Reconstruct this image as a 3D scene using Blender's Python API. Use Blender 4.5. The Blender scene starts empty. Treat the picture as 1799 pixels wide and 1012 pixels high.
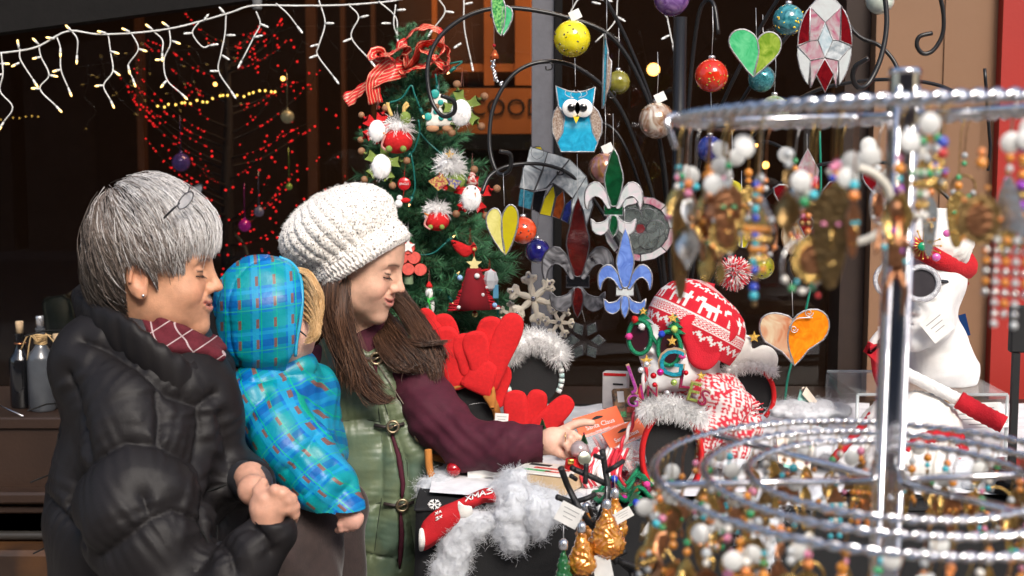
import bpy, bmesh, math, random
import numpy as np
from mathutils import Vector, Matrix, noise
rnd = random.Random(7)
sc = bpy.context.scene
col = sc.collection
R = math.radians
# ---------------- camera, world, sun, exposure ----------------
FOC, PITCH, CH = 2499.0, 6.3, 1.68
cam_d = bpy.data.cameras.new('camera'); cam = bpy.data.objects.new('camera', cam_d); col.objects.link(cam)
cam_d.sensor_width = 36.0; cam_d.lens = 50.0; cam_d.clip_start = 0.05; cam_d.clip_end = 400
cam.location = (0, 0, CH); cam.rotation_euler = (R(90 - PITCH), 0, 0)
cam_d.dof.use_dof = True; cam_d.dof.focus_distance = 2.85; cam_d.dof.aperture_fstop = 5.0
sc.camera = cam
w = bpy.data.worlds.new('World'); sc.world = w; w.use_nodes = True
nt = w.node_tree; bg = nt.nodes['Background']
sky = nt.nodes.new('ShaderNodeTexSky'); sky.sky_type = 'NISHITA'; sky.sun_disc = False
SUN_EL, SUN_AZ = 39.0, 160.0      # azimuth measured from +Y clockwise: light comes from behind the camera, a little right
sky.sun_elevation = R(SUN_EL); sky.sun_rotation = R(SUN_AZ); sky.dust_density = 4.0; sky.ozone_density = 1.0
nt.links.new(sky.outputs[0], bg.inputs[0]); bg.inputs[1].default_value = 0.105
sd = bpy.data.lights.new('sun', 'SUN'); sun = bpy.data.objects.new('sun', sd); col.objects.link(sun)
sd.energy = 1.5; sd.angle = R(22); sd.color = (1, 0.96, 0.9)
_s = Vector((math.sin(R(SUN_AZ)) * math.cos(R(SUN_EL)), math.cos(R(SUN_AZ)) * math.cos(R(SUN_EL)), math.sin(R(SUN_EL))))
sun.rotation_euler = _s.to_track_quat('Z', 'Y').to_euler(); sun.location = (2, -4, 6)
sc.view_settings.view_transform = 'Standard'; sc.view_settings.look = 'None'
sc.view_settings.exposure = 1.1; sc.view_settings.gamma = 1; sc.view_settings.use_curve_mapping = False
sc.cycles.use_denoising = True
sc.cycles.max_bounces = 10; sc.cycles.transparent_max_bounces = 24; sc.cycles.caustics_reflective = False; sc.cycles.caustics_refractive = False
sc.cycles.sample_clamp_indirect = 6

_cp, _sp = math.cos(R(PITCH)), math.sin(R(PITCH))
def ray(px, py):
    u, v = (px - 899.5) / FOC, (506 - py) / FOC
    return Vector((u, _cp + v * _sp, -_sp + v * _cp))
def W(px, py, D):
    r = ray(px, py); k = D / r.y
    return Vector((r.x * k, D, CH + r.z * k))
def S(px, D): return px * D / FOC      # a pixel length at a distance, in metres

# ---------------- materials ----------------
M = {}
def principled(m): return m.node_tree.nodes['Principled BSDF']
def mat(name, c, rough=0.6, metal=0.0, var=0.12, scale=30.0, bump=0.0, bscale=120.0, trans=0.0, emit=None, es=0.0, coat=0.0, sheen=0.0, attr=None, ior=1.45, alpha=None, c2=None):
    if name in M: return M[name]
    m = bpy.data.materials.new(name); m.use_nodes = True; t = m.node_tree; N, L = t.nodes, t.links; p = principled(m)
    c = tuple(c) + (1,)
    tc = N.new('ShaderNodeTexCoord')
    nz = N.new('ShaderNodeTexNoise'); nz.inputs['Scale'].default_value = scale; nz.inputs['Detail'].default_value = 4
    L.new(tc.outputs['Object'], nz.inputs['Vector'])
    if attr:
        at = N.new('ShaderNodeAttribute'); at.attribute_name = attr; src = at.outputs['Color']
    else:
        src = None
    if c2 is not None:
        rp = N.new('ShaderNodeValToRGB'); rp.color_ramp.elements[0].position = 0.42; rp.color_ramp.elements[1].position = 0.6
        rp.color_ramp.elements[0].color = c; rp.color_ramp.elements[1].color = tuple(c2) + (1,)
        L.new(nz.outputs['Fac'], rp.inputs[0]); src = rp.outputs[0]
    hs = N.new('ShaderNodeHueSaturation'); mr = N.new('ShaderNodeMapRange')
    mr.inputs['From Min'].default_value = 0.3; mr.inputs['From Max'].default_value = 0.7
    mr.inputs['To Min'].default_value = 1 - var; mr.inputs['To Max'].default_value = 1 + var
    L.new(nz.outputs['Fac'], mr.inputs['Value']); L.new(mr.outputs[0], hs.inputs['Value'])
    if src: L.new(src, hs.inputs['Color'])
    else: hs.inputs['Color'].default_value = c
    L.new(hs.outputs[0], p.inputs['Base Color'])
    p.inputs['Roughness'].default_value = rough; p.inputs['Metallic'].default_value = metal
    p.inputs['Transmission Weight'].default_value = trans; p.inputs['Coat Weight'].default_value = coat
    p.inputs['Sheen Weight'].default_value = sheen; p.inputs['IOR'].default_value = ior
    if alpha is not None: p.inputs['Alpha'].default_value = alpha
    if emit: p.inputs['Emission Color'].default_value = tuple(emit) + (1,); p.inputs['Emission Strength'].default_value = es
    if bump:
        n2 = N.new('ShaderNodeTexNoise'); n2.inputs['Scale'].default_value = bscale; n2.inputs['Detail'].default_value = 5
        L.new(tc.outputs['Object'], n2.inputs['Vector'])
        b = N.new('ShaderNodeBump'); b.inputs['Strength'].default_value = bump; b.inputs['Distance'].default_value = 0.004
        L.new(n2.outputs['Fac'], b.inputs['Height']); L.new(b.outputs[0], p.inputs['Normal'])
    M[name] = m; return m

# ---------------- objects ----------------
def tag(o, label=None, cat=None, group=None, kind=None):
    if label: o['label'] = label
    if cat: o['category'] = cat
    if group: o['group'] = group
    if kind: o['kind'] = kind
    return o
def thing(name, label, cat, loc, group=None):
    o = bpy.data.objects.new(name, None); o.empty_display_size = 0.02; o.location = loc; col.objects.link(o)
    return tag(o, label, cat, group)
def origin(p):
    o = Vector((0, 0, 0))
    while p is not None: o = o + Vector(p.location); p = p.parent
    return o
def mesh_obj(name, V, F, m, parent=None, smooth=True, attrs=None, loc=None, mi=None):
    """V in world coordinates; the object's origin becomes loc / its parent's"""
    V = np.asarray(V, dtype=np.float64).reshape(-1, 3)
    me = bpy.data.meshes.new(name)
    base = origin(parent) if parent is not None else Vector(loc) if loc is not None else Vector(V.mean(0)) if len(V) else Vector((0, 0, 0))
    V = V - np.array(base)
    me.from_pydata(V.tolist(), [], F if isinstance(F, list) else F.tolist())
    for k in (m if isinstance(m, (list, tuple)) else [m]): me.materials.append(k)
    if smooth: me.polygons.foreach_set('use_smooth', [True] * len(me.polygons))
    if mi is not None: me.polygons.foreach_set('material_index', list(mi))
    for an, av in (attrs or {}).items():
        av = np.asarray(av, dtype=np.float32)
        if av.shape[1] == 3: av = np.hstack([av, np.ones((len(av), 1), np.float32)])
        a = me.attributes.new(an, 'FLOAT_COLOR', 'POINT'); a.data.foreach_set('color', av.ravel())
    me.update()
    o = bpy.data.objects.new(name, me); col.objects.link(o)
    if parent is not None: o.parent = parent
    else: o.location = base
    return o
def copy_tree(o, parent=None):
    c = o.copy(); col.objects.link(c); c.parent = parent
    for ch in KIDS(o): copy_tree(ch, c)
    return c
def KIDS(o): return [x for x in o.children]

class MB:
    """collects shapes; build() links them as one mesh"""
    def __init__(s): s.V = []; s.F = []; s.mi = []; s.cm = 0; s.C = []; s.cc = (1, 1, 1)
    def add(s, V, F):
        n = len(s.V); s.V += [tuple(v) for v in V]; s.F += [tuple(i + n for i in f) for f in F]; s.mi += [s.cm] * len(F); s.C += [s.cc] * len(V); return s
    def box(s, c, d, rot=None, bev=0.0):
        c = Vector(c); dx, dy, dz = d[0] / 2, d[1] / 2, d[2] / 2
        if bev <= 0:
            V = [Vector((x * dx, y * dy, z * dz)) for z in (-1, 1) for x, y in ((-1, -1), (1, -1), (1, 1), (-1, 1))]
            F = [(3, 2, 1, 0), (4, 5, 6, 7), (0, 1, 5, 4), (1, 2, 6, 5), (2, 3, 7, 6), (3, 0, 4, 7)]
        else:
            V = []; F = []
            ring = []
            for (z, i) in ((-dz, bev), (-dz + bev, 0), (dz - bev, 0), (dz, bev)):
                ring.append(len(V))
                for sx, sy in ((-1, -1), (1, -1), (1, 1), (-1, 1)):
                    ax, ay = dx - i, dy - i
                    if sx * sy > 0: V += [Vector((sx * ax, sy * (ay - bev), z)), Vector((sx * (ax - bev), sy * ay, z))]
                    else: V += [Vector((sx * (ax - bev), sy * ay, z)), Vector((sx * ax, sy * (ay - bev), z))]
            for a, b in zip(ring[:-1], ring[1:]):
                for k in range(8): F.append((a + k, a + (k + 1) % 8, b + (k + 1) % 8, b + k))
            F.append(tuple(range(7, -1, -1))); F.append(tuple(range(ring[3], ring[3] + 8)))
        if rot is not None: V = [rot @ v for v in V]
        return s.add([v + c for v in V], F)
    def tube(s, pts, r, n=8, cap=True, closed=False):
        pts = [Vector(p) for p in pts]; m = len(pts)
        rs = r if isinstance(r, (list, tuple)) else [r] * m
        up = None; V = []; F = []
        for i, p in enumerate(pts):
            a = pts[(i - 1) % m] if closed or i > 0 else p; b = pts[(i + 1) % m] if closed or i < m - 1 else p
            t = (b - a)
            t = t.normalized() if t.length > 1e-9 else Vector((0, 0, 1))
            if up is None: up = t.orthogonal().normalized()
            up = (up - t * up.dot(t)); up = up.normalized() if up.length > 1e-9 else t.orthogonal().normalized()
            q = t.cross(up)
            for k in range(n):
                an = 2 * math.pi * k / n
                V.append(p + (up * math.cos(an) + q * math.sin(an)) * rs[i])
        for i in range(m if closed else m - 1):
            j = (i + 1) % m
            for k in range(n): F.append((i * n + k, i * n + (k + 1) % n, j * n + (k + 1) % n, j * n + k))
        if cap and not closed: F.append(tuple(range(n - 1, -1, -1))); F.append(tuple(range((m - 1) * n, m * n)))
        return s.add(V, F)
    def ball(s, c, r, n=12, h=8, rot=None):
        c = Vector(c); r = Vector((r, r, r)) if isinstance(r, (int, float)) else Vector(r)
        V = [Vector((0, 0, r.z))]; F = []
        for i in range(1, h):
            t = math.pi * i / h
            for k in range(n):
                a = 2 * math.pi * k / n; V.append(Vector((r.x * math.sin(t) * math.cos(a), r.y * math.sin(t) * math.sin(a), r.z * math.cos(t))))
        V.append(Vector((0, 0, -r.z)))
        for k in range(n): F.append((0, 1 + k, 1 + (k + 1) % n)); F.append((len(V) - 1, 1 + (h - 2) * n + (k + 1) % n, 1 + (h - 2) * n + k))
        for i in range(h - 2):
            for k in range(n):
                a = 1 + i * n + k; b = 1 + i * n + (k + 1) % n; F.append((a, a + n, b + n, b))
        if rot is not None: V = [rot @ v for v in V]
        return s.add([v + c for v in V], F)
    def lathe(s, c, prof, n=20, rot=None):
        """prof: (r, z) bottom to top"""
        c = Vector(c); V = []; F = []; m = len(prof)
        for r, z in prof:
            for k in range(n): a = 2 * math.pi * k / n; V.append(Vector((r * math.cos(a), r * math.sin(a), z)))
        for i in range(m - 1):
            for k in range(n): F.append((i * n + k, i * n + (k + 1) % n, (i + 1) * n + (k + 1) % n, (i + 1) * n + k))
        F.append(tuple(range(n - 1, -1, -1))); F.append(tuple(range((m - 1) * n, m * n)))
        if rot is not None: V = [rot @ v for v in V]
        return s.add([v + c for v in V], F)
    def plate(s, pts2, o, ux, uz, th, bulge=0.0):
        """closed outline pts2 (u, v) at origin o with axes ux, uz; thickness th across; front is the side of -ux x uz"""
        o = Vector(o); ux = Vector(ux); uz = Vector(uz); n = ux.cross(uz).normalized()
        from mathutils.geometry import tessellate_polygon
        P = [Vector((a, b, 0)) for a, b in pts2]; tri = tessellate_polygon([P]); m = len(P)
        V = [o + ux * p.x + uz * p.y + n * th / 2 for p in P] + [o + ux * p.x + uz * p.y - n * th / 2 for p in P]
        F = []
        ar = sum(P[i].x * P[(i + 1) % m].y - P[(i + 1) % m].x * P[i].y for i in range(m))
        for a, b, c in tri:
            e = (P[b] - P[a]).cross(P[c] - P[a]).z
            if e < 0: b, c = c, b
            F.append((a, b, c)); F.append((c + m, b + m, a + m))
        for i in range(m):
            j = (i + 1) % m
            F.append((i, i + m, j + m, j) if ar > 0 else (j, j + m, i + m, i))
        return s.add(V, F)
    def build(s, name, m, parent=None, smooth=True, loc=None, color=False):
        o = mesh_obj(name, s.V, s.F, m, parent, smooth, {'col': np.array(s.C)} if color else None, loc, s.mi if isinstance(m, (list, tuple)) else None)
        return o
def soft(o, ang=40):
    """smooth only across shallow edges"""
    me = o.data; n = len(me.polygons)
    bm = bmesh.new(); bm.from_mesh(me)
    for e in bm.edges:
        if len(e.link_faces) == 2 and e.calc_face_angle(0) > R(ang): e.smooth = False
    bm.to_mesh(me); bm.free(); return o
def bez(p, n=8, closed=False):
    """Catmull-Rom through points of any dimension"""
    p = [Vector(q) for q in p]; out = []; m = len(p)
    for i in range(m if closed else m - 1):
        a = p[(i - 1) % m] if closed or i > 0 else p[i] * 2 - p[i + 1]; b = p[i]; c = p[(i + 1) % m]
        d = p[(i + 2) % m] if closed or i < m - 2 else p[i + 1] * 2 - p[i]
        for k in range(n):
            t = k / n
            out.append(0.5 * ((2 * b) + (c - a) * t + (2 * a - 5 * b + 4 * c - d) * t * t + (3 * b - a - 3 * c + d) * t ** 3))
    if not closed: out.append(p[-1].copy())
    return out
def bez2(p, n=6, closed=True): return [(q[0], q[1]) for q in bez([(a[0], a[1], 0) for a in p], n, closed)]

# ---------------- signed-distance modelling ----------------
class SDF:
    def __init__(s): s.ops = []
    def _a(s, f, c, r, k, mode): s.ops.append((f, np.array(c, float), r, k, mode)); return s
    def ell(s, c, r, k=0.02, rot=None, mode=1):
        c = np.array(c, float); r = np.array(r, float); Rm = None if rot is None else np.array(rot.to_3x3().transposed())
        def f(P):
            q = P - c
            if Rm is not None: q = q @ Rm.T
            a = np.sqrt(((q / r) ** 2).sum(1)); b = np.sqrt(((q / r ** 2) ** 2).sum(1)) + 1e-9
            return a * (a - 1) / b
        return s._a(f, c, float(r.max()), k, mode)
    def cap(s, a, b, ra, rb=None, k=0.02, mode=1, flat=None):
        rb = ra if rb is None else rb; a = np.array(a, float); b = np.array(b, float); ba = b - a; L2 = (ba ** 2).sum() + 1e-12
        def f(P):
            q = P - a; t = np.clip(q @ ba / L2, 0, 1); e = q - t[:, None] * ba
            if flat is not None:
                ax = np.array(flat[0]); e = e + np.outer(e @ ax, ax) * (flat[1] - 1)
            return np.sqrt((e ** 2).sum(1)) - (ra + (rb - ra) * t)
        return s._a(f, (a + b) / 2, float(np.sqrt(L2) / 2 + max(ra, rb)), k, mode)
    def chain(s, pts, rs, k=0.02, k2=None, **kw):
        for i in range(len(pts) - 1): s.cap(pts[i], pts[i + 1], rs[i], rs[i + 1], k if i == 0 or k2 is None else k2, **kw)
        return s
    def fn(s, f, c, r, k=0.02, mode=1): return s._a(f, c, r, k, mode)
    def ev(s, P, ops=None):
        d = np.full(len(P), 1e3)
        for f, c, r, k, mode in (s.ops if ops is None else ops):
            e = f(P)
            if mode == 1:
                if k <= 0: d = np.minimum(d, e)
                else: h = np.maximum(k - np.abs(d - e), 0) / k; d = np.minimum(d, e) - h * h * k * 0.25
            else:
                e = -e
                if k <= 0: d = np.maximum(d, e)
                else: h = np.maximum(k - np.abs(d - e), 0) / k; d = np.maximum(d, e) + h * h * k * 0.25
        return d
    def hit(s, px, py, t0=0.5, t1=6.0, off=0.0):
        r = np.array(ray(px, py).normalized()); o = np.array((0, 0, CH)); t = t0
        best = (9, t0)
        for _ in range(160):
            d = float(s.ev((o + r * t)[None])[0])
            if d < best[0]: best = (d, t)
            if d < 0.0008: break
            t += max(d * 0.7, 0.0006)
            if t > t1: break
        else: pass
        t = best[1]
        return Vector(o + r * (t + off))
    def mesh(s, h, lo=None, hi=None, B=12):
        pos = [o for o in s.ops if o[4] == 1]
        if lo is None:
            lo = np.min([o[1] - o[2] for o in pos], 0) - 3 * h; hi = np.max([o[1] + o[2] for o in pos], 0) + 3 * h
        lo = np.array(lo, float); hi = np.array(hi, float)
        N = np.ceil((hi - lo) / h).astype(int) + 1; nb = np.ceil(N / B).astype(int)
        ids = []; vs = []; quads = []
        g = np.arange(-1, B + 1)
        gx, gy, gz = np.meshgrid(g, g, g, indexing='ij')
        corners = [(0,0,0),(1,0,0),(0,1,0),(1,1,0),(0,0,1),(1,0,1),(0,1,1),(1,1,1)]
        edges = [(a, b) for a in range(8) for b in range(a + 1, 8) if bin(a ^ b).count('1') == 1]
        cc = np.stack(np.meshgrid(*[np.arange(n) for n in nb], indexing='ij'), -1).reshape(-1, 3)
        cen = lo + (cc * B + B / 2) * h; dd = s.ev(cen); hd = math.sqrt(3) * (B / 2 + 1) * h
        act = cc[np.abs(dd) < hd * 1.7 + 0.01]
        S1 = N + 4
        def gid(i): return ((i[..., 0] + 2) * (S1[1]) + (i[..., 1] + 2)) * (S1[2]) + (i[..., 2] + 2)
        for b in act:
            base = b * B; c = lo + (base + B / 2) * h
            ops = [o for o in s.ops if np.linalg.norm(o[1] - c) - o[2] < hd + 0.06 + o[3]]
            if not ops: continue
            G = np.stack([gx + base[0], gy + base[1], gz + base[2]], -1)
            D = s.ev(lo + G.reshape(-1, 3) * h, ops).reshape(gx.shape); ins = D < 0
            n = B + 1
            cv = [D[c0:c0 + n, c1:c1 + n, c2:c2 + n] for c0, c1, c2 in corners]
            mn = np.minimum.reduce(cv) < 0; mx = np.maximum.reduce(cv) >= 0; A = mn & mx
            # owned cells: index 1..B in this grid (cell -1 belongs to the neighbour)
            own = A.copy(); own[0] = False; own[:, 0] = False; own[:, :, 0] = False
            I = np.argwhere(own)
            if len(I):
                acc = np.zeros((len(I), 3)); cnt = np.zeros(len(I))
                vals = [v[I[:, 0], I[:, 1], I[:, 2]] for v in cv]
                for a, e in edges:
                    va, vb = vals[a], vals[e]; m = (va < 0) != (vb < 0); t = np.where(m, va / (va - vb + 1e-12), 0)
                    pa = np.array(corners[a]); pb = np.array(corners[e])
                    acc += np.where(m[:, None], pa + t[:, None] * (pb - pa), 0); cnt += m
                P = lo + (G[I[:, 0], I[:, 1], I[:, 2]] + acc / cnt[:, None]) * h
                vs.append(P); ids.append(gid(G[I[:, 0], I[:, 1], I[:, 2]]))
            for ax in range(3):
                sl = [slice(1, B + 1)] * 3; s2 = [slice(1, B + 1)] * 3; s2[ax] = slice(2, B + 2)
                a = ins[tuple(sl)]; e = ins[tuple(s2)]; J = np.argwhere(a != e)
                if not len(J): continue
                p = G[J[:, 0] + 1, J[:, 1] + 1, J[:, 2] + 1]; u = np.zeros(3, int); v = np.zeros(3, int); u[(ax + 1) % 3] = 1; v[(ax + 2) % 3] = 1
                q = np.stack([gid(p - u - v), gid(p - v), gid(p), gid(p - u)], 1)
                fl = a[J[:, 0], J[:, 1], J[:, 2]]
                q[~fl] = q[~fl][:, ::-1]; quads.append(q)
        V = np.concatenate(vs); ID = np.concatenate(ids); Q = np.concatenate(quads)
        o = np.argsort(ID); ID = ID[o]; V = V[o]
        k = np.searchsorted(ID, Q); k = np.clip(k, 0, len(ID) - 1); ok = (ID[k] == Q).all(1)
        F = k[ok]
        # snap to the surface
        for _ in range(2):
            d = s.ev(V); gr = s.grad(V, h * 0.5); V = V - gr * d[:, None] * 0.8
        return V, F
    def grad(s, V, e=0.001):
        g = np.stack([s.ev(V + np.array(x) * e) - s.ev(V - np.array(x) * e) for x in ((1, 0, 0), (0, 1, 0), (0, 0, 1))], 1)
        return g / (np.linalg.norm(g, axis=1)[:, None] + 1e-9)

def poly_dist(V, pts):
    """distance and running length of points V to a polyline"""
    best = np.full(len(V), 9.0); run = np.zeros(len(V)); L = 0
    for a, b in zip(pts[:-1], pts[1:]):
        a = np.array(a); b = np.array(b); ba = b - a; l = np.linalg.norm(ba) + 1e-9
        q = V - a; t = np.clip(q @ ba / l ** 2, 0, 1); d = np.linalg.norm(q - t[:, None] * ba, axis=1); m = d < best
        best[m] = d[m]; run[m] = L + t[m] * l; L += l
    return best, run
def vnoise(V, sc_, seed=0.0, detail=2):
    """cheap smooth vector noise built from sines, about -1..1"""
    P = V * sc_ + seed; o = 0; a = 1; rs = np.random.RandomState(int(seed * 13) % 9999 + 5)
    for _ in range(detail + 2):
        k = rs.randn(3); ph = rs.rand() * 6; k2 = rs.randn(3)
        o = o + a * np.sin(P @ k * 1.7 + ph + 1.3 * np.sin(P @ k2)); a *= 0.75; P = P * 1.35
    return o / 2.2
def quilt(V, N, seams, amp, wd, pk=0.004, seed=1.0, pf=55.0):
    """puffed cloth: sunk along the seams, puckered across them"""
    d = np.full(len(V), 9.0); pu = np.zeros(len(V))
    for i, sm in enumerate(seams):
        e, run = poly_dist(V, sm); m = e < d; d[m] = e[m]
        ph = np.random.RandomState(i + int(seed * 7)).rand() * 6
        p = (np.sin(run * pf + ph + 2 * np.sin(run * pf * .37)) * 0.6 + 0.4 * np.sin(run * pf * 1.9 + ph * 2)) * np.exp(-e / (wd * 0.75)) * (1 - np.exp(-e / 0.006))
        pu += p
    puff = np.sqrt(np.clip(1 - (1 - np.clip(d / wd, 0, 1)) ** 2, 0, 1))
    return V + N * (amp * (puff - 1) * 1.0 + pk * pu)[:, None]
def strands(mb, guides, n, spread, r=0.0006, wav=0.004, seg=10, seed=1, colf=None, taper=0.3, k=3, lr=0.0):
    """hair: thin tubes that follow guide polylines. guides: list of (points, radius_at_root, radius_at_tip)"""
    rr = random.Random(seed)
    for gi in range(n):
        pts, r0, r1 = guides[rr.randrange(len(guides))] if len(guides) > 1 else guides[0]
        a = rr.random() * 6.283; q = math.sqrt(rr.random())
        ph = rr.random() * 6; f = rr.uniform(0.7, 1.4); ts = rr.uniform(0.0, 0.08); te = rr.uniform(0.8, 1.0)
        m = len(pts) - 1; P = []
        lag = rr.uniform(-0.5, 0.5) * spread
        ax = Vector((math.cos(a), math.sin(a) * 0.7, math.sin(a + 1) * 0.5)); ax2 = Vector((rr.uniform(-1, 1), rr.uniform(-1, 1), rr.uniform(-.4, .4)))
        for s_ in range(seg + 1):
            t = (ts + (te - ts) * s_ / seg) * m; i = min(int(t), m - 1); fr = t - i
            p = pts[i].lerp(pts[i + 1], fr); rad = (r0 + (r1 - r0) * t / m)
            P.append(p + ax * (rad * q) + ax2 * (wav * math.sin(t / m * 9 * f + ph) * t / m) + Vector((lag, 0, 0)) * (t / m))
        mb.cc = colf(rr) if colf else (1, 1, 1)
        mb.tube(P, [r] * (seg) + [r * taper], k, cap=False)
# ---------------- people ----------------
def skin_mat():
    m = mat('skin', (.6, .35, .25), 0.46, attr='col', var=0.11, scale=70, bump=0.22, bscale=520); p = principled(m)
    p.inputs['Subsurface Weight'].default_value = 0.12; p.inputs['Subsurface Radius'].default_value = (1.0, 0.35, 0.2); p.inputs['Subsurface Scale'].default_value = 0.006
    return m
skin = skin_mat()
def HM(c, yaw, pitch, s=1.0, roll=0.0):
    return Matrix.Translation(Vector(c)) @ Matrix.Rotation(R(yaw), 4, 'Z') @ Matrix.Rotation(R(pitch), 4, 'Y') @ Matrix.Rotation(R(roll), 4, 'X') @ Matrix.Scale(s, 4)
def add_head(sd_, m, smile=1.0, female=True, ears=True, mann=False, child=False, closed=True):
    s = m.to_scale().x; rot = m.to_quaternion().to_matrix().to_4x4()
    def E(c, r, k=0.02, mode=1, rx=None):
        q = rot if rx is None else rot @ rx
        sd_.ell(m @ Vector(c), [x * s for x in r], k * s, q, mode)
    def C(a, b, ra, rb=None, k=0.01, mode=1):
        sd_.cap(m @ Vector(a), m @ Vector(b), ra * s, (rb if rb is not None else ra) * s, k * s, mode)
    E((-.014, 0, .035), (.094, .073, .083))
    E((.035, 0, .04), (.052, .058, .055), .03)
    E((.040, 0, -.015), (.048, .058, .062), .03)
    E((.038, 0, -.066), (.046, .046, .034), .035)
    E((.016, 0, -.052), (.052, .056, .042), .03)
    E((.074, 0, -.091), (.020, .021, .018), .024)              # chin
    for y in (-1, 1):
        E((.058, y * .036, -.030), (.026, .023, .024), .02)    # cheeks
        C((.079, y * .012, .024), (.070, y * .040, .024), .009, .008, .014)   # brow ridge
        E((.089, y * .031, .004), (.013, .017, .011), .014, -1)               # socket
        E((.0705, y * .0305, .004), (.0155, .0165, .0128), .004)              # lid over the eye
    C((.086, 0, .018), (.1, 0, -.014), .0065, .008, .012)      # nose bridge
    E((.1045, 0, -.0235), (.0105, .0095, .0085), .009)
    for y in (-1, 1):
        E((.0935, y * .0105, -.0275), (.0095, .0065, .007), .006)
        E((.099, y * .0055, -.0335), (.0045, .0028, .003), .003, -1)
    if not mann:
        # mouth: muzzle, two lips and the line between them
        E((.068, 0, -.054), (.0225, .033, .022), .018)
        if smile > .5:
            for y in (-1, 1): E((.058, y * .040, -.033), (.02, .016, .016), .012)
        W0 = .024 + .009 * smile; ys_ = [W0 * q for q in (-1, -.8, -.55, -.28, 0, .28, .55, .8, 1)]
        zm = lambda y: -.0550 + .0100 * smile * (y / W0) ** 2; sh_ = lambda y: max(0, 1 - (y / W0) ** 2) ** .7
        def sx(y, z):
            xs = np.linspace(.115, .04, 76); d = sd_.ev(np.array([tuple(m @ Vector((x, y, z))) for x in xs])); i_ = np.argmax(d < 0); return float(xs[i_])
        cu = [Vector((sx(y, zm(y) + .0008 + .0048 * sh_(y)), y, zm(y) + .0008 + .0048 * sh_(y))) for y in ys_]; cl = [Vector((sx(y, zm(y) - .0006 - .0058 * sh_(y)), y, zm(y) - .0006 - .0058 * sh_(y))) for y in ys_]; cm_ = [Vector((sx(y, zm(y)), y, zm(y))) for y in ys_]
        for P, ru in ((cu, .0036), (cl, .0046)):
            r0 = [ru * (.35 + .65 * sh_(y)) for y in ys_]
            for q in range(8): C(P[q] - Vector((.0012, 0, 0)), P[q + 1] - Vector((.0012, 0, 0)), r0[q], r0[q + 1], .004)
        for q in range(8): C(cm_[q] + Vector((.0030, 0, 0)), cm_[q + 1] + Vector((.0030, 0, 0)), .0016 + (.0016 * smile) * sh_(ys_[q]), .0016 + (.0016 * smile) * sh_(ys_[q + 1]), .0016, -1)
        for q in range(8): C(cm_[q] + Vector((-.0030, 0, 0)), cm_[q + 1] + Vector((-.0030, 0, 0)), .0010 + (.0016 * smile) * sh_(ys_[q]), .0010 + (.0016 * smile) * sh_(ys_[q + 1]), .0016, -1)
        if smile > .5:
            for y in (-1, 1): C((.088, y * .020, -.030), (.077, y * .036, -.044), .0012, .0012, .010, -1)
    else:
        E((.071, 0, -.052), (.021, .025, .019), .018); E((.088, 0, -.048), (.008, .02, .005), .006); E((.086, 0, -.060), (.008, .017, .006), .006)
        C((.094, 0, -.054), (.08, .022, -.053), .0015, .001, .003, -1); C((.094, 0, -.054), (.08, -.022, -.053), .0015, .001, .003, -1)
    if ears:
        for y in (-1, 1):
            q = Matrix.Rotation(R(12 * y), 4, 'Z') @ Matrix.Rotation(R(-10), 4, 'Y')
            E((-.012, y * .073, -.008), (.0185, .0085, .031), .006, 1, q)
            E((-.008, y * .081, -.002), (.0115, .0065, .019), .005, -1, q)
            E((-.004, y * .0765, -.032), (.009, .005, .009), .006, 1)
            C((-.018, y * .0815, .014), (-.022, y * .081, -.012), .003, .003, .004)
def head_col(V, m, base, lips, blush=(.62, .25, .19), brow=(.1, .07, .05)):
    inv = m.inverted(); L = (np.hstack([V, np.ones((len(V), 1))]) @ np.array(inv).T)[:, :3]
    x, y, z = L.T; c = np.tile(np.array(base, float), (len(V), 1))
    def mix(w_, col_):
        nonlocal c
        c = c * (1 - w_[:, None]) + np.array(col_) * w_[:, None]
    g = lambda cx, cy, cz, rx, ry, rz: np.exp(-(((x - cx) / rx) ** 2 + ((np.abs(y) - cy) / ry) ** 2 + ((z - cz) / rz) ** 2))
    mix(.45 * g(.075, .038, -.03, .03, .02, .02), blush); mix(.3 * g(.107, 0, -.025, .012, .012, .012), blush)
    mix(.35 * g(-.01, .08, -.01, .03, .01, .035), blush)
    lp = (np.abs(z + .0555 - .0095 * (np.abs(y) / .032) ** 2) < .0098 - .0070 * (np.abs(y) / .033) ** 1.4) & (x > .055) & (np.abs(y) < .033)
    mix(np.where(lp, .7, 0.0), lips)
    mix(np.clip(1.4 * np.exp(-((z - .001 - .003 * np.abs(y) / .03) / .0016) ** 2), 0, 1) * (x > .07) * (np.abs(np.abs(y) - .0305) < .0145), (.03, .018, .014))
    bz = .0215 + .003 * np.sin(np.clip((np.abs(y) - .012) / .034, 0, 1) * 3.1)
    mix(.9 * np.exp(-((z - bz) / .0030) ** 2) * (x > .05) * (np.abs(y) > .012) * (np.abs(y) < .046), brow)
    return c
def join(parts):
    V = []; F = []; n = 0; C = []
    for v, f, c in parts: V.append(v); F.append(np.asarray(f) + n); C.append(np.tile(np.array(c, float), (len(v), 1)) if np.ndim(c) == 1 else c); n += len(v)
    return np.concatenate(V), [list(map(int, q)) for f in F for q in f], np.concatenate(C)
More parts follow.
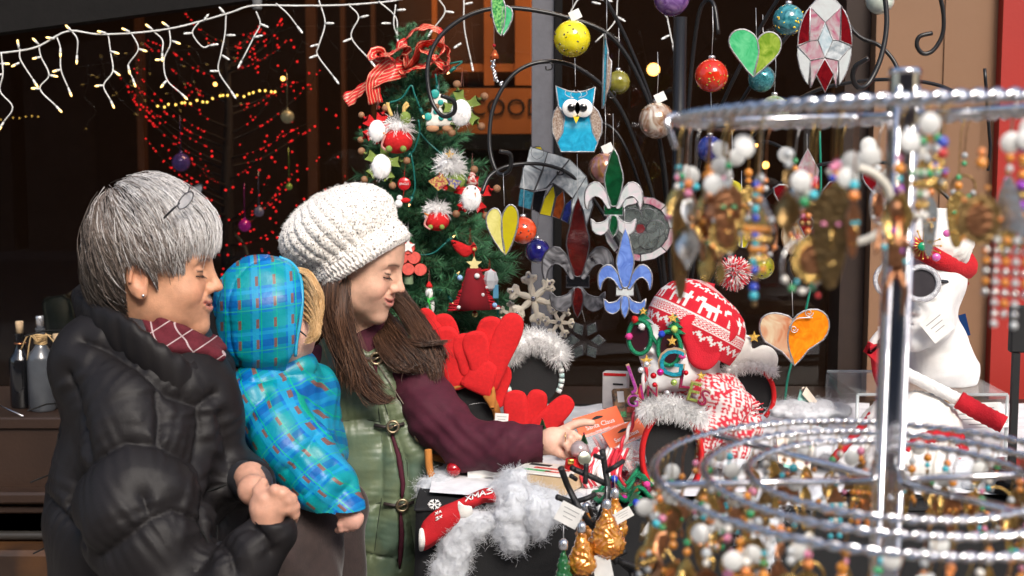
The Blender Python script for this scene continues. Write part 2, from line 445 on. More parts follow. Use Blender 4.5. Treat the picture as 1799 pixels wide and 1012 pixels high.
def garment(name, s, h, m, parent, seams=(), amp=0.02, wd=0.06, pk=0.003, seed=1.0, wr=0.0015, ws=14, cut=None, lo=None, hi=None, attrs=None, post=None, pf=55.0, stitch=0.0, stm=None):
    V, F = s.mesh(h, lo, hi); N = s.grad(V)
    if len(seams): V = quilt(V, N, seams, amp, wd, pk, seed, pf)
    if wr: V = V + N * (wr * vnoise(V, ws, seed))[:, None]
    if post: V = post(V, N)
    if cut is not None:
        keep = cut(V); F = F[keep[F].all(1)]
    A = attrs(V, N) if attrs else None
    o = mesh_obj(name, V, F.tolist(), m, parent, True, A)
    if stitch:
        for sm in seams:
            P = np.array(sm); P = P - s.grad(P) * (amp - .0012)
            mb = MB(); mb.tube([Vector(q) for q in P], stitch, 5); mb.build('stitched_seam', stm, o)
    return o
def seam(s, pts, step=5):
    out = []
    for (a, b) in zip(pts[:-1], pts[1:]):
        n = max(1, int(math.hypot(b[0] - a[0], b[1] - a[1]) / 14))
        for k in range(n): out.append(tuple(s.hit(a[0] + (b[0] - a[0]) * k / n, a[1] + (b[1] - a[1]) * k / n)))
    out.append(tuple(s.hit(*pts[-1]))); return out
def legs(s, x, y, dx, dy, top, r=.075):
    for sg in (-1, 1): s.chain([(x + sg * dx, y + sg * dy, top), (x + sg * dx * 1.1, y + sg * dy * 1.1, .48), (x + sg * dx * 1.1, y + sg * dy * 1.1, .1)], [r, r * .72, r * .5], .03)
    for sg in (-1, 1): s.ell((x + sg * dx * 1.1 + .05, y + sg * dy * 1.1, .045), (.12, .045, .042), .03)

# ======== the grey-haired woman ========
E0 = W(255, 700, 2.5); elder = thing('person', 'woman with short grey hair in a black puffer jacket, glasses pushed up on her head', 'person', (E0.x, 2.5, 0))
hm = HM(W(270, 474, 2.47), 3, 3, 1.05)
hs_ = SDF(); add_head(hs_, hm)
for y in (-1, 1):
    for k in range(3): hs_.cap(hm @ Vector((.064, y * .047, .004 - .003 * k)), hm @ Vector((.048, y * .056, .010 - .010 * k)), .0010, .0005, .004, -1)
    hs_.cap(hm @ Vector((.080, y * .026, -.013)), hm @ Vector((.070, y * .040, -.010)), .0012, .0006, .005, -1)
nk = W(262, 610, 2.52)
hs_.cap(hm @ Vector((-.022, 0, -.03)), nk, .056, .062, .03)
hV, hF = hs_.mesh(.0024)
ecol = (.56, .29, .175)
hC = head_col(hV, hm, ecol, (.45, .12, .10), (.58, .22, .13), (.12, .09, .08))
def fingers(s, specs, k=.004):
    for pts, r0, r1 in specs:
        n = len(pts); s.chain(pts, [r0 + (r1 - r0) * i / (n - 1) for i in range(n)], k, .0015)
eh = SDF()   # her clasped hands: the near hand closes over the far one
D = 2.24
eh.ell(W(474, 886, D + .004), (.030, .019, .027), .010, Matrix.Rotation(R(30), 4, 'Y'))
eh.cap(W(466, 896, D + .004), W(474, 945, D + .01), .024, .026, .015)
kn_ = [(483, 862), (497, 868), (505, 880), (507, 894)]; md_ = [(497, 866), (512, 876), (517, 890), (516, 904)]; tp2 = [(505, 882), (515, 896), (516, 910), (511, 920)]
for i in range(4):
    eh.cap(W(474, 882 + 3 * i, D - .002), W(*kn_[i], D - .008 + .003 * i), .0105, .0095, .009)
    eh.chain([W(*kn_[i], D - .008 + .003 * i), W(*md_[i], D + .002 + .003 * i), W(*tp2[i], D + .018 + .003 * i)], [.0098, .0092, .0082], .0045, .0022)
    eh.ell(W(kn_[i][0], kn_[i][1], D - .013 + .003 * i), (.0055, .005, .0055), .004)
eh.chain([W(464, 876, D - .006), W(455, 862, D + .008), W(462, 848, D + .022)], [.0112, .0096, .0082], .006)
for i in range(4): eh.chain([W(449 + 7 * i, 858 + 7 * i, D + .050), W(462 + 7 * i, 866 + 7 * i, D + .036), W(474 + 5 * i, 876 + 7 * i, D + .036)], [.0085, .0082, .0070], .004)
eh.ell(W(446, 862, D + .062), (.026, .018, .024), .01); eh.cap(W(446, 862, D + .066), W(440, 840, D + .12), .020, .028, .015)
eV, eF = eh.mesh(.0022)
tb = SDF(); tx, ty = E0.x + .01, 2.52
tb.cap((tx, ty, 1.28), (tx, ty, .92), .11, .13, .03, flat=((0, 1, 0), .75)); tb.cap(nk, (tx, ty, 1.2), .05, .09, .03)
tb.chain([W(265, 720, 2.40), W(310, 1020, 2.30), W(455, 965, 2.26)], [.05, .045, .028], .03)
tb.chain([(tx + .02, 2.68, 1.27), (tx + .06, 2.68, 1.05), W(445, 850, 2.36)], [.05, .045, .034], .03)
legs(tb, tx, ty, 0, .09, .9)
tV, tF = tb.mesh(.012)
V, F, C = join([(hV, hF, hC), (eV, eF, (.55, .29, .2)), (tV, tF, (.03, .03, .035))])
mesh_obj('body', V, F, skin, elder, True, {'col': C})
def lash(m, parent, col_=(.02, .014, .012)):
    for y in (-1, 1):
        mb = MB(); pts = [m @ Vector((.0705 + .0165 * math.cos(t) * .98, y * .0305 + .0165 * math.sin(t) * .98, -.0015 - .0025 * math.cos(t))) for t in [(-1.15 + 2.3 * i / 10) for i in range(11)]]
        mb.tube(pts, .0009, 5)
        for i in range(1, 10):
            p = pts[i]; d = m.to_3x3() @ Vector((.9, y * .12 * (i - 5) * .3, -.45)); mb.tube([p, p + d * .007], [.0005, .0002], 3)
        mb.build('eyelash', mat('lash', col_, .6), parent)
lash(hm, elder)
def teeth(m, parent):
    mb = MB()
    for i in range(-4, 5):
        a = i * .26; mb.ball(m @ Vector((.0660 + .0215 * math.cos(a), .0240 * math.sin(a), -.0535 + .006 * (1 - math.cos(a)))), (.0030, .0034, .0044), 8, 6)
    mb.build('teeth', mat('teeth', (.75, .7, .62), .25), parent)
teeth(hm, elder)
mb = MB(); mb.ball(hm @ Vector((.0, -.081, -.034)), .0028, 10, 8); mb.build('earring', mat('stud', (.85, .85, .88), .1, 1), elder)
# jacket
jack = mat('black_nylon', (.0105, .009, .0095), .56, var=.15, scale=12, bump=.10, bscale=260, sheen=0); principled(jack).inputs['Specular IOR Level'].default_value = .28
js = SDF()
js.cap(W(258, 665, 2.53), W(258, 880, 2.53), .135, .172, .03, flat=((0, 1, 0), .82))
js.cap(W(258, 880, 2.53), W(262, 1230, 2.53), .172, .17, .03, flat=((0, 1, 0), .82))
js.cap(W(180, 640, 2.45), W(300, 700, 2.45), .09, .09, .06)
js.chain([W(235, 715, 2.38), W(255, 905, 2.31), W(325, 1045, 2.27)], [.088, .108, .088], .035)
js.chain([W(325, 1050, 2.27), W(420, 1000, 2.245), W(476, 938, 2.24)], [.08, .058, .043], .02)
js.ell(W(350, 760, 2.45), (.075, .09, .13), .06)
js.cap((tx + .03, 2.72, 1.28), (tx + .07, 2.7, 1.02), .09, .08, .05); js.cap((tx + .07, 2.7, 1.02), W(440, 850, 2.4), .07, .045, .03)
sm_px = [[(140, 592), (190, 610), (245, 640), (300, 692), (350, 712), (382, 690)], [(112, 660), (128, 700), (140, 750), (150, 812)], [(150, 812), (185, 790), (220, 773), (285, 779), (350, 807)],
         [(280, 685), (287, 734), (281, 777)], [(165, 985), (220, 946), (264, 911), (309, 893), (366, 913)], [(264, 911), (256, 885), (251, 868)], [(350, 807), (370, 860), (366, 915)],
         [(352, 715), (356, 742), (352, 807)], [(150, 812), (122, 846), (110, 885)], [(66, 868), (95, 895), (125, 930), (140, 960)], [(431, 850), (423, 901), (400, 925), (370, 950), (342, 1000)],
         [(382, 948), (400, 970), (411, 1005)], [(437, 921), (460, 942), (480, 975)], [(366, 915), (375, 940), (360, 960)], [(395, 730), (410, 790), (395, 850), (366, 880)], [(80, 760), (75, 800), (68, 868)]]
js.ell(W(481, 888, 2.235), (.036, .034, .030), .008, None, -1)
sms = [seam(js, s_) for s_ in sm_px]
for z in (1.28, 1.14, 1.0, .86): sms.append([(tx + .3 * math.cos(a), ty + .3 * math.sin(a), z + .03 * math.sin(3 * a)) for a in [R(20 + 140 * i / 14) for i in range(15)]])
def jcut(V): return V[:, 2] > .80
garment('jacket', js, .0052, jack, elder, sms, .023, .062, .0032, 2.0, .0022, 13, cut=jcut, pf=150, stitch=.0016, stm=mat('black_thread', (.004, .004, .004), .8))
mb = MB(); mb.tube([js.hit(488, 902 + 0), js.hit(505, 915), js.hit(512, 940)], .003, 6)
# collar: a padded standing band round the neck
ring = bez([W(152, 552, 2.53), W(180, 575, 2.43), W(232, 605, 2.375), W(300, 658, 2.37), W(358, 688, 2.43), W(392, 672, 2.53), W(372, 640, 2.62), W(300, 590, 2.68), W(215, 550, 2.67), (W(165, 540, 2.62))], 9, True)
cen = sum(ring, Vector()) / len(ring); nn = 22; V = []; F = []
for i, p in enumerate(ring):
    out = (p - cen); out.z = 0; out.normalize(); up = (Vector((-.1, 0, 1)) + out * .12).normalized()
    q = i / 9.0; pin = 1 - .34 * math.exp(-((q - 1.75) / .06) ** 2) - .3 * math.exp(-((q - 4.75) / .07) ** 2) - .25 * math.exp(-((q - 7.2) / .1) ** 2)
    for k in range(nn):
        a = 2 * math.pi * k / nn; sx, sz = math.cos(a), math.sin(a)
        wr_ = .0025 * math.sin(q * 17 + 2 * sz) * abs(sz) + .0015 * math.sin(q * 41 + 3 * sz)
        V.append(p + out * (math.copysign(abs(sx) ** .8, sx) * .021 * pin + wr_) + up * (math.copysign(abs(sz) ** .8, sz) * (.047 + wr_)))
for i in range(len(ring)):
    for k in range(nn): j = (i + 1) % len(ring); F.append((i * nn + k, i * nn + (k + 1) % nn, j * nn + (k + 1) % nn, j * nn + k))
mesh_obj('collar', V, F, jack, elder)
# scarf
def scarf_mat():
    m = mat('scarf_wool', (.10, .008, .016), .9, var=.15, scale=200, sheen=0, bump=.4, bscale=900); t = m.node_tree; N, L = t.nodes, t.links; p = principled(m)
    old = p.inputs['Base Color'].links[0].from_socket; tc = N.new('ShaderNodeTexCoord'); rt = N.new('ShaderNodeVectorRotate'); rt.inputs['Axis'].default_value = (0, 1, 0); rt.inputs['Angle'].default_value = R(33)
    L.new(tc.outputs['Object'], rt.inputs['Vector']); sp = N.new('ShaderNodeSeparateXYZ'); L.new(rt.outputs[0], sp.inputs[0]); prev = None
    for k, ax in enumerate((0, 2)):
        a = N.new('ShaderNodeMath'); a.operation = 'MULTIPLY'; a.inputs[1].default_value = 30; L.new(sp.outputs[ax], a.inputs[0])
        f = N.new('ShaderNodeMath'); f.operation = 'FRACT'; L.new(a.outputs[0], f.inputs[0]); l = N.new('ShaderNodeMath'); l.operation = 'LESS_THAN'; l.inputs[1].default_value = .055; L.new(f.outputs[0], l.inputs[0])
        if prev is None: prev = l.outputs[0]
        else:
            mx = N.new('ShaderNodeMath'); mx.operation = 'MAXIMUM'; L.new(prev, mx.inputs[0]); L.new(l.outputs[0], mx.inputs[1]); prev = mx.outputs[0]
    ml = N.new('ShaderNodeMath'); ml.operation = 'MULTIPLY'; ml.inputs[1].default_value = .7; L.new(prev, ml.inputs[0])
    mm = N.new('ShaderNodeMix'); mm.data_type = 'RGBA'; L.new(ml.outputs[0], mm.inputs[0]); L.new(old, mm.inputs[6]); mm.inputs[7].default_value = (.6, .5, .5, 1); L.new(mm.outputs[2], p.inputs['Base Color'])
    return m
ss = SDF(); sr = [W(185, 545, 2.56), W(225, 572, 2.46), W(290, 606, 2.42), W(345, 632, 2.45), W(365, 622, 2.54), W(320, 590, 2.62), W(240, 555, 2.64)]
ss.chain(sr + [sr[0]], [.03, .032, .034, .03, .028, .032, .032, .03], .02)
ss.chain([W(215, 545, 2.48), W(285, 580, 2.43), W(340, 612, 2.44), W(376, 612, 2.5)], [.018, .024, .025, .02], .01)
ss.chain([W(340, 600, 2.46), W(372, 628, 2.45), W(378, 660, 2.47)], [.016, .018, .016], .008)
def fold(V, N): return V + N * (.0035 * np.sin(V[:, 2] * 210 + V[:, 0] * 120 + 2 * np.sin(V[:, 0] * 40)))[:, None]
garment('scarf', ss, .004, scarf_mat(), elder, wr=.002, ws=30, post=fold)
# hair: a dark cap under thousands of laid strands
def hair_s(m, fr=.102, w_=.090, hgt=.110):
    s = SDF(); rot = m.to_quaternion().to_matrix().to_4x4(); sc_ = m.to_scale().x
    s.ell(m @ Vector((-.010, 0, .044)), (fr * sc_, w_ * sc_, hgt * sc_), .02, rot)
    s.ell(m @ Vector((-.046, 0, -.02)), (.060 * sc_, .07 * sc_, .075 * sc_), .03, rot)
    s.ell(m @ Vector((.047, 0, .066)), (.05 * sc_, .07 * sc_, .045 * sc_), .03, rot)
    return s
hh = hair_s(hm)
def surf(s, m, d, c0=(-.02, 0, .02)):
    """the point where a ray from inside the head leaves the hair surface"""
    o = np.array(m @ Vector(c0)); d = np.array(m.to_3x3() @ Vector(d).normalized()); d /= np.linalg.norm(d)
    lo_, hi_ = 0.02, .22
    for _ in range(14):
        md = (lo_ + hi_) / 2
        if s.ev((o + d * md)[None])[0] < 0: lo_ = md
        else: hi_ = md
    return Vector(o + d * lo_)
inv = hm.inverted()
cs = SDF(); cs.ops = list(hh.ops)
rot_ = hm.to_quaternion().to_matrix().to_4x4()
V, F = cs.mesh(.005); L = (np.hstack([V, np.ones((len(V), 1))]) @ np.array(inv).T)[:, :3]
Nn = cs.grad(V); V = V - Nn * .006
def hairline(L):
    x, y, z = L.T
    face = (x > .030 + .0 * z) & (z < .040 + (x - .05) * .25)
    side = (x > -.030) & (z < .022 - (x + .03) * .0) & (np.abs(y) > .0)
    nape = z < -.088
    front = (x > .012) & (z < .030)
    return ~(face | side | nape | front)
k_ = hairline(L); F = F[k_[F].all(1)]
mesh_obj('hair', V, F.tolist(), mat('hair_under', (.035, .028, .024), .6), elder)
mb = MB(); r_ = random.Random(5); nr = np.random.RandomState(5)
pole = Vector((-.45, 0.05, .9)).normalized(); pa = Vector((0, 1, 0)).cross(pole).normalized() * -1; pb = pole.cross(pa)
def surf_many(s, m, Dl, c0):
    o = np.array(m @ Vector(c0)); D_ = Dl @ np.array(m.to_3x3()).T; D_ /= np.linalg.norm(D_, axis=1)[:, None]
    lo_ = np.full(len(D_), .02); hi_ = np.full(len(D_), .22)
    for _ in range(11):
        md = (lo_ + hi_) / 2; ins_ = s.ev(o + D_ * md[:, None]) < 0; lo_ = np.where(ins_, md, lo_); hi_ = np.where(ins_, hi_, md)
    return o + D_ * lo_[:, None], D_
nh = 13500; ph = nr.rand(nh) * 2 * math.pi; s0 = np.sqrt(nr.rand(nh)) * 2.2; ln = .45 + .5 * nr.rand(nh); lift = nr.uniform(-.004, .004, nh) + .006 * (nr.rand(nh) < .10); sw = nr.randn(nh) * .1
sg = 6; PP = []; clump = .35 * np.sin(ph * 23 + s0 * 5)
for q in range(sg):
    sa = s0 + ln * q / (sg - 1); pp = ph + sw * q / (sg - 1) + .10 * np.sin(ph * 9) + .03 * clump * q
    Dl = np.array(pole) * np.cos(sa)[:, None] + (np.array(pa) * np.cos(pp)[:, None] + np.array(pb) * np.sin(pp)[:, None]) * np.sin(sa)[:, None]
    P_, D_ = surf_many(hh, hm, Dl, (-.02, 0, .02)); PP.append(P_ + D_ * (lift + .0035 * clump + .002 * np.sin(q * 1.1 + np.arange(nh)))[:, None])
PP = np.stack(PP, 1); LL = (PP - np.array(hm.translation)) @ np.array(inv.to_3x3()).T
jit = nr.randn(nh) * .006
for i in range(nh):
    P2 = []; jt = jit[i]
    for p, l in zip(PP[i], LL[i]):
        x, y, z = l; z -= jt
        if (x > .062 and z < .026) or (x > .022 and z < -.002 + (.05 - x) * .25) or (-.028 < x < .014 and z < .014 - abs(x + .01) * .5) or z < -.092 or (x >= .012 and z < -.026): break
        P2.append(Vector(p))
    if len(P2) < 3: continue
    l = LL[i][len(P2) // 2]
    g = min(1, max(0, .33 + l[2] * 5.4 + l[0] * 4.2 + r_.gauss(0, .24)))
    if r_.random() < .08: g = r_.random()
    dk = Vector((.032, .024, .019)); lt = Vector((.72, .70, .69)); br = Vector((.20, .155, .13)); c = dk.lerp(br, min(1, g * 2)) if g < .5 else br.lerp(lt, g * 2 - 1)
    mb.cc = tuple(c); mb.tube(P2, [.00055] * (len(P2) - 1) + [.0002], 3, cap=False)
hairm = mat('hair_grey', (.4, .4, .4), .42, attr='col', var=.1); principled(hairm).inputs['Specular IOR Level'].default_value = .5
mb.build('hair_strands', hairm, elder, color=True)
# glasses on her head
gm = mat('glasses_frame', (.02, .02, .025), .3); gl = mat('lens', (.9, .95, 1), .05, trans=.3, alpha=.45)
g = thing('eyeglasses', 'thin oval reading glasses pushed up into the grey hair', 'glasses', hm @ Vector((.03, -.07, .1)))
mb = MB(); ml_ = MB()
def eyeg(c, u, v, rx, ry): return [c + u * (rx * math.cos(a)) + v * (ry * math.sin(a)) for a in [2 * math.pi * k / 20 for k in range(20)]]
gc = [W(326, 352, 2.372), W(343, 338, 2.50)]
for c in gc:
    u = Vector((.35, .55, .15)).normalized(); v = Vector((.35, -.12, .9)).normalized()
    P = eyeg(c, u, v, .017, .015); mb.tube(P, .0011, 5, closed=True); ml_ = MB(); ml_.add([c] + P, [(0, 1 + k, 1 + (k + 1) % 20) for k in range(20)]); ml_.build('lens', gl, g)
mb.tube([gc[0] + Vector((.0, .02, .012)), (gc[0] + gc[1]) / 2 + Vector((.0, 0, .02)), gc[1] + Vector((0, -.02, .01))], .0012, 5)
mb.tube([W(316, 357, 2.355), W(303, 368, 2.355), W(288, 383, 2.36)], [.0012, .002, .002], 6)
mb.build('frame', gm, g)
del V, F

# ======== the child ========
def plaid():
    m = mat('plaid_nylon', (0, 0, 0), .42, var=.06, bump=.15, bscale=120); t = m.node_tree; N, L = t.nodes, t.links; p = principled(m)
    at = N.new('ShaderNodeAttribute'); at.attribute_name = 'uvp'; sp = N.new('ShaderNodeSeparateColor'); L.new(at.outputs['Color'], sp.inputs[0])
    def band(ch, per, lo_, hi_, off=0.0):
        a = N.new('ShaderNodeMath'); a.operation = 'MULTIPLY_ADD'; a.inputs[1].default_value = 1 / per; a.inputs[2].default_value = off; L.new(sp.outputs[ch], a.inputs[0])
        f = N.new('ShaderNodeMath'); f.operation = 'FRACT'; L.new(a.outputs[0], f.inputs[0])
        g_ = N.new('ShaderNodeMath'); g_.operation = 'GREATER_THAN'; g_.inputs[1].default_value = lo_; L.new(f.outputs[0], g_.inputs[0])
        l = N.new('ShaderNodeMath'); l.operation = 'LESS_THAN'; l.inputs[1].default_value = hi_; L.new(f.outputs[0], l.inputs[0])
        x = N.new('ShaderNodeMath'); x.operation = 'MULTIPLY'; L.new(g_.outputs[0], x.inputs[0]); L.new(l.outputs[0], x.inputs[1]); return x.outputs[0]
    def mul(a, b):
        x = N.new('ShaderNodeMath'); x.operation = 'MULTIPLY'; L.new(a, x.inputs[0])
        if isinstance(b, float): x.inputs[1].default_value = b
        else: L.new(b, x.inputs[1])
        return x.outputs[0]
    cur = None; base = (.0, .16, .44, 1)
    def over(fac, c):
        nonlocal cur
        x = N.new('ShaderNodeMix'); x.data_type = 'RGBA'; L.new(fac, x.inputs[0])
        if cur is None: x.inputs[6].default_value = base
        else: L.new(cur, x.inputs[6])
        x.inputs[7].default_value = c; cur = x.outputs[2]
    over(mul(band(0, .074, .0, .36), .75), (.0, .24, .28, 1)); over(mul(band(1, .078, .0, .38), .65), (.0, .26, .26, 1))
    over(mul(band(1, .078, .55, .72), .6), (.0, .06, .30, 1))
    over(mul(band(0, .074, .42, .60), .85), (.01, .27, .46, 1)); over(mul(band(1, .078, .84, .93), .7), (.01, .27, .5, 1))
    over(mul(band(0, .074, .66, .69), .9), (.0, .35, .2, 1)); over(mul(band(0, .074, .10, .125), .9), (.0, .33, .22, 1)); over(mul(band(1, .078, .44, .465), .9), (.02, .33, .24, 1))
    over(mul(mul(band(0, .037, .05, .22), band(1, .039, .0, .45)), .95), (.16, .07, .06, 1))
    L.new(cur, p.inputs['Base Color']); return m
pl = plaid()
c0 = W(490, 760, 2.72)
kid = thing('person', 'small blond child in a hooded teal and blue plaid jacket, held between the women', 'person', (c0.x, 2.72, W(520, 930, 2.7).z))
km = HM(W(482, 558, 2.70), 32, 14, .82)
ks = SDF(); add_head(ks, km, smile=.2, ears=False)
ks.ell(km @ Vector((.05, 0, -.04)), (.042, .05, .042), .03)
ks.cap(km @ Vector((-.02, 0, -.03)), W(478, 660, 2.72), .045, .05, .02)
kV, kF = ks.mesh(.003); kC = head_col(kV, km, (.66, .40, .31), (.6, .2, .18), (.7, .28, .22), (.4, .25, .12))
kh = SDF(); D = 2.56
kh.ell(W(618, 912, D), (.022, .016, .02), .008)
for i in range(4): fingers(kh, [([W(625 - 9 * i, 912 + 3 * i, D - .006), W(626 - 9 * i, 924 + 2 * i, D - .002), W(620 - 9 * i, 929 + 1 * i, D + .012)], .0066, .0056)], .004)
fingers(kh, [([W(625, 905, D - .004), W(633, 908, D), W(632, 918, D + .01)], .0066, .0056)], .004)
kh.cap(W(612, 905, D + .005), W(590, 880, D + .01), .017, .019, .01)
qV, qF = kh.mesh(.0022)
kb = SDF(); kb.cap(W(480, 690, 2.72), W(520, 830, 2.74), .075, .085, .02); kb.chain([W(470, 700, 2.66), W(555, 840, 2.6), W(595, 885, D + .01)], [.04, .03, .022], .02)
kb.chain([W(470, 690, 2.8), W(540, 800, 2.82), W(600, 830, 2.84)], [.04, .03, .022], .02)
bV, bF = kb.mesh(.01)
V, F, C = join([(kV, kF, kC), (qV, qF, (.66, .36, .28)), (bV, bF, (.3, .3, .35))]); mesh_obj('body', V, F, skin, kid, True, {'col': C})
lash(km, kid, (.2, .12, .06))
# hood: an open shell
ho = SDF(); hcn = km @ Vector((-.018, 0, .02)); rk = km.to_quaternion().to_matrix().to_4x4()
ho.ell(W(459, 545, 2.70), (.094, .088, .108), .03)
ho.ell(W(500, 560, 2.70), (.052, .078, .092), .04)
ho.ell(W(466, 600, 2.71), (.075, .075, .06), .04)
ho.cap(W(500, 640, 2.70), W(440, 630, 2.72), .035, .035, .02)
def hcutf(P):
    n = np.array((.93, .30, -.20)); n /= np.linalg.norm(n); return -(P - np.array(W(531, 560, 2.62))) @ n
ho.fn(hcutf, np.array(W(560, 560, 2.7)), 1.0, .006, -1)
ho.ell(km @ Vector((.045, 0, -.01)), (.085, .062, .080), .008, rk, -1)
def huv(V, N):
    c = np.array(W(459, 560, 2.70)); q = V - c
    an = q[:, 0] * 1.12 + .25 * q[:, 1]
    return {'uvp': np.stack([an + 5.012, q[:, 2] + 5 - .12 * q[:, 0], an * 0], 1)}
hoods = [seam(ho, [(425, 650), (402, 600), (400, 540), (412, 490), (440, 462), (480, 448), (520, 458)]), seam(ho, [(385, 640), (372, 600), (375, 540), (395, 480), (425, 450)])]
garment('hood', ho, .0035, pl, kid, hoods, .005, .012, .0022, 4.0, .0032, 24, attrs=huv, pf=700)
# hood rim binding
rimp = [ho.hit(x, y, off=.002) for x, y in ((490, 452), (512, 462), (527, 485), (531, 520), (528, 560), (521, 600), (519, 626))]
mb = MB(); mb.tube(bez(rimp, 4), .0036, 6); mb.build('hood_binding', mat('cyan_binding', (.03, .32, .5), .4), kid)
ks2 = SDF()
ks2.cap(W(478, 700, 2.73), W(515, 815, 2.75), .088, .1, .03, flat=((0, 1, 0), .9)); ks2.cap(W(450, 690, 2.70), W(545, 690, 2.78), .055, .06, .04); ks2.cap(W(470, 655, 2.71), W(520, 655, 2.71), .045, .045, .03)
ks2.chain([W(455, 705, 2.66), W(520, 790, 2.61), W(575, 856, 2.575), W(606, 893, 2.565)], [.066, .064, .054, .040], .02)
ks2.cap(W(540, 690, 2.78), W(575, 800, 2.82), .05, .04, .03)
ksm = [seam(ks2, p) for p in ([(590, 812), (565, 850), (530, 870)], [(620, 850), (598, 870), (575, 900)], [(400, 660), (440, 668), (500, 660), (560, 655)], [(470, 690), (440, 720), (420, 770)], [(560, 760), (530, 800), (500, 830)])]
def kuv(V, N):
    a = np.array(W(455, 705, 2.66)); b = np.array(W(606, 893, 2.565)); ax = (b - a) / np.linalg.norm(b - a); q = V - a; u = q @ ax
    e = q - u[:, None] * ax; s2 = np.cross(ax, (0, 1, 0)); s2 /= np.linalg.norm(s2); s3 = np.cross(ax, s2)
    an = np.arctan2(e @ s2, -(e @ s3) * np.sign(s3[1]) * -1) * .075
    return {'uvp': np.stack([(e @ s2) * 1.1 + 5 + .012 * np.sin(u * 14), u + 5, u * 0], 1)}
garment('jacket', ks2, .0045, pl, kid, ksm, .010, .03, .004, 5.0, .0038, 20, attrs=kuv, pf=120, cut=lambda V: V[:, 2] > W(480, 862, 2.7).z)
trm = mat('brown_cord', (.032, .019, .017), .8, var=.2, scale=60, sheen=.2, bump=.25, bscale=300)
tr = SDF(); tr.chain([W(500, 800, 2.75), W(540, 900, 2.66), W(560, 1030, 2.62)], [.085, .062, .05], .03); tr.chain([W(520, 800, 2.8), W(590, 880, 2.84), W(600, 1010, 2.78)], [.08, .055, .045], .03)
tr.chain([W(470, 830, 2.72), W(500, 960, 2.6), W(500, 1050, 2.6)], [.06, .055, .05], .03)
garment('trousers', tr, .006, trm, kid, wr=.006, ws=22)
# child hair
mb = MB(); kg = []
for i in range(9):
    a = i / 8
    kg.append((bez([W(518, 472 + 10 * i, 2.70), W(541 + 2 * a, 480 + 10 * i, 2.668), W(560 - 6 * abs(a - .4), 512 + 9 * i, 2.65), W(562 - 14 * a, 535 + 8 * i, 2.655), W(556 - 16 * a, 560 + 5 * i, 2.652)], 4), .007, .006))
strands(mb, kg, 2000, .006, .00045, .006, 9, 3, lambda r: tuple(Vector((.52, .30, .12)).lerp(Vector((.75, .52, .28)), r.random())), k=3)
mb.build('hair', mat('hair_blond', (.5, .3, .1), .4, attr='col', var=.1), kid, color=True)

# ======== the woman in the knitted hat ========
Y0 = W(650, 800, 3.0)
young = thing('person', 'young woman with long brown hair, white knit hat and green quilted vest, reaching out', 'person', (Y0.x, 3.0, 0))
ym = HM(W(625, 460, 2.93), -13, 17, 1.02)
ys = SDF(); add_head(ys, ym, smile=.9)
ynk = W(632, 590, 2.99); ys.cap(ym @ Vector((-.02, 0, -.03)), ynk, .047, .05, .03)
yV, yF = ys.mesh(.0024); yC = head_col(yV, ym, (.63, .375, .265), (.52, .15, .14), (.66, .28, .2), (.09, .05, .03))
yh = SDF(); D = 2.76
yh.ell(W(977, 772, D), (.030, .0155, .024), .01, Matrix.Rotation(R(12), 4, 'Y'))
yh.cap(W(956, 779, D + .008), W(968, 777, D), .0235, .024, .012)
fingers(yh, [([W(985, 758, D + .01), W(1008, 746, D + .012), W(1026, 742, D + .012), W(1040, 743, D + .012)], .0098, .0066),
             ([W(990, 762, D - .002), W(1006, 763, D - .012), W(1018, 771, D - .012), W(1020, 780, D - .004)], .0092, .0070),
             ([W(990, 770, D - .008), W(1002, 770, D - .024), W(1009, 780, D - .024), W(1009, 790, D - .014)], .0088, .0068),
             ([W(984, 776, D - .012), W(994, 780, D - .028), W(999, 789, D - .028), W(1000, 797, D - .018)], .0082, .0062),
             ([W(968, 785, D - .006), W(984, 794, D - .012), W(998, 801, D - .010), W(1011, 808, D - .006)], .0125, .0088)], .006)
zV, zF = yh.mesh(.0022)
yb = SDF(); tx2, ty2 = W(655, 800, 3.02).x, 3.03
yb.cap((tx2, ty2, 1.22), (tx2, ty2, .92), .08, .09, .03); yb.cap(ynk, (tx2, ty2, 1.2), .045, .07, .03); legs(yb, tx2, ty2, .055, .02, .9, .07)
yb.chain([W(735, 655, 3.0), W(815, 785, 2.83), W(930, 779, 2.775)], [.042, .034, .018], .02); yb.chain([W(570, 655, 3.0), W(520, 800, 2.9), W(560, 870, 2.8)], [.042, .036, .025], .02)
aV, aF = yb.mesh(.011)
V, F, C = join([(yV, yF, yC), (zV, zF, (.66, .40, .30)), (aV, aF, (.03, .03, .045))]); mesh_obj('body', V, F, skin, young, True, {'col': C})
lash(ym, young); teeth(ym, young)
mb = MB(); mb.tube([W(993, 768, D - .03) + Vector((.0, .009 * math.cos(a), .009 * math.sin(a))) for a in [k * .5 for k in range(13)]], .0009, 5, closed=True); mb.build('ring', mat('ring_gold', (.8, .5, .2), .2, 1), young)
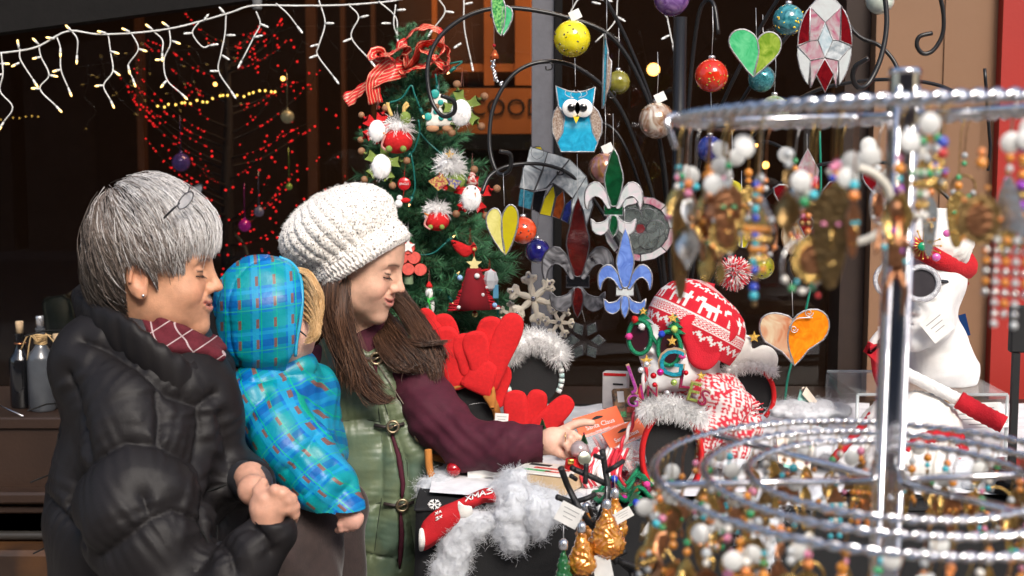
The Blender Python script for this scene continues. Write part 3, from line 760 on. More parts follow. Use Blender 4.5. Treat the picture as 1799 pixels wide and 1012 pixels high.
# maroon sleeve and shirt
mar = mat('maroon_jersey', (.058, .0045, .016), .8, var=.14, scale=90, sheen=.0, bump=.3, bscale=500)
ar = SDF(); ar.chain([W(722, 655, 2.97), W(768, 735, 2.9), W(822, 783, 2.83), W(890, 785, 2.795), W(958, 779, 2.77)], [.060, .056, .049, .044, .037], .03)
arcs = [seam(ar, [(890, 752), (890, 785), (888, 816)])]
def crease(V, N):
    e = V - np.array(W(800, 745, 2.8)); d = np.linalg.norm(e, axis=1); return V + N * (.0032 * np.sin(e[:, 0] * 150 + e[:, 2] * 190) * np.exp(-d / .06) + .0018 * np.sin(V[:, 0] * 95 - V[:, 2] * 130 + 3 * np.sin(V[:, 0] * 23)))[:, None]
garment('sleeve', ar, .0045, mar, young, arcs, .003, .006, .001, 3., .0018, 22, post=crease, cut=lambda V: V[:, 0] < W(957, 779, 2.77).x)
sh = SDF(); sh.cap(W(655, 665, 3.02), W(665, 1030, 3.02), .10, .115, .02, flat=((1, 0, 0), .85)); sh.cap(W(636, 575, 2.985), W(645, 640, 3.0), .054, .08, .02); sh.cap(W(590, 650, 3.), W(735, 650, 3.02), .06, .06, .03)
sh.chain([W(570, 660, 3.0), W(520, 800, 2.9), W(560, 870, 2.8)], [.06, .05, .035], .03)
garment('shirt', sh, .006, mar, young, wr=.003, ws=18, cut=lambda V: V[:, 2] < 1.4)
# jeans and shoes are the body's own dark legs; belt line scarf-ends stay hidden by the vest
vm = mat('olive_satin', (.135, .165, .090), .40, var=.25, scale=9, sheen=0, bump=.12, bscale=200, c2=(.075, .115, .080))
vs = SDF()
vs.cap(W(660, 690, 3.02), W(674, 890, 3.0), .122, .135, .03, flat=((0, 1, 0), .95)); vs.cap(W(674, 890, 3.0), W(670, 1035, 3.0), .135, .126, .03)
vs.cap(W(600, 655, 3.0), W(722, 655, 3.03), .066, .06, .05); vs.ell(W(722, 815, 2.96), (.078, .09, .15), .05); vs.ell(W(716, 920, 2.97), (.07, .08, .12), .05); vs.ell(W(612, 760, 2.97), (.07, .09, .18), .05)
vs.cap(W(620, 610, 3.02), W(655, 612, 3.02), .060, .056, .04); vs.cap(W(630, 590, 3.02), W(648, 560, 3.0), .054, .05, .01, -1)
vs.cap(W(742, 665, 2.97), W(775, 735, 2.92), .050, .052, .01, -1)
slit = [seam(vs, [(688, 762), (700, 800), (708, 850), (706, 880)]), seam(vs, [(704, 900), (706, 940), (702, 1000)]), seam(vs, [(652, 612), (662, 655)])]
vsm = [seam(vs, p) for p in ([(565, 743), (610, 740), (640, 737), (672, 742)], [(688, 740), (720, 733), (748, 730)], [(590, 888), (640, 889), (668, 884)], [(715, 884), (752, 878)], [(612, 984), (650, 978), (690, 984)],
                             [(655, 645), (663, 690), (668, 742), (671, 800), (668, 884), (655, 985)], [(662, 655), (675, 700), (684, 740), (700, 775), (716, 815), (718, 884), (733, 985)])]
puff_line = vsm[-2:]
def vpost(V, N):
    d = np.full(len(V), 9.)
    for s_ in slit: d = np.minimum(d, poly_dist(V, s_)[0])
    run = V[:, 2]
    side = np.sin(V[:, 2] * 95 + 2.2 * np.sin(V[:, 0] * 35)) * .0016 + .0022 * np.sin(V[:, 0] * 60 - V[:, 2] * 33)
    return V + N * (side - .028 * np.exp(-(d / .005) ** 4))[:, None]
o = garment('vest', vs, .0042, [vm, mar], young, vsm, .013, .034, .0020, 6.0, .0022, 11, post=vpost, cut=lambda V: (V[:, 2] > W(660, 1004, 2.9).z + .05 * np.sin(V[:, 0] * 9)), pf=260, stitch=.0010, stm=mat('dark_green_thread', (.02, .03, .018), .8))
for s_ in slit: mb = MB(); n_ = len(s_); mb.tube([Vector(q) + ray(700, 800).normalized() * .006 for q in s_], [.0045 * math.sin(math.pi * min(1, max(.04, k / (n_ - 1)))) ** .5 + .0012 for k in range(n_)], 7); mb.build('shirt_showing', mar, young)
# collar roll of the vest
mb = MB(); mb.tube(bez([vs.hit(598, 590, off=.0), vs.hit(620, 605, off=-.0), vs.hit(645, 625), vs.hit(668, 610), vs.hit(672, 590)], 5), .0085, 8); mb.build('vest_collar', vm, young)
br_ = mat('antique_brass', (.32, .25, .16), .35, .9, var=.3); lea = mat('dark_leather', (.03, .022, .02), .5)
for (x, y) in ((661, 630), (690, 750), (707, 888)):
    c = vs.hit(x, y, off=-.008); n = Vector((.1, -1, .1)).normalized(); u = Vector((1, .1, -.1)); v = Vector((.1, .1, 1))
    mb = MB(); mb.tube([c + u * (.0115 * math.cos(a)) + v * (.0115 * math.sin(a)) for a in [2 * math.pi * k / 18 for k in range(18)]], .0030, 7, closed=True)
    mb.tube([c - u * .010 - v * .006, c + u * .010 + v * .006], .0022, 6); t_ = mb.build('toggle', br_, young)
    mb = MB(); mb.tube([vs.hit(x - 33, y - 3, off=-.003), vs.hit(x - 16, y, off=-.005), c + Vector((0, .002, 0))], [.0045, .004, .003], 6); mb.tube([c, vs.hit(x + 20, y - 6, off=-.004)], [.003, .0042], 6); mb.build('toggle_strap', lea, young)
# necklace cord with a disc
cord = mat('waxed_cord', (.16, .13, .1), .8)
nl = thing('necklace', 'long cord necklace with a brass coin pendant over the green vest', 'necklace', vs.hit(735, 760))
mb = MB(); mb.tube([vs.hit(x, y, off=-.006) for x, y in ((664, 640), (690, 680), (712, 715), (728, 742))], .0012, 5); mb.tube([vs.hit(x, y, off=-.006) for x, y in ((672, 610), (690, 640), (708, 685), (722, 720), (728, 742))], .0012, 5); mb.build('cord', cord, nl)
mb = MB(); q = vs.hit(729, 742, off=-.008); mb.ball(q, .005, 10, 8); mb.build('bead', lea, nl)
mb = MB(); q = vs.hit(736, 765, off=-.008); mb.lathe(q, [(.0045, -.0015), (.013, -.0015), (.014, 0), (.013, .0015), (.0045, .0015), (.0035, 0)], 18, Matrix.Rotation(R(75), 4, 'X') @ Matrix.Rotation(R(50), 4, 'Y')); mb.build('pendant', br_, nl)
# long hair
mb = MB(); def_c = lambda r: tuple(Vector((.022, .010, .006)).lerp(Vector((.17, .085, .05)), r.random() ** 1.6))
G1 = [([(588, 465, 2.87), (582, 530, 2.845), (596, 585, 2.84), (618, 630, 2.835), (640, 675, 2.83), (668, 704, 2.83), (686, 700, 2.83)], .014, .012),
      ([(600, 470, 2.88), (596, 550, 2.84), (606, 600, 2.835), (622, 650, 2.83), (628, 690, 2.83)], .014, .012),
      ([(598, 478, 2.88), (600, 545, 2.85), (614, 600, 2.84), (634, 655, 2.835), (650, 695, 2.835)], .012, .014),
      ([(570, 470, 2.89), (572, 550, 2.86), (590, 600, 2.85), (605, 640, 2.845), (612, 676, 2.84)], .014, .012),
      ([(606, 475, 2.90), (604, 520, 2.87), (612, 580, 2.86), (630, 640, 2.84), (672, 690, 2.84)], .010, .012)]
G2 = [([(676, 515, 2.99), (700, 535, 2.98), (722, 565, 2.96), (742, 600, 2.93), (760, 640, 2.91), (764, 672, 2.9)], .014, .013),
      ([(690, 500, 3.0), (712, 530, 2.99), (734, 560, 2.97), (754, 592, 2.95), (768, 620, 2.93), (776, 640, 2.93)], .012, .012),
      ([(662, 548, 2.99), (680, 575, 2.96), (700, 600, 2.92), (725, 628, 2.9), (744, 655, 2.89)], .013, .015),
      ([(668, 540, 3.0), (690, 590, 2.95), (715, 600, 2.92), (748, 605, 2.91), (782, 600, 2.92)], .008, .004),
      ([(655, 560, 2.98), (668, 600, 2.93), (690, 630, 2.9), (715, 648, 2.89), (735, 640, 2.89)], .010, .012)]
for gi, (G, n) in enumerate(((G1, 3300), (G2, 3000))):
    strands(mb, [(bez([W(*p) for p in g_], 5), a, b) for g_, a, b in G], n, .014, .00048, .010, 14, 11 + gi, def_c)
strands(mb, [(bez([W(*p) for p in g_], 5), a * 1.7, b * 1.9) for g_, a, b in G1 + G2], 420, .03, .0004, .016, 16, 77, def_c)
mb.build('hair', mat('hair_brown', (.1, .06, .04), .33, attr='col', var=.1), young, color=True)
# solid cores so that light does not pass the locks
hc = SDF()
for G in (G1, G2):
    for g_, a, b in G: hc.chain([W(p[0], p[1], p[2] + .012) for p in g_[:-1]], [a * .62] * (len(g_) - 1), .01)
V, F = hc.mesh(.005); mesh_obj('hair_core', V, F.tolist(), mat('hair_core', (.028, .014, .009), .7), young)
# knit hat
def knit_hat(name, parent, cx, axis, fwd, prof, sq, ribs, m, rows=90, cols=520, depth=.0042, seed=0, fuzz=0, fm=None):
    axis = Vector(axis).normalized(); fwd = Vector(fwd); fwd = (fwd - axis * fwd.dot(axis)).normalized(); sd2 = axis.cross(fwd)
    V = []; F = []; r_ = random.Random(seed)
    for i in range(rows + 1):
        v = i / rows; t = v * (len(prof) - 1); k = min(int(t), len(prof) - 2); f = t - k; f = f * f * (3 - 2 * f) if False else f
        rad = prof[k][0] * (1 - f) + prof[k + 1][0] * f; z = prof[k][1] * (1 - f) + prof[k + 1][1] * f; off = prof[k][2] * (1 - f) + prof[k + 1][2] * f
        for j in range(cols):
            u = 2 * math.pi * j / cols; band_ = v < .20
            if band_: rib = abs(math.sin(v / .20 * math.pi * 2.0)) * .9 + .35 * math.sin(u * ribs * 2.4 + (int(v / .05) % 2) * 1.5)
            else: rib = abs(math.sin(u * ribs / 2 + v * 2.2)) ** .7 * 1.15 + .32 * math.sin(v * 150 + 3.0 * math.sin(u * ribs + v * 4.4))
            d = depth * rib * min(1, rad / .05)
            d += .0016 * noise.noise(Vector((math.cos(u) * 9, math.sin(u) * 9, v * 26 + seed))) + .0024 * noise.noise(Vector((math.cos(u) * 2.4, math.sin(u) * 2.4, v * 4 + seed)))
            rr_ = rad + d; V.append(Vector(cx) + axis * z + fwd * (math.cos(u) * rr_ * sq + off) + sd2 * (math.sin(u) * rr_))
    for i in range(rows):
        for j in range(cols): a = i * cols + j; b = i * cols + (j + 1) % cols; F.append((a, b, b + cols, a + cols))
    F.append(tuple(range(rows * cols, (rows + 1) * cols)))
    o = mesh_obj(name, V, F, m, parent)
    if fuzz:
        mb = MB()
        for _ in range(fuzz):
            p = V[r_.randrange(len(V))]; n = (p - (Vector(cx) + axis * .05)).normalized(); d = Vector((r_.gauss(0, 1), r_.gauss(0, 1), r_.gauss(0, 1))) * .6
            q = p + (n * .5 + d).normalized() * r_.uniform(.002, .006); mb.tube([p, (p + q) / 2 + d * .0015, q], .00028, 3, cap=False)
        mb.build('wool_fuzz', fm or m, parent)
    return o
def wool():
    m = mat('white_boucle', (.78, .74, .69), .9, var=.05, scale=20, sheen=.4); t = m.node_tree; N, L = t.nodes, t.links; p = principled(m); old = p.inputs['Base Color'].links[0].from_socket
    tc = N.new('ShaderNodeTexCoord'); nz = N.new('ShaderNodeTexNoise'); nz.inputs['Scale'].default_value = 300; nz.inputs['Detail'].default_value = 2; L.new(tc.outputs['Object'], nz.inputs[0])
    g_ = N.new('ShaderNodeMath'); g_.operation = 'GREATER_THAN'; g_.inputs[1].default_value = .60; L.new(nz.outputs['Fac'], g_.inputs[0])
    mm = N.new('ShaderNodeMix'); mm.data_type = 'RGBA'; L.new(g_.outputs[0], mm.inputs[0]); L.new(old, mm.inputs[6]); mm.inputs[7].default_value = (.10, .085, .075, 1); L.new(mm.outputs[2], p.inputs['Base Color'])
    return m
ax = Vector((-.52, .06, .85))
hc_ = W(642, 452, 2.93)
knit_hat('knit_hat', young, hc_, ax, (.85, .05, .52), [(.098, -.016, -.004), (.107, -.002, -.004), (.104, .018, -.006), (.101, .032, -.008), (.114, .052, -.012), (.122, .075, -.014), (.120, .098, -.018), (.107, .122, -.022), (.082, .142, -.024), (.048, .155, -.024), (.012, .160, -.024), (.001, .160, -.024)], 1.0, 30, wool(), seed=3, fuzz=5000, fm=mat('white_fuzz', (.85, .82, .78), .9))
# ---------------- setting ----------------
def struct(o): o['kind'] = 'structure'; return o
pav = mat('paving', (.22, .20, .18), .8, var=.2, scale=6, bump=.3, bscale=60)
mb = MB(); mb.box((0, -2, -.02), (60, 40, .04)); struct(mb.build('pavement', pav, smooth=False))
road = mat('asphalt', (.05, .05, .052), .85, var=.2, scale=20, bump=.4, bscale=200)
mb = MB(); mb.box((0, -7.5, .004 + .0), (60, 6, .008)); struct(mb.build('road', road, smooth=False))
# the row of buildings across the street (seen only as dark reflections)
bk = mat('street_brick', (.17, .10, .075), .85, var=.25, scale=3); wn = mat('street_window', (.02, .025, .03), .1)
for i, (x, wd_, h_) in enumerate(((-13, 12, 9.5), (-1, 11.6, 8.2), (11, 12, 10))):
    b = thing('brick_building', ('tall', 'low', 'tallest')[i] + ' dark brick building across the street behind the viewer', 'building', (x, -12.5, 0))
    mb = MB(); mb.box((x, -14.5, h_ / 2), (wd_, 5, h_)); mb.box((x, -11.9, h_ - .2), (wd_, .5, .4)); mb.build('wall', bk, b, smooth=False)
    for k in range(4):
        for z in (1.6, 4.6, 7.2):
            if z + .8 < h_: mb = MB(); mb.box((x - wd_ / 2 + 1.6 + k * 2.8, -11.98, z), (1.2, .08, 1.7)); mb.build('window', wn, b, smooth=False)
# ---- shop front
WY = 3.95
frame = mat('black_paint', (.005, .0045, .0045), .7, var=.2, scale=40, bump=.1); principled(frame).inputs['Specular IOR Level'].default_value = .15
greyf = mat('grey_mullion', (.10, .10, .115), .5, var=.1, scale=50, bump=.12)
def winglass():
    m = bpy.data.materials.new('window_glass'); m.use_nodes = True; t = m.node_tree; t.nodes.clear(); N, L = t.nodes, t.links
    o = N.new('ShaderNodeOutputMaterial'); mx = N.new('ShaderNodeMixShader'); tr_ = N.new('ShaderNodeBsdfTransparent'); g_ = N.new('ShaderNodeBsdfGlossy'); f = N.new('ShaderNodeFresnel')
    f.inputs[0].default_value = 1.5; tr_.inputs[0].default_value = (.78, .78, .76, 1); g_.inputs['Roughness'].default_value = .01
    L.new(f.outputs[0], mx.inputs[0]); L.new(tr_.outputs[0], mx.inputs[1]); L.new(g_.outputs[0], mx.inputs[2]); L.new(mx.outputs[0], o.inputs[0]); return m
wglass = winglass()
sf = thing('shop_window', 'large dark shop window with black frame and grey mullion behind the stall', 'window', (-.3, WY, .6))
def px_box(mb, x0, y0, x1, y1, Y, th, bev=0):
    a = W(x0, y0, Y); b = W(x1, y1, Y); mb.box(((a.x + b.x) / 2, Y + th / 2, (a.z + b.z) / 2), (abs(b.x - a.x), th, abs(a.z - b.z)), None, bev)
xl = -3.4; xr = W(1466, 300, WY).x; zt = 3.1; zs = W(30, 735, WY).z; xm0, xm1 = W(934, 150, WY).x, W(972, 150, WY).x
for a, b in ((xl, xm0), (xm1, xr)):
    mb = MB(); mb.box(((a + b) / 2, WY + .03, (zt + zs) / 2), (b - a - .004, .006, zt - zs - .01)); mb.build('pane', wglass, sf, smooth=False)
mb = MB(); mb.box(((xm0 + xm1) / 2, WY + .0, (zt + zs) / 2), (xm1 - xm0, .10, zt - zs)); mb.build('mullion', greyf, sf, smooth=False)
mb = MB(); mb.box(((xm1 + .012), WY - .0, (zt + zs) / 2), (.020, .13, zt - zs)); mb.build('mullion_edge', frame, sf, smooth=False)
mb = MB(); mb.box((xr + .035, WY - .01, 1.5), (.066, .16, 3.2)); mb.build('frame_side', mat('dark_brown_frame', (.025, .014, .010), .45), sf, smooth=False)
# sloping awning rail at upper left
mb = MB(); a = W(-60, 78, 3.7); b = W(447, 5, 3.9); a2 = W(-60, 10, 3.7); d_ = b - a
ln_ = Vector((W(960, -70, 3.95) - a)); mb.tube([W(-300, 105, 3.66) + Vector((0, 0, .05)), W(448, -7, 3.88) + Vector((0, 0, .028)), W(960, -55, 3.93)], .058, 4)
rail = mb.build('awning_rail', frame, smooth=False); tag(rail, 'black awning rail sloping across the upper left corner', 'rail')
mb = MB(); c = W(452, 6, 3.7); mb.lathe(c, [(.011, -.016), (.0125, -.012), (.0125, .012), (.011, .03)], 12); mb.tube([c + Vector((0, 0, .02)), c + Vector((0, .1, .06))], .006, 6); tag(mb.build('light_clip', mat('grey_pipe', (.12, .12, .12), .5), smooth=True), 'short grey clamp holding the icicle lights to the rail', 'clamp')
# sill and panelling under the window
brn = mat('brown_paint', (.026, .013, .008), .45, var=.15, scale=8, bump=.15)
sl = thing('window_ledge', 'brown wooden ledge and panel under the shop window', 'ledge', (xl, 3.6, 0))
yf = 3.50; zb = W(30, 737, yf).z
mb = MB(); mb.box((-.9, (yf + WY) / 2 + .02, zb - .015), (5.2, WY - yf, .03), None, .004); mb.build('sill', brn, sl, smooth=False)
mb = MB(); mb.box((-.9, yf + .055, zb - .17), (5.2, .05, .28)); mb.build('panel', brn, sl, smooth=False)
mb = MB(); z1 = W(30, 872, yf).z; mb.box((-.9, yf + .02, z1), (5.2, .09, .03), None, .006); mb.box((-.9, yf + .03, z1 - .035), (5.2, .06, .02), None, .004); mb.build('moulding', brn, sl, smooth=False)
st = mat('crumbling_plaster', (.20, .17, .15), .9, var=.5, scale=18, bump=1, bscale=60, c2=(.035, .03, .028)); mb = MB(); mb.box((-.9, yf + .06, z1 - .075), (5.2, .06, .055)); mb.build('plaster', st, sl, smooth=False)
mb = MB(); mb.tube([(-3.4, yf + .03, z1 - .11), (1.4, yf + .03, z1 - .11)], .012, 8); mb.build('pipe', mat('old_pipe', (.06, .055, .05), .4, .5), sl)
ob = mat('old_beam', (.10, .042, .014), .5, var=.3, scale=4, bump=.4, bscale=30, c2=(.02, .01, .006)); mb = MB(); mb.box((-.9, yf + .0, z1 - .19), (5.2, .12, .13), None, .012); mb.build('beam', ob, sl, smooth=False)
mb = MB(); mb.box((-.9, yf + .14, .22), (5.2, .12, .5)); mb.build('base', pav, sl, smooth=False)
# brown and red walls on the right
tan = mat('tan_render', (.20, .105, .055), .55, var=.06, scale=3, bump=.10, bscale=40)
xb = W(1757, 0, 3.8).x; xa = xr + .07
mb = MB(); mb.box(((xa + xb) / 2, 3.87, 1.6), (xb - xa, .12, 3.4), None, 0)
for k in (.38,): mb.box((xa + (xb - xa) * .58, 3.808, 1.6), (.012, .008, 3.4))
bw = mb.build('brown_wall', tan, smooth=False); tag(bw, 'smooth tan brown rendered wall right of the shop window', 'wall')
red = mat('red_paint', (.30, .016, .010), .5, var=.06, scale=4, bump=.08)
mb = MB(); mb.box((xb + .6, 3.83, 1.6), (1.2, .12, 3.4)); rw = mb.build('red_wall', red, smooth=False); tag(rw, 'bright red painted wall at the right edge', 'wall')
mb = MB(); mb.box((0, 8.2, 1.6), (14, .1, 3.6)); struct(mb.build('room_wall', mat('room_dark', (.035, .020, .015), .8), smooth=False))
mb = MB(); mb.box((0, 6, 3.3), (14, 4.4, .08)); struct(mb.build('room_ceiling', mat('room_dark2', (.03, .02, .016), .8), smooth=False))
mb = MB(); mb.box((-4.6, 6, 1.6), (.1, 4.4, 3.6)); mb.box((4.6, 6, 1.6), (.1, 4.4, 3.6)); struct(mb.build('room_side_walls', M['room_dark2'], smooth=False))
mb = MB(); mb.box((0, WY + .02, 3.6), (9, .3, 1.0)); struct(mb.build('wall_above_window', frame, smooth=False))
# ---- dim things built behind the glass, standing in for street reflections
RY = 5.2
# cabinet whose orange boards stand in for a reflected street building
cb = thing('reflection_cabinet', 'added orange wooden cabinet with dark lettering, standing in for a street reflection', 'cabinet', W(870, 300, RY))
wood = mat('orange_wood', (.30, .10, .025), .5, var=.3, scale=3, bump=.1)
wood2 = mat('dark_wood', (.05, .022, .012), .5, var=.3, scale=4)
mb = MB(); px_box(mb, 700, 155, 936, 235, RY, .04); mb.build('sign_board', wood, cb, smooth=False)
mb = MB(); px_box(mb, 700, -60, 936, 152, RY + .2, .04); mb.build('back', wood2, cb, smooth=False)
for x0, x1 in ((758, 768), (850, 868), (905, 936)):
    mb = MB(); px_box(mb, x0, -60, x1, 150, RY + .1, .05); mb.build('post', wood, cb, smooth=False)
mb = MB(); px_box(mb, 700, 112, 936, 126, RY + .12, .05); mb.build('rail', wood, cb, smooth=False)
mb = MB(); px_box(mb, 640, 237, 1000, 262, RY, .3); mb.build('counter', mat('counter_dark', (.01, .011, .013), .3), cb, smooth=False)
mb = MB(); px_box(mb, 700, 264, 1000, 420, RY + .1, .1); mb.build('counter_front', wood2, cb, smooth=False)
ld = bpy.data.lights.new('cabinet_fill_light', 'AREA'); lo = bpy.data.objects.new('cabinet_fill_light', ld); col.objects.link(lo); ld.shape = 'RECTANGLE'; ld.size = 1.6; ld.size_y = .3; ld.energy = 28; ld.color = (1, .55, .25); lo.location = (.15, 4.75, 3.1); lo.rotation_euler = (R(25), 0, 0)  # added warm fill light that brightens the cabinet boards
inkm = mat('black_ink', (.015, .008, .006), .6)
def text(s_, loc, size, m, parent, rot=(90, 0, 0), ext=.0006, name='lettering', align='CENTER', label=None, mirror=False):
    cu = bpy.data.curves.new(name, 'FONT'); cu.body = s_; cu.size = size; cu.extrude = ext; cu.align_x = align; cu.align_y = 'CENTER'; cu.resolution_u = 3
    tmp = bpy.data.objects.new('tmp_text', cu); col.objects.link(tmp); dg = bpy.context.evaluated_depsgraph_get(); me = bpy.data.meshes.new_from_object(tmp.evaluated_get(dg)); bpy.data.objects.remove(tmp)
    me.materials.clear(); me.materials.append(m); o = bpy.data.objects.new(name, me); col.objects.link(o); o.rotation_euler = [R(a) for a in rot] if not isinstance(rot, Matrix) else rot.to_euler()
    o.location = Vector(loc) - (origin(parent) if parent else Vector()); o.parent = parent
    if mirror: o.scale = (-1, 1, 1)
    return o
text('MOCOOD', W(856, 190, RY - .004), .088, inkm, cb, name='lettering')
# dark piers; a faint glow is put into their panel colour
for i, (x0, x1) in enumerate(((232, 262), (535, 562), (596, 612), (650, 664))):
    mb = MB(); px_box(mb, x0, -80, x1, 560, RY + .9, .06); tag(mb.build('wall_panel_batten', mat('umber_panel_glow', (.05, .018, .009), .6, emit=(1, .3, .1), es=.006), smooth=False), ('leftmost', 'second', 'third', 'fourth')[i] + ' dim brown upright batten deep inside the shop', 'batten', 'upright battens deep inside the shop')
# red LED tree
ledr = mat('red_led', (.6, .01, .01), .3, emit=(1, .015, .02), es=.95); ledy = mat('yellow_led', (.9, .6, .2), .3, emit=(1, .62, .12), es=2.0)
rt_ = thing('red_light_tree', 'bare dark tree wound with tiny red lights, standing in for a window reflection', 'tree', W(405, 620, RY))
bark = mat('dark_bark', (.012, .008, .007), .8); mb = MB(); tr0 = W(408, 640, RY)
mb.tube([W(408, 640, RY), W(402, 480, RY), W(398, 330, RY), W(402, 200, RY), W(398, 60, RY)], [.030, .027, .024, .015, .006], 8); mb.build('trunk', bark, rt_)
r_ = random.Random(21); lb = MB(); bb = MB(); leds = MB()
for i in range(44):
    y0 = r_.uniform(60, 460); sd_ = r_.choice((-1, 1)); L_ = (60 + 120 * (1 - abs(y0 - 260) / 260)) * r_.uniform(.5, 1.1); dz = r_.uniform(-40, 40) - .55 * L_
    Y_ = RY + r_.uniform(-.35, .3); x0 = 400
    if sd_ < 0 and y0 > 180: dz = -.75 * L_
    P = [W(x0, y0, RY), W(x0 + sd_ * L_ * .4, y0 + dz * .25, (RY + Y_) / 2), W(x0 + sd_ * L_ * .75, y0 + dz * .65 + r_.uniform(-8, 8), Y_), W(x0 + sd_ * L_, y0 + dz + r_.uniform(-8, 8), Y_)]
    P = bez(P, 5); bb.tube(P, [.004 * (1 - k / len(P)) + .0008 for k in range(len(P))], 5)
    for k in range(int(L_ / 10)):
        t = r_.uniform(.15, 1) * (len(P) - 1); q = P[int(t)].lerp(P[min(int(t) + 1, len(P) - 1)], t % 1)
        if r_.random() < .16: q = q + Vector((r_.gauss(0, .012), r_.gauss(0, .02), r_.gauss(0, .012)))
        leds.ball(q + Vector((0, -.006, 0)), r_.uniform(.0016, .0034), 6, 4)
for i in range(70):
    leds.ball(W(r_.gauss(430, 60), r_.uniform(270, 520), RY + r_.uniform(-.4, .4)), r_.uniform(.002, .0045), 6, 4)
for i in range(60): leds.ball(W(r_.gauss(500, 55), r_.uniform(60, 400), RY + r_.uniform(-.4, .4)), r_.uniform(.0022, .004), 6, 4)
bb.build('branches', bark, rt_); o = leds.build('red_lights', ledr, rt_); o['kind'] = 'stuff'
# fairy lights on a swag
mb = MB(); P = [W(276 + 21.5 * i / 2.15, 181 + 1.5 * math.sin(i) - 1.0 * i + 6 * math.exp(-((i - 5) / 5) ** 2), RY - .3) for i in range(22)]
w_ = thing('fairy_lights', 'string of small yellow fairy lights drooping in front of the red tree', 'lights', P[0])
mb.tube(P, .001, 4); mb.build('wire', bark, w_)
mb = MB()
for i, p in enumerate(P):
    mb.ball(p + Vector((r_.gauss(0, .004), 0, r_.gauss(0, .004))), .0042, 6, 5)
o = mb.build('bulbs', ledy, w_); o['kind'] = 'stuff'
w_ = thing('fairy_lights', 'short dim string of yellow fairy lights at the far left edge', 'lights', W(0, 208, RY)); mb = MB(); P = [W(-10 + 11 * i, 210 - .9 * i + 1.2 * math.sin(i * 2), RY) for i in range(8)]; mb.tube(P, .001, 4); mb.build('wire', bark, w_)
mb = MB()
for p in P: mb.ball(p, .0026, 6, 4)
o = mb.build('bulbs', mat('yellow_led_dim', (.9, .6, .2), .3, emit=(1, .62, .12), es=.8), w_); o['kind'] = 'stuff'
for i, (x, y, rr_, wh) in enumerate(((378, 148, .0075, 'left'), (497, 138, .0085, 'right'), (892, 104, .008, 'upper'), (987, 85, .012, 'brightest'), (975, 115, .007, 'lower'), (838, 290, .005, 'small'), (1148, 122, .024, 'glowing'), (958, 95, .013, 'amber'), (875, 258, .005, 'tiny'), (1345, 290, .014, 'round'), (1330, 255, .008, 'pinpoint'))):
    mb = MB(); mb.ball(W(x, y, RY + .3), rr_, 10, 8); tag(mb.build('lamp', mat('warm_bulb', (1, .6, .2), .3, emit=(1, .45, .1), es=5)), wh + ' round warm bulb glowing inside the shop', 'bulb')
# baubles and small goods on a shelf inside
def shop_ball(x, y, px, c, lab, Y=4.9, emit=None):
    mb = MB(); q = W(x, y, Y); r = S(px, Y); mb.ball(q, r, 20, 14); mb.lathe(q + Vector((0, 0, r * .95)), [(r * .2, 0), (r * .2, r * .25), (r * .05, r * .3)], 8)
    mb.tube([q + Vector((0, 0, r * 1.2)), q + Vector((0, 0, r * 1.2 + .12))], .0007, 4); o = mb.build('glass_bauble', mat('bauble_' + lab.split()[0], c, .08, .3, coat=1, emit=c, es=.12)); tag(o, lab, 'bauble'); return o  # no lamps: a faint glow is put into the bauble material
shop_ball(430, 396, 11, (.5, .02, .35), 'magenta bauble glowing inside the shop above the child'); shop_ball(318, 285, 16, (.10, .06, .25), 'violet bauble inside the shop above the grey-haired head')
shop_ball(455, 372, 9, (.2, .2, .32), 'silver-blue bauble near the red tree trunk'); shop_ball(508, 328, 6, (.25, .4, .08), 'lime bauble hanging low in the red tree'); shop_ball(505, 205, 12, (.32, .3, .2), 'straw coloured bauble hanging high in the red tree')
# pale outline of a parked car, a tube standing in for its reflection
mb = MB(); P = bez([W(88, 575, RY), W(92, 540, RY), W(150, 500, RY + .1), W(215, 470, RY + .3), W(330, 430, RY + .4), W(380, 395, RY + .4), W(425, 425, RY + .5), W(440, 470, RY + .5)], 5); mb.tube(P, .006, 6); mb.build('x', None) if False else None
o = mb.build('car_outline', mat('dim_car_outline', (.10, .11, .11), .3)); tag(o, 'pale outline of a parked car, standing in for its window reflection', 'rail')
mb = MB(); mb.box(W(105, 560, RY), (.11, .03, .17), Matrix.Rotation(R(-8), 4, 'Y'), .02); tag(mb.build('chair_back', mat('dim_green', (.035, .05, .045), .5)), 'dim grey-green chair back inside the shop at left', 'chair')
# wine bottles on the ledge
zl = zb + .001
def bottle(x, y_base, hpx, cap_, body, lab, tw=False, Y=3.66):
    q = W(x, y_base, Y); q.z = zl; h = hpx * Y / FOC; t = thing('wine_bottle', lab, 'bottle', q, 'wine bottles on the ledge'); r = .036 if tw else .030
    mb = MB(); mb.lathe(q, [(r * .9, 0), (r, .006), (r, h * .60), (r * .93, h * .66), (r * .55, h * .74), (.0125, h * .80), (.012, h * .955), (.014, h * .96), (.014, h * .985), (.011, h * .985)], 24); o = mb.build('glass', body, t); soft(o, 50)
    mb = MB(); mb.lathe(q + Vector((0, 0, h * .98)), [(.0095, 0), (.0105, .03), (.009, .032)], 12); mb.build('cork', cap_, t)
    return t, q, h
cork = mat('cork', (.42, .30, .18), .85, var=.2, scale=150); gb_ = mat('black_glass', (.006, .006, .007), .06, coat=1); gg = mat('slate_bottle', (.055, .06, .068), .25, coat=.6)
t, q, h = bottle(40, 728, 135, cork, gb_, 'black wine bottle with a tall cork, leftmost on the ledge')
mb = MB(); mb.tube([q + Vector((.0135 * math.cos(a), .0135 * math.sin(a), h * .85)) for a in [k * .5 for k in range(13)]], .0022, 5, closed=True); mb.build('copper_ring', mat('copper', (.6, .22, .1), .3, 1), t)
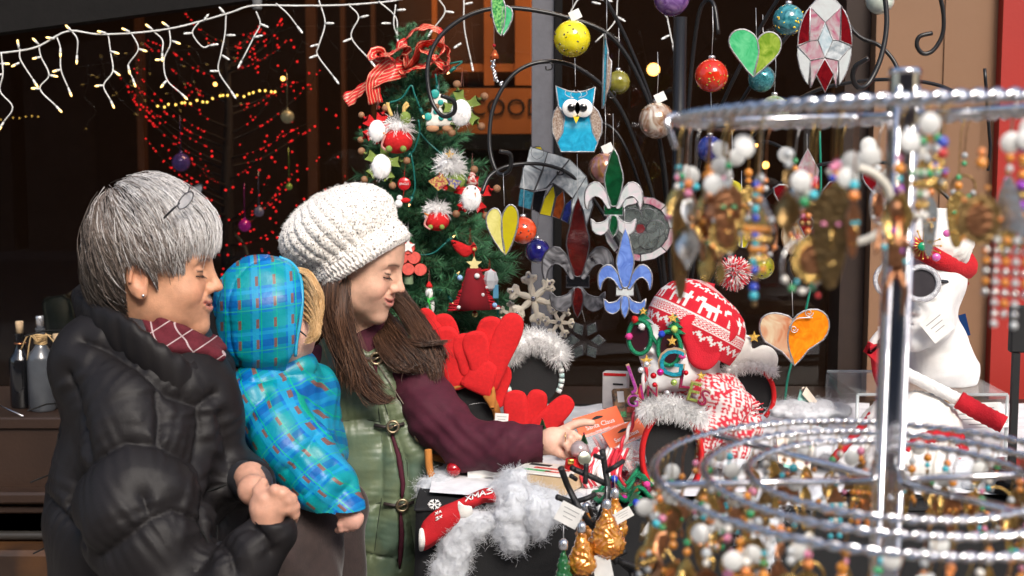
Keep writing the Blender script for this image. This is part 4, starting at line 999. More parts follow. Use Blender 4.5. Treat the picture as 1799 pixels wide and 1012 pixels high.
t, q, h = bottle(76, 730, 150, mat('silver_cap', (.6, .6, .62), .25, .8), gg, 'slate grey wine bottle with a raffia bow round its neck', True, 3.62)
mb = MB(); raf = mat('raffia', (.42, .28, .13), .8)
for k in range(6): mb.tube([q + Vector((.0145 * math.cos(a), .0145 * math.sin(a), h * (.80 + .02 * k) + .002 * math.sin(a * 2 + k))) for a in [j * .45 for j in range(15)]], .0028, 5, closed=True)
for (dx, dz) in ((-.045, -.02), (.05, -.012), (-.03, -.045), (.035, .018)): mb.tube(bez([q + Vector((0, -.02, h * .82)), q + Vector((dx * .5, -.024, h * .82 + .02)), q + Vector((dx, -.02, h * .82 + dz))], 4), .0018, 4)
mb.build('raffia_bow', raf, t)
t, q, h = bottle(104, 728, 112, cork, gb_, 'short black wine bottle right of the slate bottle'); t, q, h = bottle(131, 728, 122, cork, gb_, 'black wine bottle half hidden by the jacket shoulder', Y=3.70)
mb = MB(); mb.tube([W(-14, 706, 3.6) , W(40, 731, 3.52)], .0018, 6); mb.ball(W(40, 731, 3.52), .003, 8, 6); o = mb.build('metal_skewer', mat('steel', (.5, .5, .52), .25, 1)); tag(o, 'thin metal rod lying on the brown ledge', 'rod')

# ---- icicle lights
icw = mat('white_wire', (.62, .62, .60), .5); tipm = mat('warm_tip', (.9, .75, .4), .3, emit=(1, .6, .15), es=1.2); tipw = mat('clear_tip', (.85, .85, .82), .2)
IY = 3.62
il = thing('icicle_lights', 'white wired icicle light string sagging across the top of the window', 'lights', W(450, 12, IY))
main = [(-14, 95), (60, 84), (118, 55), (170, 60), (235, 58), (300, 50), (350, 38), (405, 22), (445, 10), (520, 10), (600, 9), (680, 3), (720, -4), (800, -12)]
mb = MB(); P = bez([W(x, y, IY) for x, y in main], 6)
tw = []
for i, p in enumerate(P): tw.append(p + Vector((0, .0016 * math.cos(i * 2.4), .0016 * math.sin(i * 2.4))))
mb.tube(P, .0022, 6); mb.tube(tw, .0016, 5); mb.build('main_wire', icw, il)
drops = [([(2, 92), (5, 130), (0, 160), (22, 188), (6, 215)], [(1, 112, 14, 0), (5, 130, -10, 2)], 0), ([(35, 86), (36, 105), (58, 140)], [(33, 85, -2, -12), (34, 110, -12, 6)], 0), ([(68, 80), (72, 100), (86, 132), (70, 156), (98, 186)], [(68, 78, -8, -8), (72, 100, -10, 2), (86, 132, 12, 2), (70, 156, -14, -1)], 0),
         ([(100, 66), (106, 85), (107, 122), (120, 155)], [(96, 68, -12, -2), (106, 85, 0, 6), (107, 122, -8, 2)], 0), ([(125, 53), (136, 70), (135, 97)], [(126, 55, -8, -8)], 0), ([(190, 60), (194, 90), (198, 125), (182, 150), (194, 176)], [(186, 58, -9, -2), (194, 90, 14, 4), (198, 124, 6, 4), (182, 150, -12, 1)], 0),
         ([(230, 57), (243, 86), (225, 115), (233, 138)], [(228, 56, -9, -4), (243, 86, 14, 4), (225, 115, 2, 10)], 0), ([(266, 52), (285, 70), (285, 92)], [(268, 52, -8, -6)], 0), ([(297, 50), (299, 78), (288, 105), (293, 140), (318, 164)], [(297, 48, -8, -6), (302, 72, 12, 4), (288, 105, -12, 0), (292, 142, -5, 6)], 0),
         ([(350, 38), (338, 58), (355, 82), (368, 80)], [(357, 38, 5, -7), (338, 58, -12, 1)], 1), ([(397, 24), (395, 60), (388, 95), (384, 125), (406, 160)], [(395, 24, -7, -8), (398, 62, 12, 0), (390, 97, 8, 5), (384, 125, -10, 0)], 1), ([(450, 20), (457, 42), (446, 65), (425, 106)], [(457, 42, 12, 5), (446, 66, 12, -3)], 1),
         ([(485, 6), (505, 24), (522, 46)], [], 1), ([(560, 0), (571, 40), (560, 80), (558, 97), (586, 135)], [(571, 41, 14, 0), (560, 78, -8, 2), (558, 97, -12, 4)], 1), ([(612, 8), (630, 30), (617, 65), (650, 106)], [(632, 31, 8, -2), (617, 68, -8, 3)], 1),
         ([(665, 2), (695, 30), (698, 60)], [(686, 41, -14, 0), (697, 18, 14, -1)], 1), ([(695, 8), (692, 45), (705, 75)], [], 1), ([(768, -5), (782, 20), (760, 52)], [(782, 20, 14, 2)], 1), ([(815, 0), (816, 50), (828, 110)], [(815, 8, 9, -2), (810, 76, -6, 4)], 1),
         ([(1000, 25), (1022, -6), (1060, 0)], [(1040, 4, 10, 2)], 1), ([(1046, 74), (1080, 38), (1085, 0), (1096, -14)], [(1085, 30, 14, 8)], 1), ([(1172, 30), (1178, 60), (1182, 78)], [(1172, 32, -2, -4), (1176, 62, -8, 4)], 1)]
for k, (pt, br, wt) in enumerate(drops):
    mb = MB(); P = bez([W(x, y, IY + .004 * math.sin(k + y)) for x, y in pt], 6); mb.tube(P, .0018, 6); mb.tube([p + Vector((0, .0012 * math.cos(i * 2), .0012 * math.sin(i * 2))) for i, p in enumerate(P)], .0012, 4)
    tips = [(pt[-1], (pt[-1][0] - pt[-2][0], pt[-1][1] - pt[-2][1]))] + [((x, y), (dx, dy)) for x, y, dx, dy in br]
    d_ = mb.build('light_drop', icw, il)
    mb = MB()
    for (x, y), (dx, dy) in tips:
        l = math.hypot(dx, dy) + .1; dx, dy = dx / l, dy / l; a = W(x, y, IY); b = W(x + dx * 9, y + dy * 9, IY - .004); c = W(x + dx * 16, y + dy * 16, IY - .006)
        mb = MB(); mb.tube([a, b], [.0024, .0034], 7); mb.build('socket', icw, d_); mb = MB(); mb.tube([b, c.lerp(b, .3), c], [.0028, .0026, .0010], 7); mb.build('bulb', tipm if not wt else tipw, d_)
# ---------------- helpers for goods ----------------
UX, UZ = Vector((1, 0, 0)), Vector((0, 0, 1))
def rel(pts, x0, y0, Y): k = Y / FOC; return [((x - x0) * k, -(y - y0) * k) for x, y in pts]
def axes(yaw=0, tilt=0, lean=0):
    """picture-plane axes turned by yaw (about z), lean (top backwards), tilt (in plane)"""
    q = Matrix.Rotation(R(yaw), 3, 'Z') @ Matrix.Rotation(R(-lean), 3, 'X') @ Matrix.Rotation(R(-tilt), 3, 'Y'); return q @ UX, q @ UZ
def slab(pts, x0, y0, Y, th, name, m, parent=None, sm=0, yaw=0, lean=0, dy=0.0, smooth=False, bulge=None):
    o = W(x0, y0, Y) + Vector((0, dy, 0)); ux, uz = axes(yaw, 0, lean); p = rel(pts, x0, y0, Y)
    if sm: p = bez2(p, sm)
    mb = MB(); mb.plate(p, o, ux, uz, th)
    return mb.build(name, m, parent, smooth)
def puffy(pts, x0, y0, Y, th, name, m, parent=None, sm=5, yaw=0, lean=0, dy=0.0, rings=4, folds=0.0, seed=1):
    """a stuffed, rounded flat shape with the given outline"""
    o = W(x0, y0, Y) + Vector((0, dy, 0)); ux, uz = axes(yaw, 0, lean); n = ux.cross(uz); p = rel(pts, x0, y0, Y)
    if sm: p = bez2(p, sm)
    from mathutils.geometry import tessellate_polygon
    P = np.array(p); c = P.mean(0); m_ = len(P); nx = np.roll(P, -1, 0) - np.roll(P, 1, 0); ar = ((P[:, 0] * np.roll(P[:, 1], -1)) - (np.roll(P[:, 0], -1) * P[:, 1])).sum()
    no = np.stack([nx[:, 1], -nx[:, 0]], 1); no /= np.linalg.norm(no, axis=1)[:, None] + 1e-9
    if ar < 0: no = -no
    V = []; F = []; lay = []
    ins = [0, th * .12, th * .35, th * .8][:rings]; zz = [0, .55, .85, 1.0]
    for sgn in (1, -1):
        for k in range(rings):
            if k == 0 and sgn == -1: lay.append(lay[0]); continue
            q = P - no * ins[k]; lay.append(len(V))
            for j, (a, b) in enumerate(q): V.append(o + ux * a + uz * b + n * (sgn * th / 2 * zz[k] + folds * noise.noise(Vector((a * 25, b * 25, seed))) * zz[k]))
    for s_ in range(2):
        for k in range(rings - 1):
            a, b = lay[s_ * rings + k], lay[s_ * rings + k + 1]
            for j in range(m_): f = (a + j, a + (j + 1) % m_, b + (j + 1) % m_, b + j); F.append(f if (s_ == 0) == (ar > 0) else f[::-1])
        b = lay[s_ * rings + rings - 1]; Q = [Vector((P[j][0] - no[j][0] * ins[-1], P[j][1] - no[j][1] * ins[-1], 0)) for j in range(m_)]
        for t in tessellate_polygon([Q]):
            e = (Q[t[1]] - Q[t[0]]).cross(Q[t[2]] - Q[t[0]]).z; t = t if e > 0 else t[::-1]
            F.append(tuple(b + i for i in (t if s_ == 0 else t[::-1])))
    return mesh_obj(name, V, F, m, parent, smooth=False) if False else mesh_obj(name, V, F, m, parent)
def star(cx, cy, r, r2=None, n=5, rot=-90):
    r2 = r2 or r * .42; return [(cx + (r if k % 2 == 0 else r2) * math.cos(R(rot + k * 180 / n)), cy + (r if k % 2 == 0 else r2) * math.sin(R(rot + k * 180 / n))) for k in range(2 * n)]
def oval(cx, cy, rx, ry, n=24, rot=0): return [(cx + rx * math.cos(a) * math.cos(R(rot)) - ry * math.sin(a) * math.sin(R(rot)), cy + rx * math.cos(a) * math.sin(R(rot)) + ry * math.sin(a) * math.cos(R(rot))) for a in [2 * math.pi * k / n for k in range(n)]]
def fluff(mb, c, r, n, ln, w_=.0004, seed=0, bias=(0, 0, 0), sq=(1, 1, 1)):
    rr = random.Random(seed); c = Vector(c); bias = Vector(bias)
    for _ in range(n):
        d = Vector((rr.gauss(0, 1), rr.gauss(0, 1), rr.gauss(0, 1))).normalized(); a = c + Vector((d.x * sq[0], d.y * sq[1], d.z * sq[2])) * r * rr.uniform(.6, 1)
        e = (d + bias + Vector((rr.gauss(0, .4), rr.gauss(0, .4), rr.gauss(0, .4)))).normalized() * ln * rr.uniform(.5, 1.1)
        mb.tube([a, a + e * .55 + Vector((rr.gauss(0, .1), rr.gauss(0, .1), rr.gauss(0, .1) - .05)) * ln, a + e + Vector((0, 0, -.12 * ln))], [w_, w_, w_ * .3], 3, cap=False)
felt_r = mat('red_felt', (.56, .010, .012), .9, var=.10, scale=150, bump=.35, bscale=700)
white = mat('white_paint', (.8, .79, .77), .5); wfur = mat('white_fur', (.94, .93, .92), .8); wfelt = mat('white_felt', (.78, .76, .72), .9, bump=.4, bscale=600)
blk = mat('black_velvet', (.010, .010, .011), .75, bump=.1, bscale=300); iron = mat('black_iron', (.012, .012, .013), .32, bump=.05); tagm = mat('white_card', (.78, .77, .74), .6)
gfelt = mat('green_felt', (.20, .28, .06), .9, var=.15, scale=90, bump=.4, bscale=600); bead_w = mat('wood_bead', (.26, .13, .065), .6, var=.2, scale=60); thread = mat('silver_thread', (.6, .6, .6), .35, .6); twine = mat('pink_twine', (.55, .25, .22), .8)
gold = mat('gold_glitter', (.72, .45, .10), .32, 1, var=.4, scale=400, bump=.6, bscale=900); black_g = mat('gloss_black', (.008, .008, .009), .12, coat=1)
rglass = mat('red_glass', (.48, .003, .010), .06, coat=1, trans=.35); cot = mat('cotton_batting', (.58, .60, .63), .95, var=.04)
principled(cot).inputs['Subsurface Weight'].default_value = .15; principled(cot).inputs['Subsurface Radius'].default_value = (.01, .01, .01)
# ---------------- the stall table ----------------
TZ = W(900, 893, 2.62).z; tx0, tx1 = W(742, 900, 2.62).x, 1.75; ty0, ty1 = 2.62, 3.62
tb_ = thing('stall_table', 'long stall table under a black cloth with white cloth on top', 'table', ((tx0 + tx1) / 2, 3.1, 0))
mb = MB(); mb.box(((tx0 + tx1) / 2, (ty0 + ty1) / 2, TZ - .02), (tx1 - tx0, ty1 - ty0, .03), None, .004); mb.build('tabletop', mat('plywood', (.3, .2, .1), .7), tb_, smooth=False)
for x in (tx0 + .08, tx1 - .08):
    for y in (ty0 + .1, ty1 - .1): mb = MB(); mb.box((x, y, (TZ - .036) / 2), (.04, .04, TZ - .036)); mb.build('leg', iron, tb_, smooth=False)
V = []; F = []; NX, NZ = 220, 26     # the cloth skirt, in soft folds
for j in range(NZ + 1):
    t = j / NZ
    for i in range(NX + 1):
        s_ = i / NX * (tx1 - tx0 + .8) - .4; dpt = .020 * t * math.sin(s_ * 26 + 2 * math.sin(s_ * 5)) + .008 * t * math.sin(s_ * 61)
        if s_ < 0: V.append((tx0 - .012 + dpt * .6 - .02 * t, ty0 - .012 - s_, TZ + .004 - t * (TZ - .02)))
        elif s_ > tx1 - tx0: V.append((tx1 + .012 - dpt * .6 + .02 * t, ty0 - .012 + s_ - (tx1 - tx0), TZ + .004 - t * (TZ - .02)))
        else: V.append((tx0 + s_, ty0 - .012 + dpt - .03 * t, TZ + .004 - t * (TZ - .02)))
for j in range(NZ):
    for i in range(NX): a = j * (NX + 1) + i; F.append((a, a + 1, a + NX + 2, a + NX + 1))
bc = mat('black_cloth', (.008, .008, .009), .8, bump=.2, bscale=500); mesh_obj('cloth_skirt', V, F, bc, tb_)
mb = MB(); mb.box(((tx0 + tx1) / 2, (ty0 + ty1) / 2, TZ + .0), (tx1 - tx0 + .03, ty1 - ty0 + .03, .008), None, .003); mb.build('cloth_top', bc, tb_, smooth=False)
V = []; F = []; NX, NY = 120, 60
for j in range(NY + 1):
    for i in range(NX + 1):
        x = tx0 + .01 + (tx1 - tx0 - .1) * i / NX; y = ty0 + .05 + .015 * math.sin(x * 30) + (ty1 - ty0 - .1) * j / NY; V.append((x, y, TZ + .009 + .006 * (1 + noise.noise(Vector((x * 14, y * 14, 2))))))
for j in range(NY):
    for i in range(NX): a = j * (NX + 1) + i; F.append((a, a + 1, a + NX + 2, a + NX + 1))
wc = mesh_obj('white_cloth', V, F, mat('white_cloth', (.72, .72, .74), .9, bump=.3, bscale=90)); tag(wc, 'rumpled white cloth spread over the stall table', 'cloth')
TS = TZ + .016
def onz(px, py):
    """the point of the table top seen at a pixel"""
    r = ray(px, py); k = (TS - CH) / r.z; return Vector((r.x * k, r.y * k, TS))
def batting(specs, lab, seed, name='cotton_batting', fz=1500):
    s = SDF()
    for (x, y, Y), r in specs: s.ell(W(x, y, Y), r, .03)
    V, F = s.mesh(.0055); N = s.grad(V)
    V = V + N * (.0055 * vnoise(V, 38, seed) + .0022 * vnoise(V, 150, seed + 1) + .0012 * vnoise(V, 420, seed + 2))[:, None]
    o = mesh_obj(name, V, F.tolist(), cot); rr = random.Random(seed); mb = MB()
    for _ in range(fz * 4):
        i = rr.randrange(len(V)); p = Vector(V[i]); n = Vector(N[i]); d = Vector((rr.gauss(0, 1), rr.gauss(0, 1), rr.gauss(0, 1))); d2 = Vector((rr.gauss(0, 1), rr.gauss(0, 1), rr.gauss(0, 1))); q = n * rr.uniform(.1, 1.0); a = p - n * .002
        mb.tube([a, a + q * .005 + d * .0022, a + q * .006 + d * .005 + d2 * .0015, a + q * .005 + d * .006 + d2 * .005], .00016, 3, cap=False)
    f_ = mb.build('loose_fibres', mat('fibres', (.68, .69, .72), .9), o); f_['kind'] = 'stuff'; tag(o, lab, 'cotton'); return o
batting([((905, 855, 2.68), (.028, .045, .034)), ((905, 890, 2.60), (.030, .03, .045)), ((893, 925, 2.585), (.026, .022, .04)), ((905, 950, 2.58), (.018, .018, .018)), ((880, 870, 2.65), (.03, .04, .02))], 'grey-white cotton batting hanging over the table edge beside the stocking', 3)
batting([((945, 880, 2.63), (.035, .04, .028)), ((940, 905, 2.585), (.022, .022, .030)), ((945, 930, 2.58), (.014, .015, .018)), ((985, 890, 2.64), (.05, .05, .018)), ((1030, 895, 2.66), (.04, .05, .014))], 'white cotton batting tuck hanging in front of the wooden box', 5)
batting([((775, 850, 2.82), (.035, .06, .020)), ((762, 862, 2.78), (.03, .04, .016))], 'small pad of white cotton on the table behind the stocking', 17, fz=500)
batting([((850, 912, 2.595), (.045, .016, .016)), ((805, 945, 2.59), (.028, .014, .02)), ((797, 985, 2.58), (.024, .014, .030)), ((825, 925, 2.59), (.03, .014, .014)), ((800, 965, 2.585), (.02, .012, .02)), ((782, 1012, 2.575), (.026, .014, .024))], 'thin cotton batting trailing down the black cloth below the stocking', 8)
batting([((1200, 880, 2.75), (.05, .06, .016)), ((1260, 800, 2.85), (.06, .08, .018)), ((1330, 900, 2.62), (.045, .045, .04)), ((1335, 950, 2.585), (.033, .028, .06)), ((1420, 880, 2.66), (.06, .05, .022)), ((1390, 780, 2.9), (.14, .09, .03)), ((1420, 720, 3.0), (.09, .07, .02))], 'heap of white cotton batting behind the jewellery rack', 11, fz=2500)
batting([((1600, 800, 2.85), (.17, .10, .04)), ((1660, 760, 2.95), (.06, .05, .05)), ((1560, 860, 2.75), (.09, .08, .03)), ((1700, 830, 2.8), (.10, .10, .04))], 'white cotton snow around the clear riser on the right', 14, fz=1500)

# ---------------- the little christmas tree ----------------
TY = 3.42; ta, tbm = W(716, 62, TY), W(768, 640, TY)
xt = thing('christmas_tree', 'small artificial green christmas tree hung with felt ornaments behind the women', 'tree', (tbm.x, TY, TS))
needle = mat('pine_needles', (.02, .07, .03), .5, attr='col', var=.2, scale=8); brk = mat('branch_bark', (.05, .035, .02), .8)
def branch_mesh(seed):
    rr = random.Random(seed); mb = MB()
    def sprig(a, d, L, n):
        d = Vector(d).normalized(); u = d.orthogonal().normalized(); v = d.cross(u); mb.cc = (.06, .045, .02); mb.tube([a, a + d * L], [.0016, .0008], 4, cap=False)
        for i in range(n):
            t = rr.random() ** .8; an = rr.uniform(0, 6.283); p = a + d * (L * t); nd = (d * rr.uniform(.55, 1.0) + (u * math.cos(an) + v * math.sin(an)) * rr.uniform(.6, 1)).normalized()
            g = rr.random(); mb.cc = (.026 + .06 * g, .10 + .17 * g, .05 + .07 * g) if rr.random() > .06 else (.12, .2, .12)
            l = rr.uniform(.014, .026); b = nd.orthogonal().normalized() * .0007
            n0 = len(mb.V); c2 = nd.cross(b).normalized() * .0007
            mb.add([p + b, p - b * .5 + c2, p - b * .5 - c2, p + nd * l * .6 + b * .8, p + nd * l], [(0, 1, 3), (1, 2, 4), (2, 0, 4), (0, 3, 4), (3, 1, 4)])
    sprig(Vector(), (1, 0, .1), .13, 190)
    for k in range(4): x = .03 + .025 * k; sprig(Vector((x, 0, .1 * x)), (1, (1 if k % 2 else -1) * .9, rr.uniform(-.1, .35)), .06 - .006 * k, 70)
    me = bpy.data.meshes.new('branch'); me.from_pydata([tuple(v) for v in mb.V], [], mb.F); me.materials.append(needle)
    a = me.attributes.new('col', 'FLOAT_COLOR', 'POINT'); a.data.foreach_set('color', np.hstack([np.array(mb.C), np.ones((len(mb.C), 1))]).astype(np.float32).ravel()); me.update(); return me
bms = [branch_mesh(k) for k in range(5)]
mb = MB(); mb.tube([Vector((tbm.x, TY, TS)), ta], [.016, .004], 8); mb.build('trunk', brk, xt)
r_ = random.Random(4); NB = 230
for i in range(NB):
    f = (i + .5) / NB; f = f ** .72; p = ta.lerp(Vector((tbm.x, TY, TS + .03)), f); an = i * 2.39996; rad = .045 + .150 * min(1, f * 1.75) ** .8; rad *= r_.uniform(.72, 1.12)
    o = bpy.data.objects.new('branch', bms[i % 5]); col.objects.link(o); o.parent = xt; o.location = p - Vector(xt.location)
    s_ = rad / .145; o.scale = (s_ * 1.05, max(.55, s_), max(.55, s_)); o.rotation_euler = (r_.uniform(-.5, .5), -R(8 + 58 * (1 - f) ** 3) + r_.uniform(-.15, .3), an)
mb = MB(); V_ = [];
for k in range(9): V_ = None
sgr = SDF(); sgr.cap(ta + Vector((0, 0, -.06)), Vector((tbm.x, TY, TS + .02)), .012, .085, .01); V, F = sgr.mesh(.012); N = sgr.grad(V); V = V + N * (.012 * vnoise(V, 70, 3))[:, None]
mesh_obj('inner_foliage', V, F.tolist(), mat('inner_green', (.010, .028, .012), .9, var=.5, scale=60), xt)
# green wired lights
teal = mat('teal_plastic', (.008, .13, .11), .35); lamp_t = mat('tree_lamp', (1, .8, .5), .2, emit=(1, .55, .2), es=1.5)
tl = thing('tree_lights', 'green wired fairy lights wound through the little christmas tree', 'lights', W(735, 250, TY - .13))
for k, pts in enumerate(([(680, 182), (706, 172), (722, 150), (728, 165), (738, 190)], [(735, 210), (737, 232), (728, 262), (722, 268)], [(737, 232), (752, 250), (772, 268)], [(722, 270), (727, 300), (729, 330), (724, 345)], [(790, 112), (812, 108), (800, 118)], [(690, 440), (730, 447), (760, 445), (785, 425)], [(758, 508), (782, 508), (795, 492)], [(780, 505), (788, 520)], [(870, 500), (875, 540), (872, 575)], [(765, 130), (768, 150)])):
    mb = MB(); mb.tube(bez([W(x, y, TY - .16) for x, y in pts], 4), .0022, 5); a = W(*pts[-1], TY - .16); d = (a - W(*pts[-2], TY - .16)).normalized(); mb.tube([a, a + d * .018], [.0044, .0038], 8); w2 = mb.build('wire', teal, tl); mb = MB(); mb.tube([a + d * .018, a + d * .025], [.0026, .0008], 6); mb.build('lamp', lamp_t, w2)
# ribbon bow
rib = mat('red_ribbon', (.58, .020, .020), .38, var=.2); t = rib.node_tree; N_, L_ = t.nodes, t.links
at = N_.new('ShaderNodeAttribute'); at.attribute_name = 'uvp'; sp = N_.new('ShaderNodeSeparateColor'); L_.new(at.outputs['Color'], sp.inputs[0]); wv = N_.new('ShaderNodeMath'); wv.operation = 'SINE'; ml = N_.new('ShaderNodeMath'); ml.operation = 'MULTIPLY'; ml.inputs[1].default_value = 31.4; L_.new(sp.outputs[1], ml.inputs[0]); L_.new(ml.outputs[0], wv.inputs[0])
gt = N_.new('ShaderNodeMath'); gt.operation = 'GREATER_THAN'; gt.inputs[1].default_value = .78; L_.new(wv.outputs[0], gt.inputs[0]); mx = N_.new('ShaderNodeMix'); mx.data_type = 'RGBA'; old = principled(rib).inputs['Base Color'].links[0].from_socket; L_.new(gt.outputs[0], mx.inputs[0]); L_.new(old, mx.inputs[6]); mx.inputs[7].default_value = (.62, .42, .26, 1); L_.new(mx.outputs[2], principled(rib).inputs['Base Color'])
rb = thing('ribbon_bow', 'red and gold striped wired ribbon bow at the top of the little tree', 'ribbon', W(730, 110, TY - .03))
def ribbon(pts, wdt, wdir, name):
    P = bez(pts, 7); V = []; F = []; A = []; nw = 7
    for i, p in enumerate(P):
        d = (P[min(i + 1, len(P) - 1)] - P[max(i - 1, 0)]).normalized(); wd_ = wdir(i / len(P)) if callable(wdir) else Vector(wdir); wd_ = (wd_ - d * wd_.dot(d)).normalized(); n = d.cross(wd_)
        for k in range(nw): s_ = k / (nw - 1) - .5; V.append(p + wd_ * (s_ * wdt) + n * (.003 * math.sin(i * 1.1 + k * 1.5))); A.append((0, k / (nw - 1), 0))
    for i in range(len(P) - 1):
        for k in range(nw - 1): a = i * nw + k; F.append((a, a + 1, a + nw + 1, a + nw))
    o = mesh_obj(name, V, F, rib, rb, True, {'uvp': A}); sm_ = o.modifiers.new('thickness', 'SOLIDIFY'); sm_.thickness = .0006; return o
q = TY - .10
ribbon([W(712, 128, q), W(690, 108, q), W(668, 92, q + .01), W(662, 100, q - .02), W(690, 92, q - .04), W(712, 82, q - .02), W(700, 110, q + .01)], .045, (.1, 1, .25), 'loop')
ribbon([W(716, 120, q), W(712, 75, q), W(735, 50, q), W(768, 52, q), W(778, 85, q - .01), W(755, 110, q - .03), W(722, 120, q)], .05, (.1, 1, .3), 'loop')
ribbon([W(722, 118, q), W(742, 80, q - .02), W(768, 78, q - .02), W(785, 92, q), W(786, 118, q), W(760, 128, q - .02)], .045, (.1, 1, -.3), 'loop')
ribbon([W(714, 122, q), W(690, 128, q - .03), W(650, 145, q - .02), W(625, 165, q), W(606, 178, q)], .036, (.35, .3, .9), 'tail')
ribbon([W(712, 122, q), W(690, 110, q - .02), W(662, 132, q - .03), W(655, 152, q - .03), W(660, 182, q - .02)], .034, (.9, .3, .1), 'tail')
ribbon([W(745, 85, q), W(760, 100, q - .03), W(778, 118, q - .01), W(770, 128, q)], .045, (.2, 1, .2), 'loop')

# ---------------- ornaments on the tree ----------------
OY = TY - .19
def hang(mb, x, y, Y, up=26, m=None): mb.tube([W(x - 2, y, Y), W(x, y - up, Y + .01), W(x + 2, y, Y)], .0007, 4)
def gnome_star(x, y, s, m, lab, beads=True, rot=0, face=False, Y=OY):
    t = thing('star_gnome', lab, 'ornament', W(x, y, Y)); pts = star(x, y, 42 * s, 17 * s, 5, -90 + rot); puffy(pts, x, y, Y, .020, 'body', m, t, 3)
    mb = MB(); c = W(x - 2 * s, y + 6 * s, Y - .012); mb.ball(c, (.023 * s, .011, .030 * s), 16, 10); fluff(mb, c, .017 * s, 260, .014 * s, .0006, 3, (0, 0, -.5), (1.1, .5, 1.4)); mb.build('beard', wfur, t)
    if beads:
        for k in range(5):
            if k == 0 or True: a = R(-90 + rot + 72 * k); mb = MB(); mb.ball(W(x + 45 * s * math.cos(a), y + 45 * s * math.sin(a), Y), .0092 * s, 12, 8); mb.build('bead', bead_w, t)
    if face:
        for dx in (-7, 7): mb = MB(); mb.ball(W(x + dx * s - 2, y - 12 * s, Y - .021), .0022, 8, 6); mb.build('eye', black_g, t)
        mb = MB(); mb.lathe(W(x + 5 * s, y - 4 * s, Y - .022), [(.002, 0), (.0015, -.002), (.0004, -.012)], 6); mb.build('nose', mat('carrot', (.6, .2, .04), .6), t); mb = MB(); mb.lathe(W(x, y - 18 * s, Y - .002), [(.015 * s, 0), (.012 * s, .012), (.004, .03 * s)], 12); mb.build('hat', mat('nordic_red', (.42, .03, .03), .9, c2=(.6, .5, .45), scale=160), t)
    mb = MB(); hang(mb, x, y - 40 * s, Y, 34); mb.build('loop', twine, t)
gnome_star(672, 287, .95, gfelt, 'green felt star gnome with round white beard, left side of tree', rot=12)
gnome_star(812, 192, 1.0, gfelt, 'green felt star gnome with long white beard, upper right of tree', rot=-12)
gnome_star(830, 342, .98, felt_r, 'red felt star santa with white beard and carrot nose', rot=4, face=True)
gnome_star(664, 225, .82, felt_r, 'red felt star santa seen edge-on at the left of the tree', rot=20)
def ball_gnome(x, y, s, m, lab, hairup=True, feet=gfelt, Y=OY):
    t = thing('ball_gnome', lab, 'ornament', W(x, y, Y)); mb = MB(); mb.ball(W(x, y, Y), (.033 * s, .028 * s, .027 * s), 20, 14); mb.build('body', m, t)
    for dx in (-14, 10): mb = MB(); mb.ball(W(x + dx * s, y + 13 * s, Y - .024 * s), .0072 * s, 10, 8); mb.build('foot', feet, t)
    mb = MB(); c = W(x, y - 24 * s, Y); mb.ball(c, (.022 * s, .018 * s, .012 * s), 12, 8); fluff(mb, c, .020 * s, 420, .026 * s, .0006, 5, (0, 0, -.15), (1.2, .8, .7)); mb.build('hair', wfur, t)
    mb = MB(); mb.tube(bez([W(x - 20 * s, y - 10 * s, Y - .02), W(x - 26 * s, y + 8 * s, Y - .02), W(x - 14 * s, y + 18 * s, Y - .025)], 4), .0025, 6); mb.build('scarf', twine, t)
    mb = MB(); mb.lathe(W(x - 20 * s, y - 12 * s, Y - .018), [(.003, -.002), (.0022, .003), (.0003, .010)], 8, Matrix.Rotation(R(-60), 4, 'Y')); mb.build('nose', mat('carrot', (.6, .2, .04), .6), t)
    mb = MB(); hang(mb, x, y - 30 * s, Y, 34); mb.build('loop', thread, t); return t
ball_gnome(768, 388, .85, felt_r, 'red felt bird gnome with wild white hair and green feet')
t = ball_gnome(698, 248, 1.05, felt_r, 'red felt gnome with white fur cap, reindeer horns and green feet')
hy = mat('yellow_felt', (.62, .42, .14), .85)
for dx in (-8, 14): mb = MB(); mb.tube(bez([W(696 + dx, 204, OY), W(692 + dx * 1.3, 188, OY), W(694 + dx * 1.6, 180, OY)], 4), [.0045] * 9, 7); mb.tube([W(693 + dx * 1.3, 193, OY), W(690 + dx * 2.0, 184, OY)], .003, 6); mb.build('horn', hy, t)
mb = MB(); mb.ball(W(712, 208, OY - .005), (.013, .012, .016), 12, 8); mb.build('cap', gfelt, t)
t = ball_gnome(795, 318, .9, gfelt, 'green felt ball gnome with silver hair and embroidered wings', feet=felt_r)
mb = MB(); mb.ball(W(785, 290, OY - .01), .016, 12, 8); fluff(mb, W(790, 288, OY - .01), .018, 380, .03, .0006, 9); mb.build('silver_hair', wfur, t)
for k, (pts, c) in enumerate((([(752, 318), (775, 305), (790, 320), (770, 335)], (.35, .03, .05)), ([(785, 312), (812, 318), (800, 332), (788, 325)], (.12, .10, .3)))): slab(pts, 780, 318, OY - .032, .003, 'wing', mat('embroidery%d' % k, c, .7, c2=(.5, .4, .1), scale=220), t)
mb = MB(); mb.tube(bez([W(790, 330, OY - .03), W(797, 345, OY - .03)], 3), .002, 6); slab(star(790, 272, 9), 790, 272, OY - .02, .004, 'gold_star', gold, t)
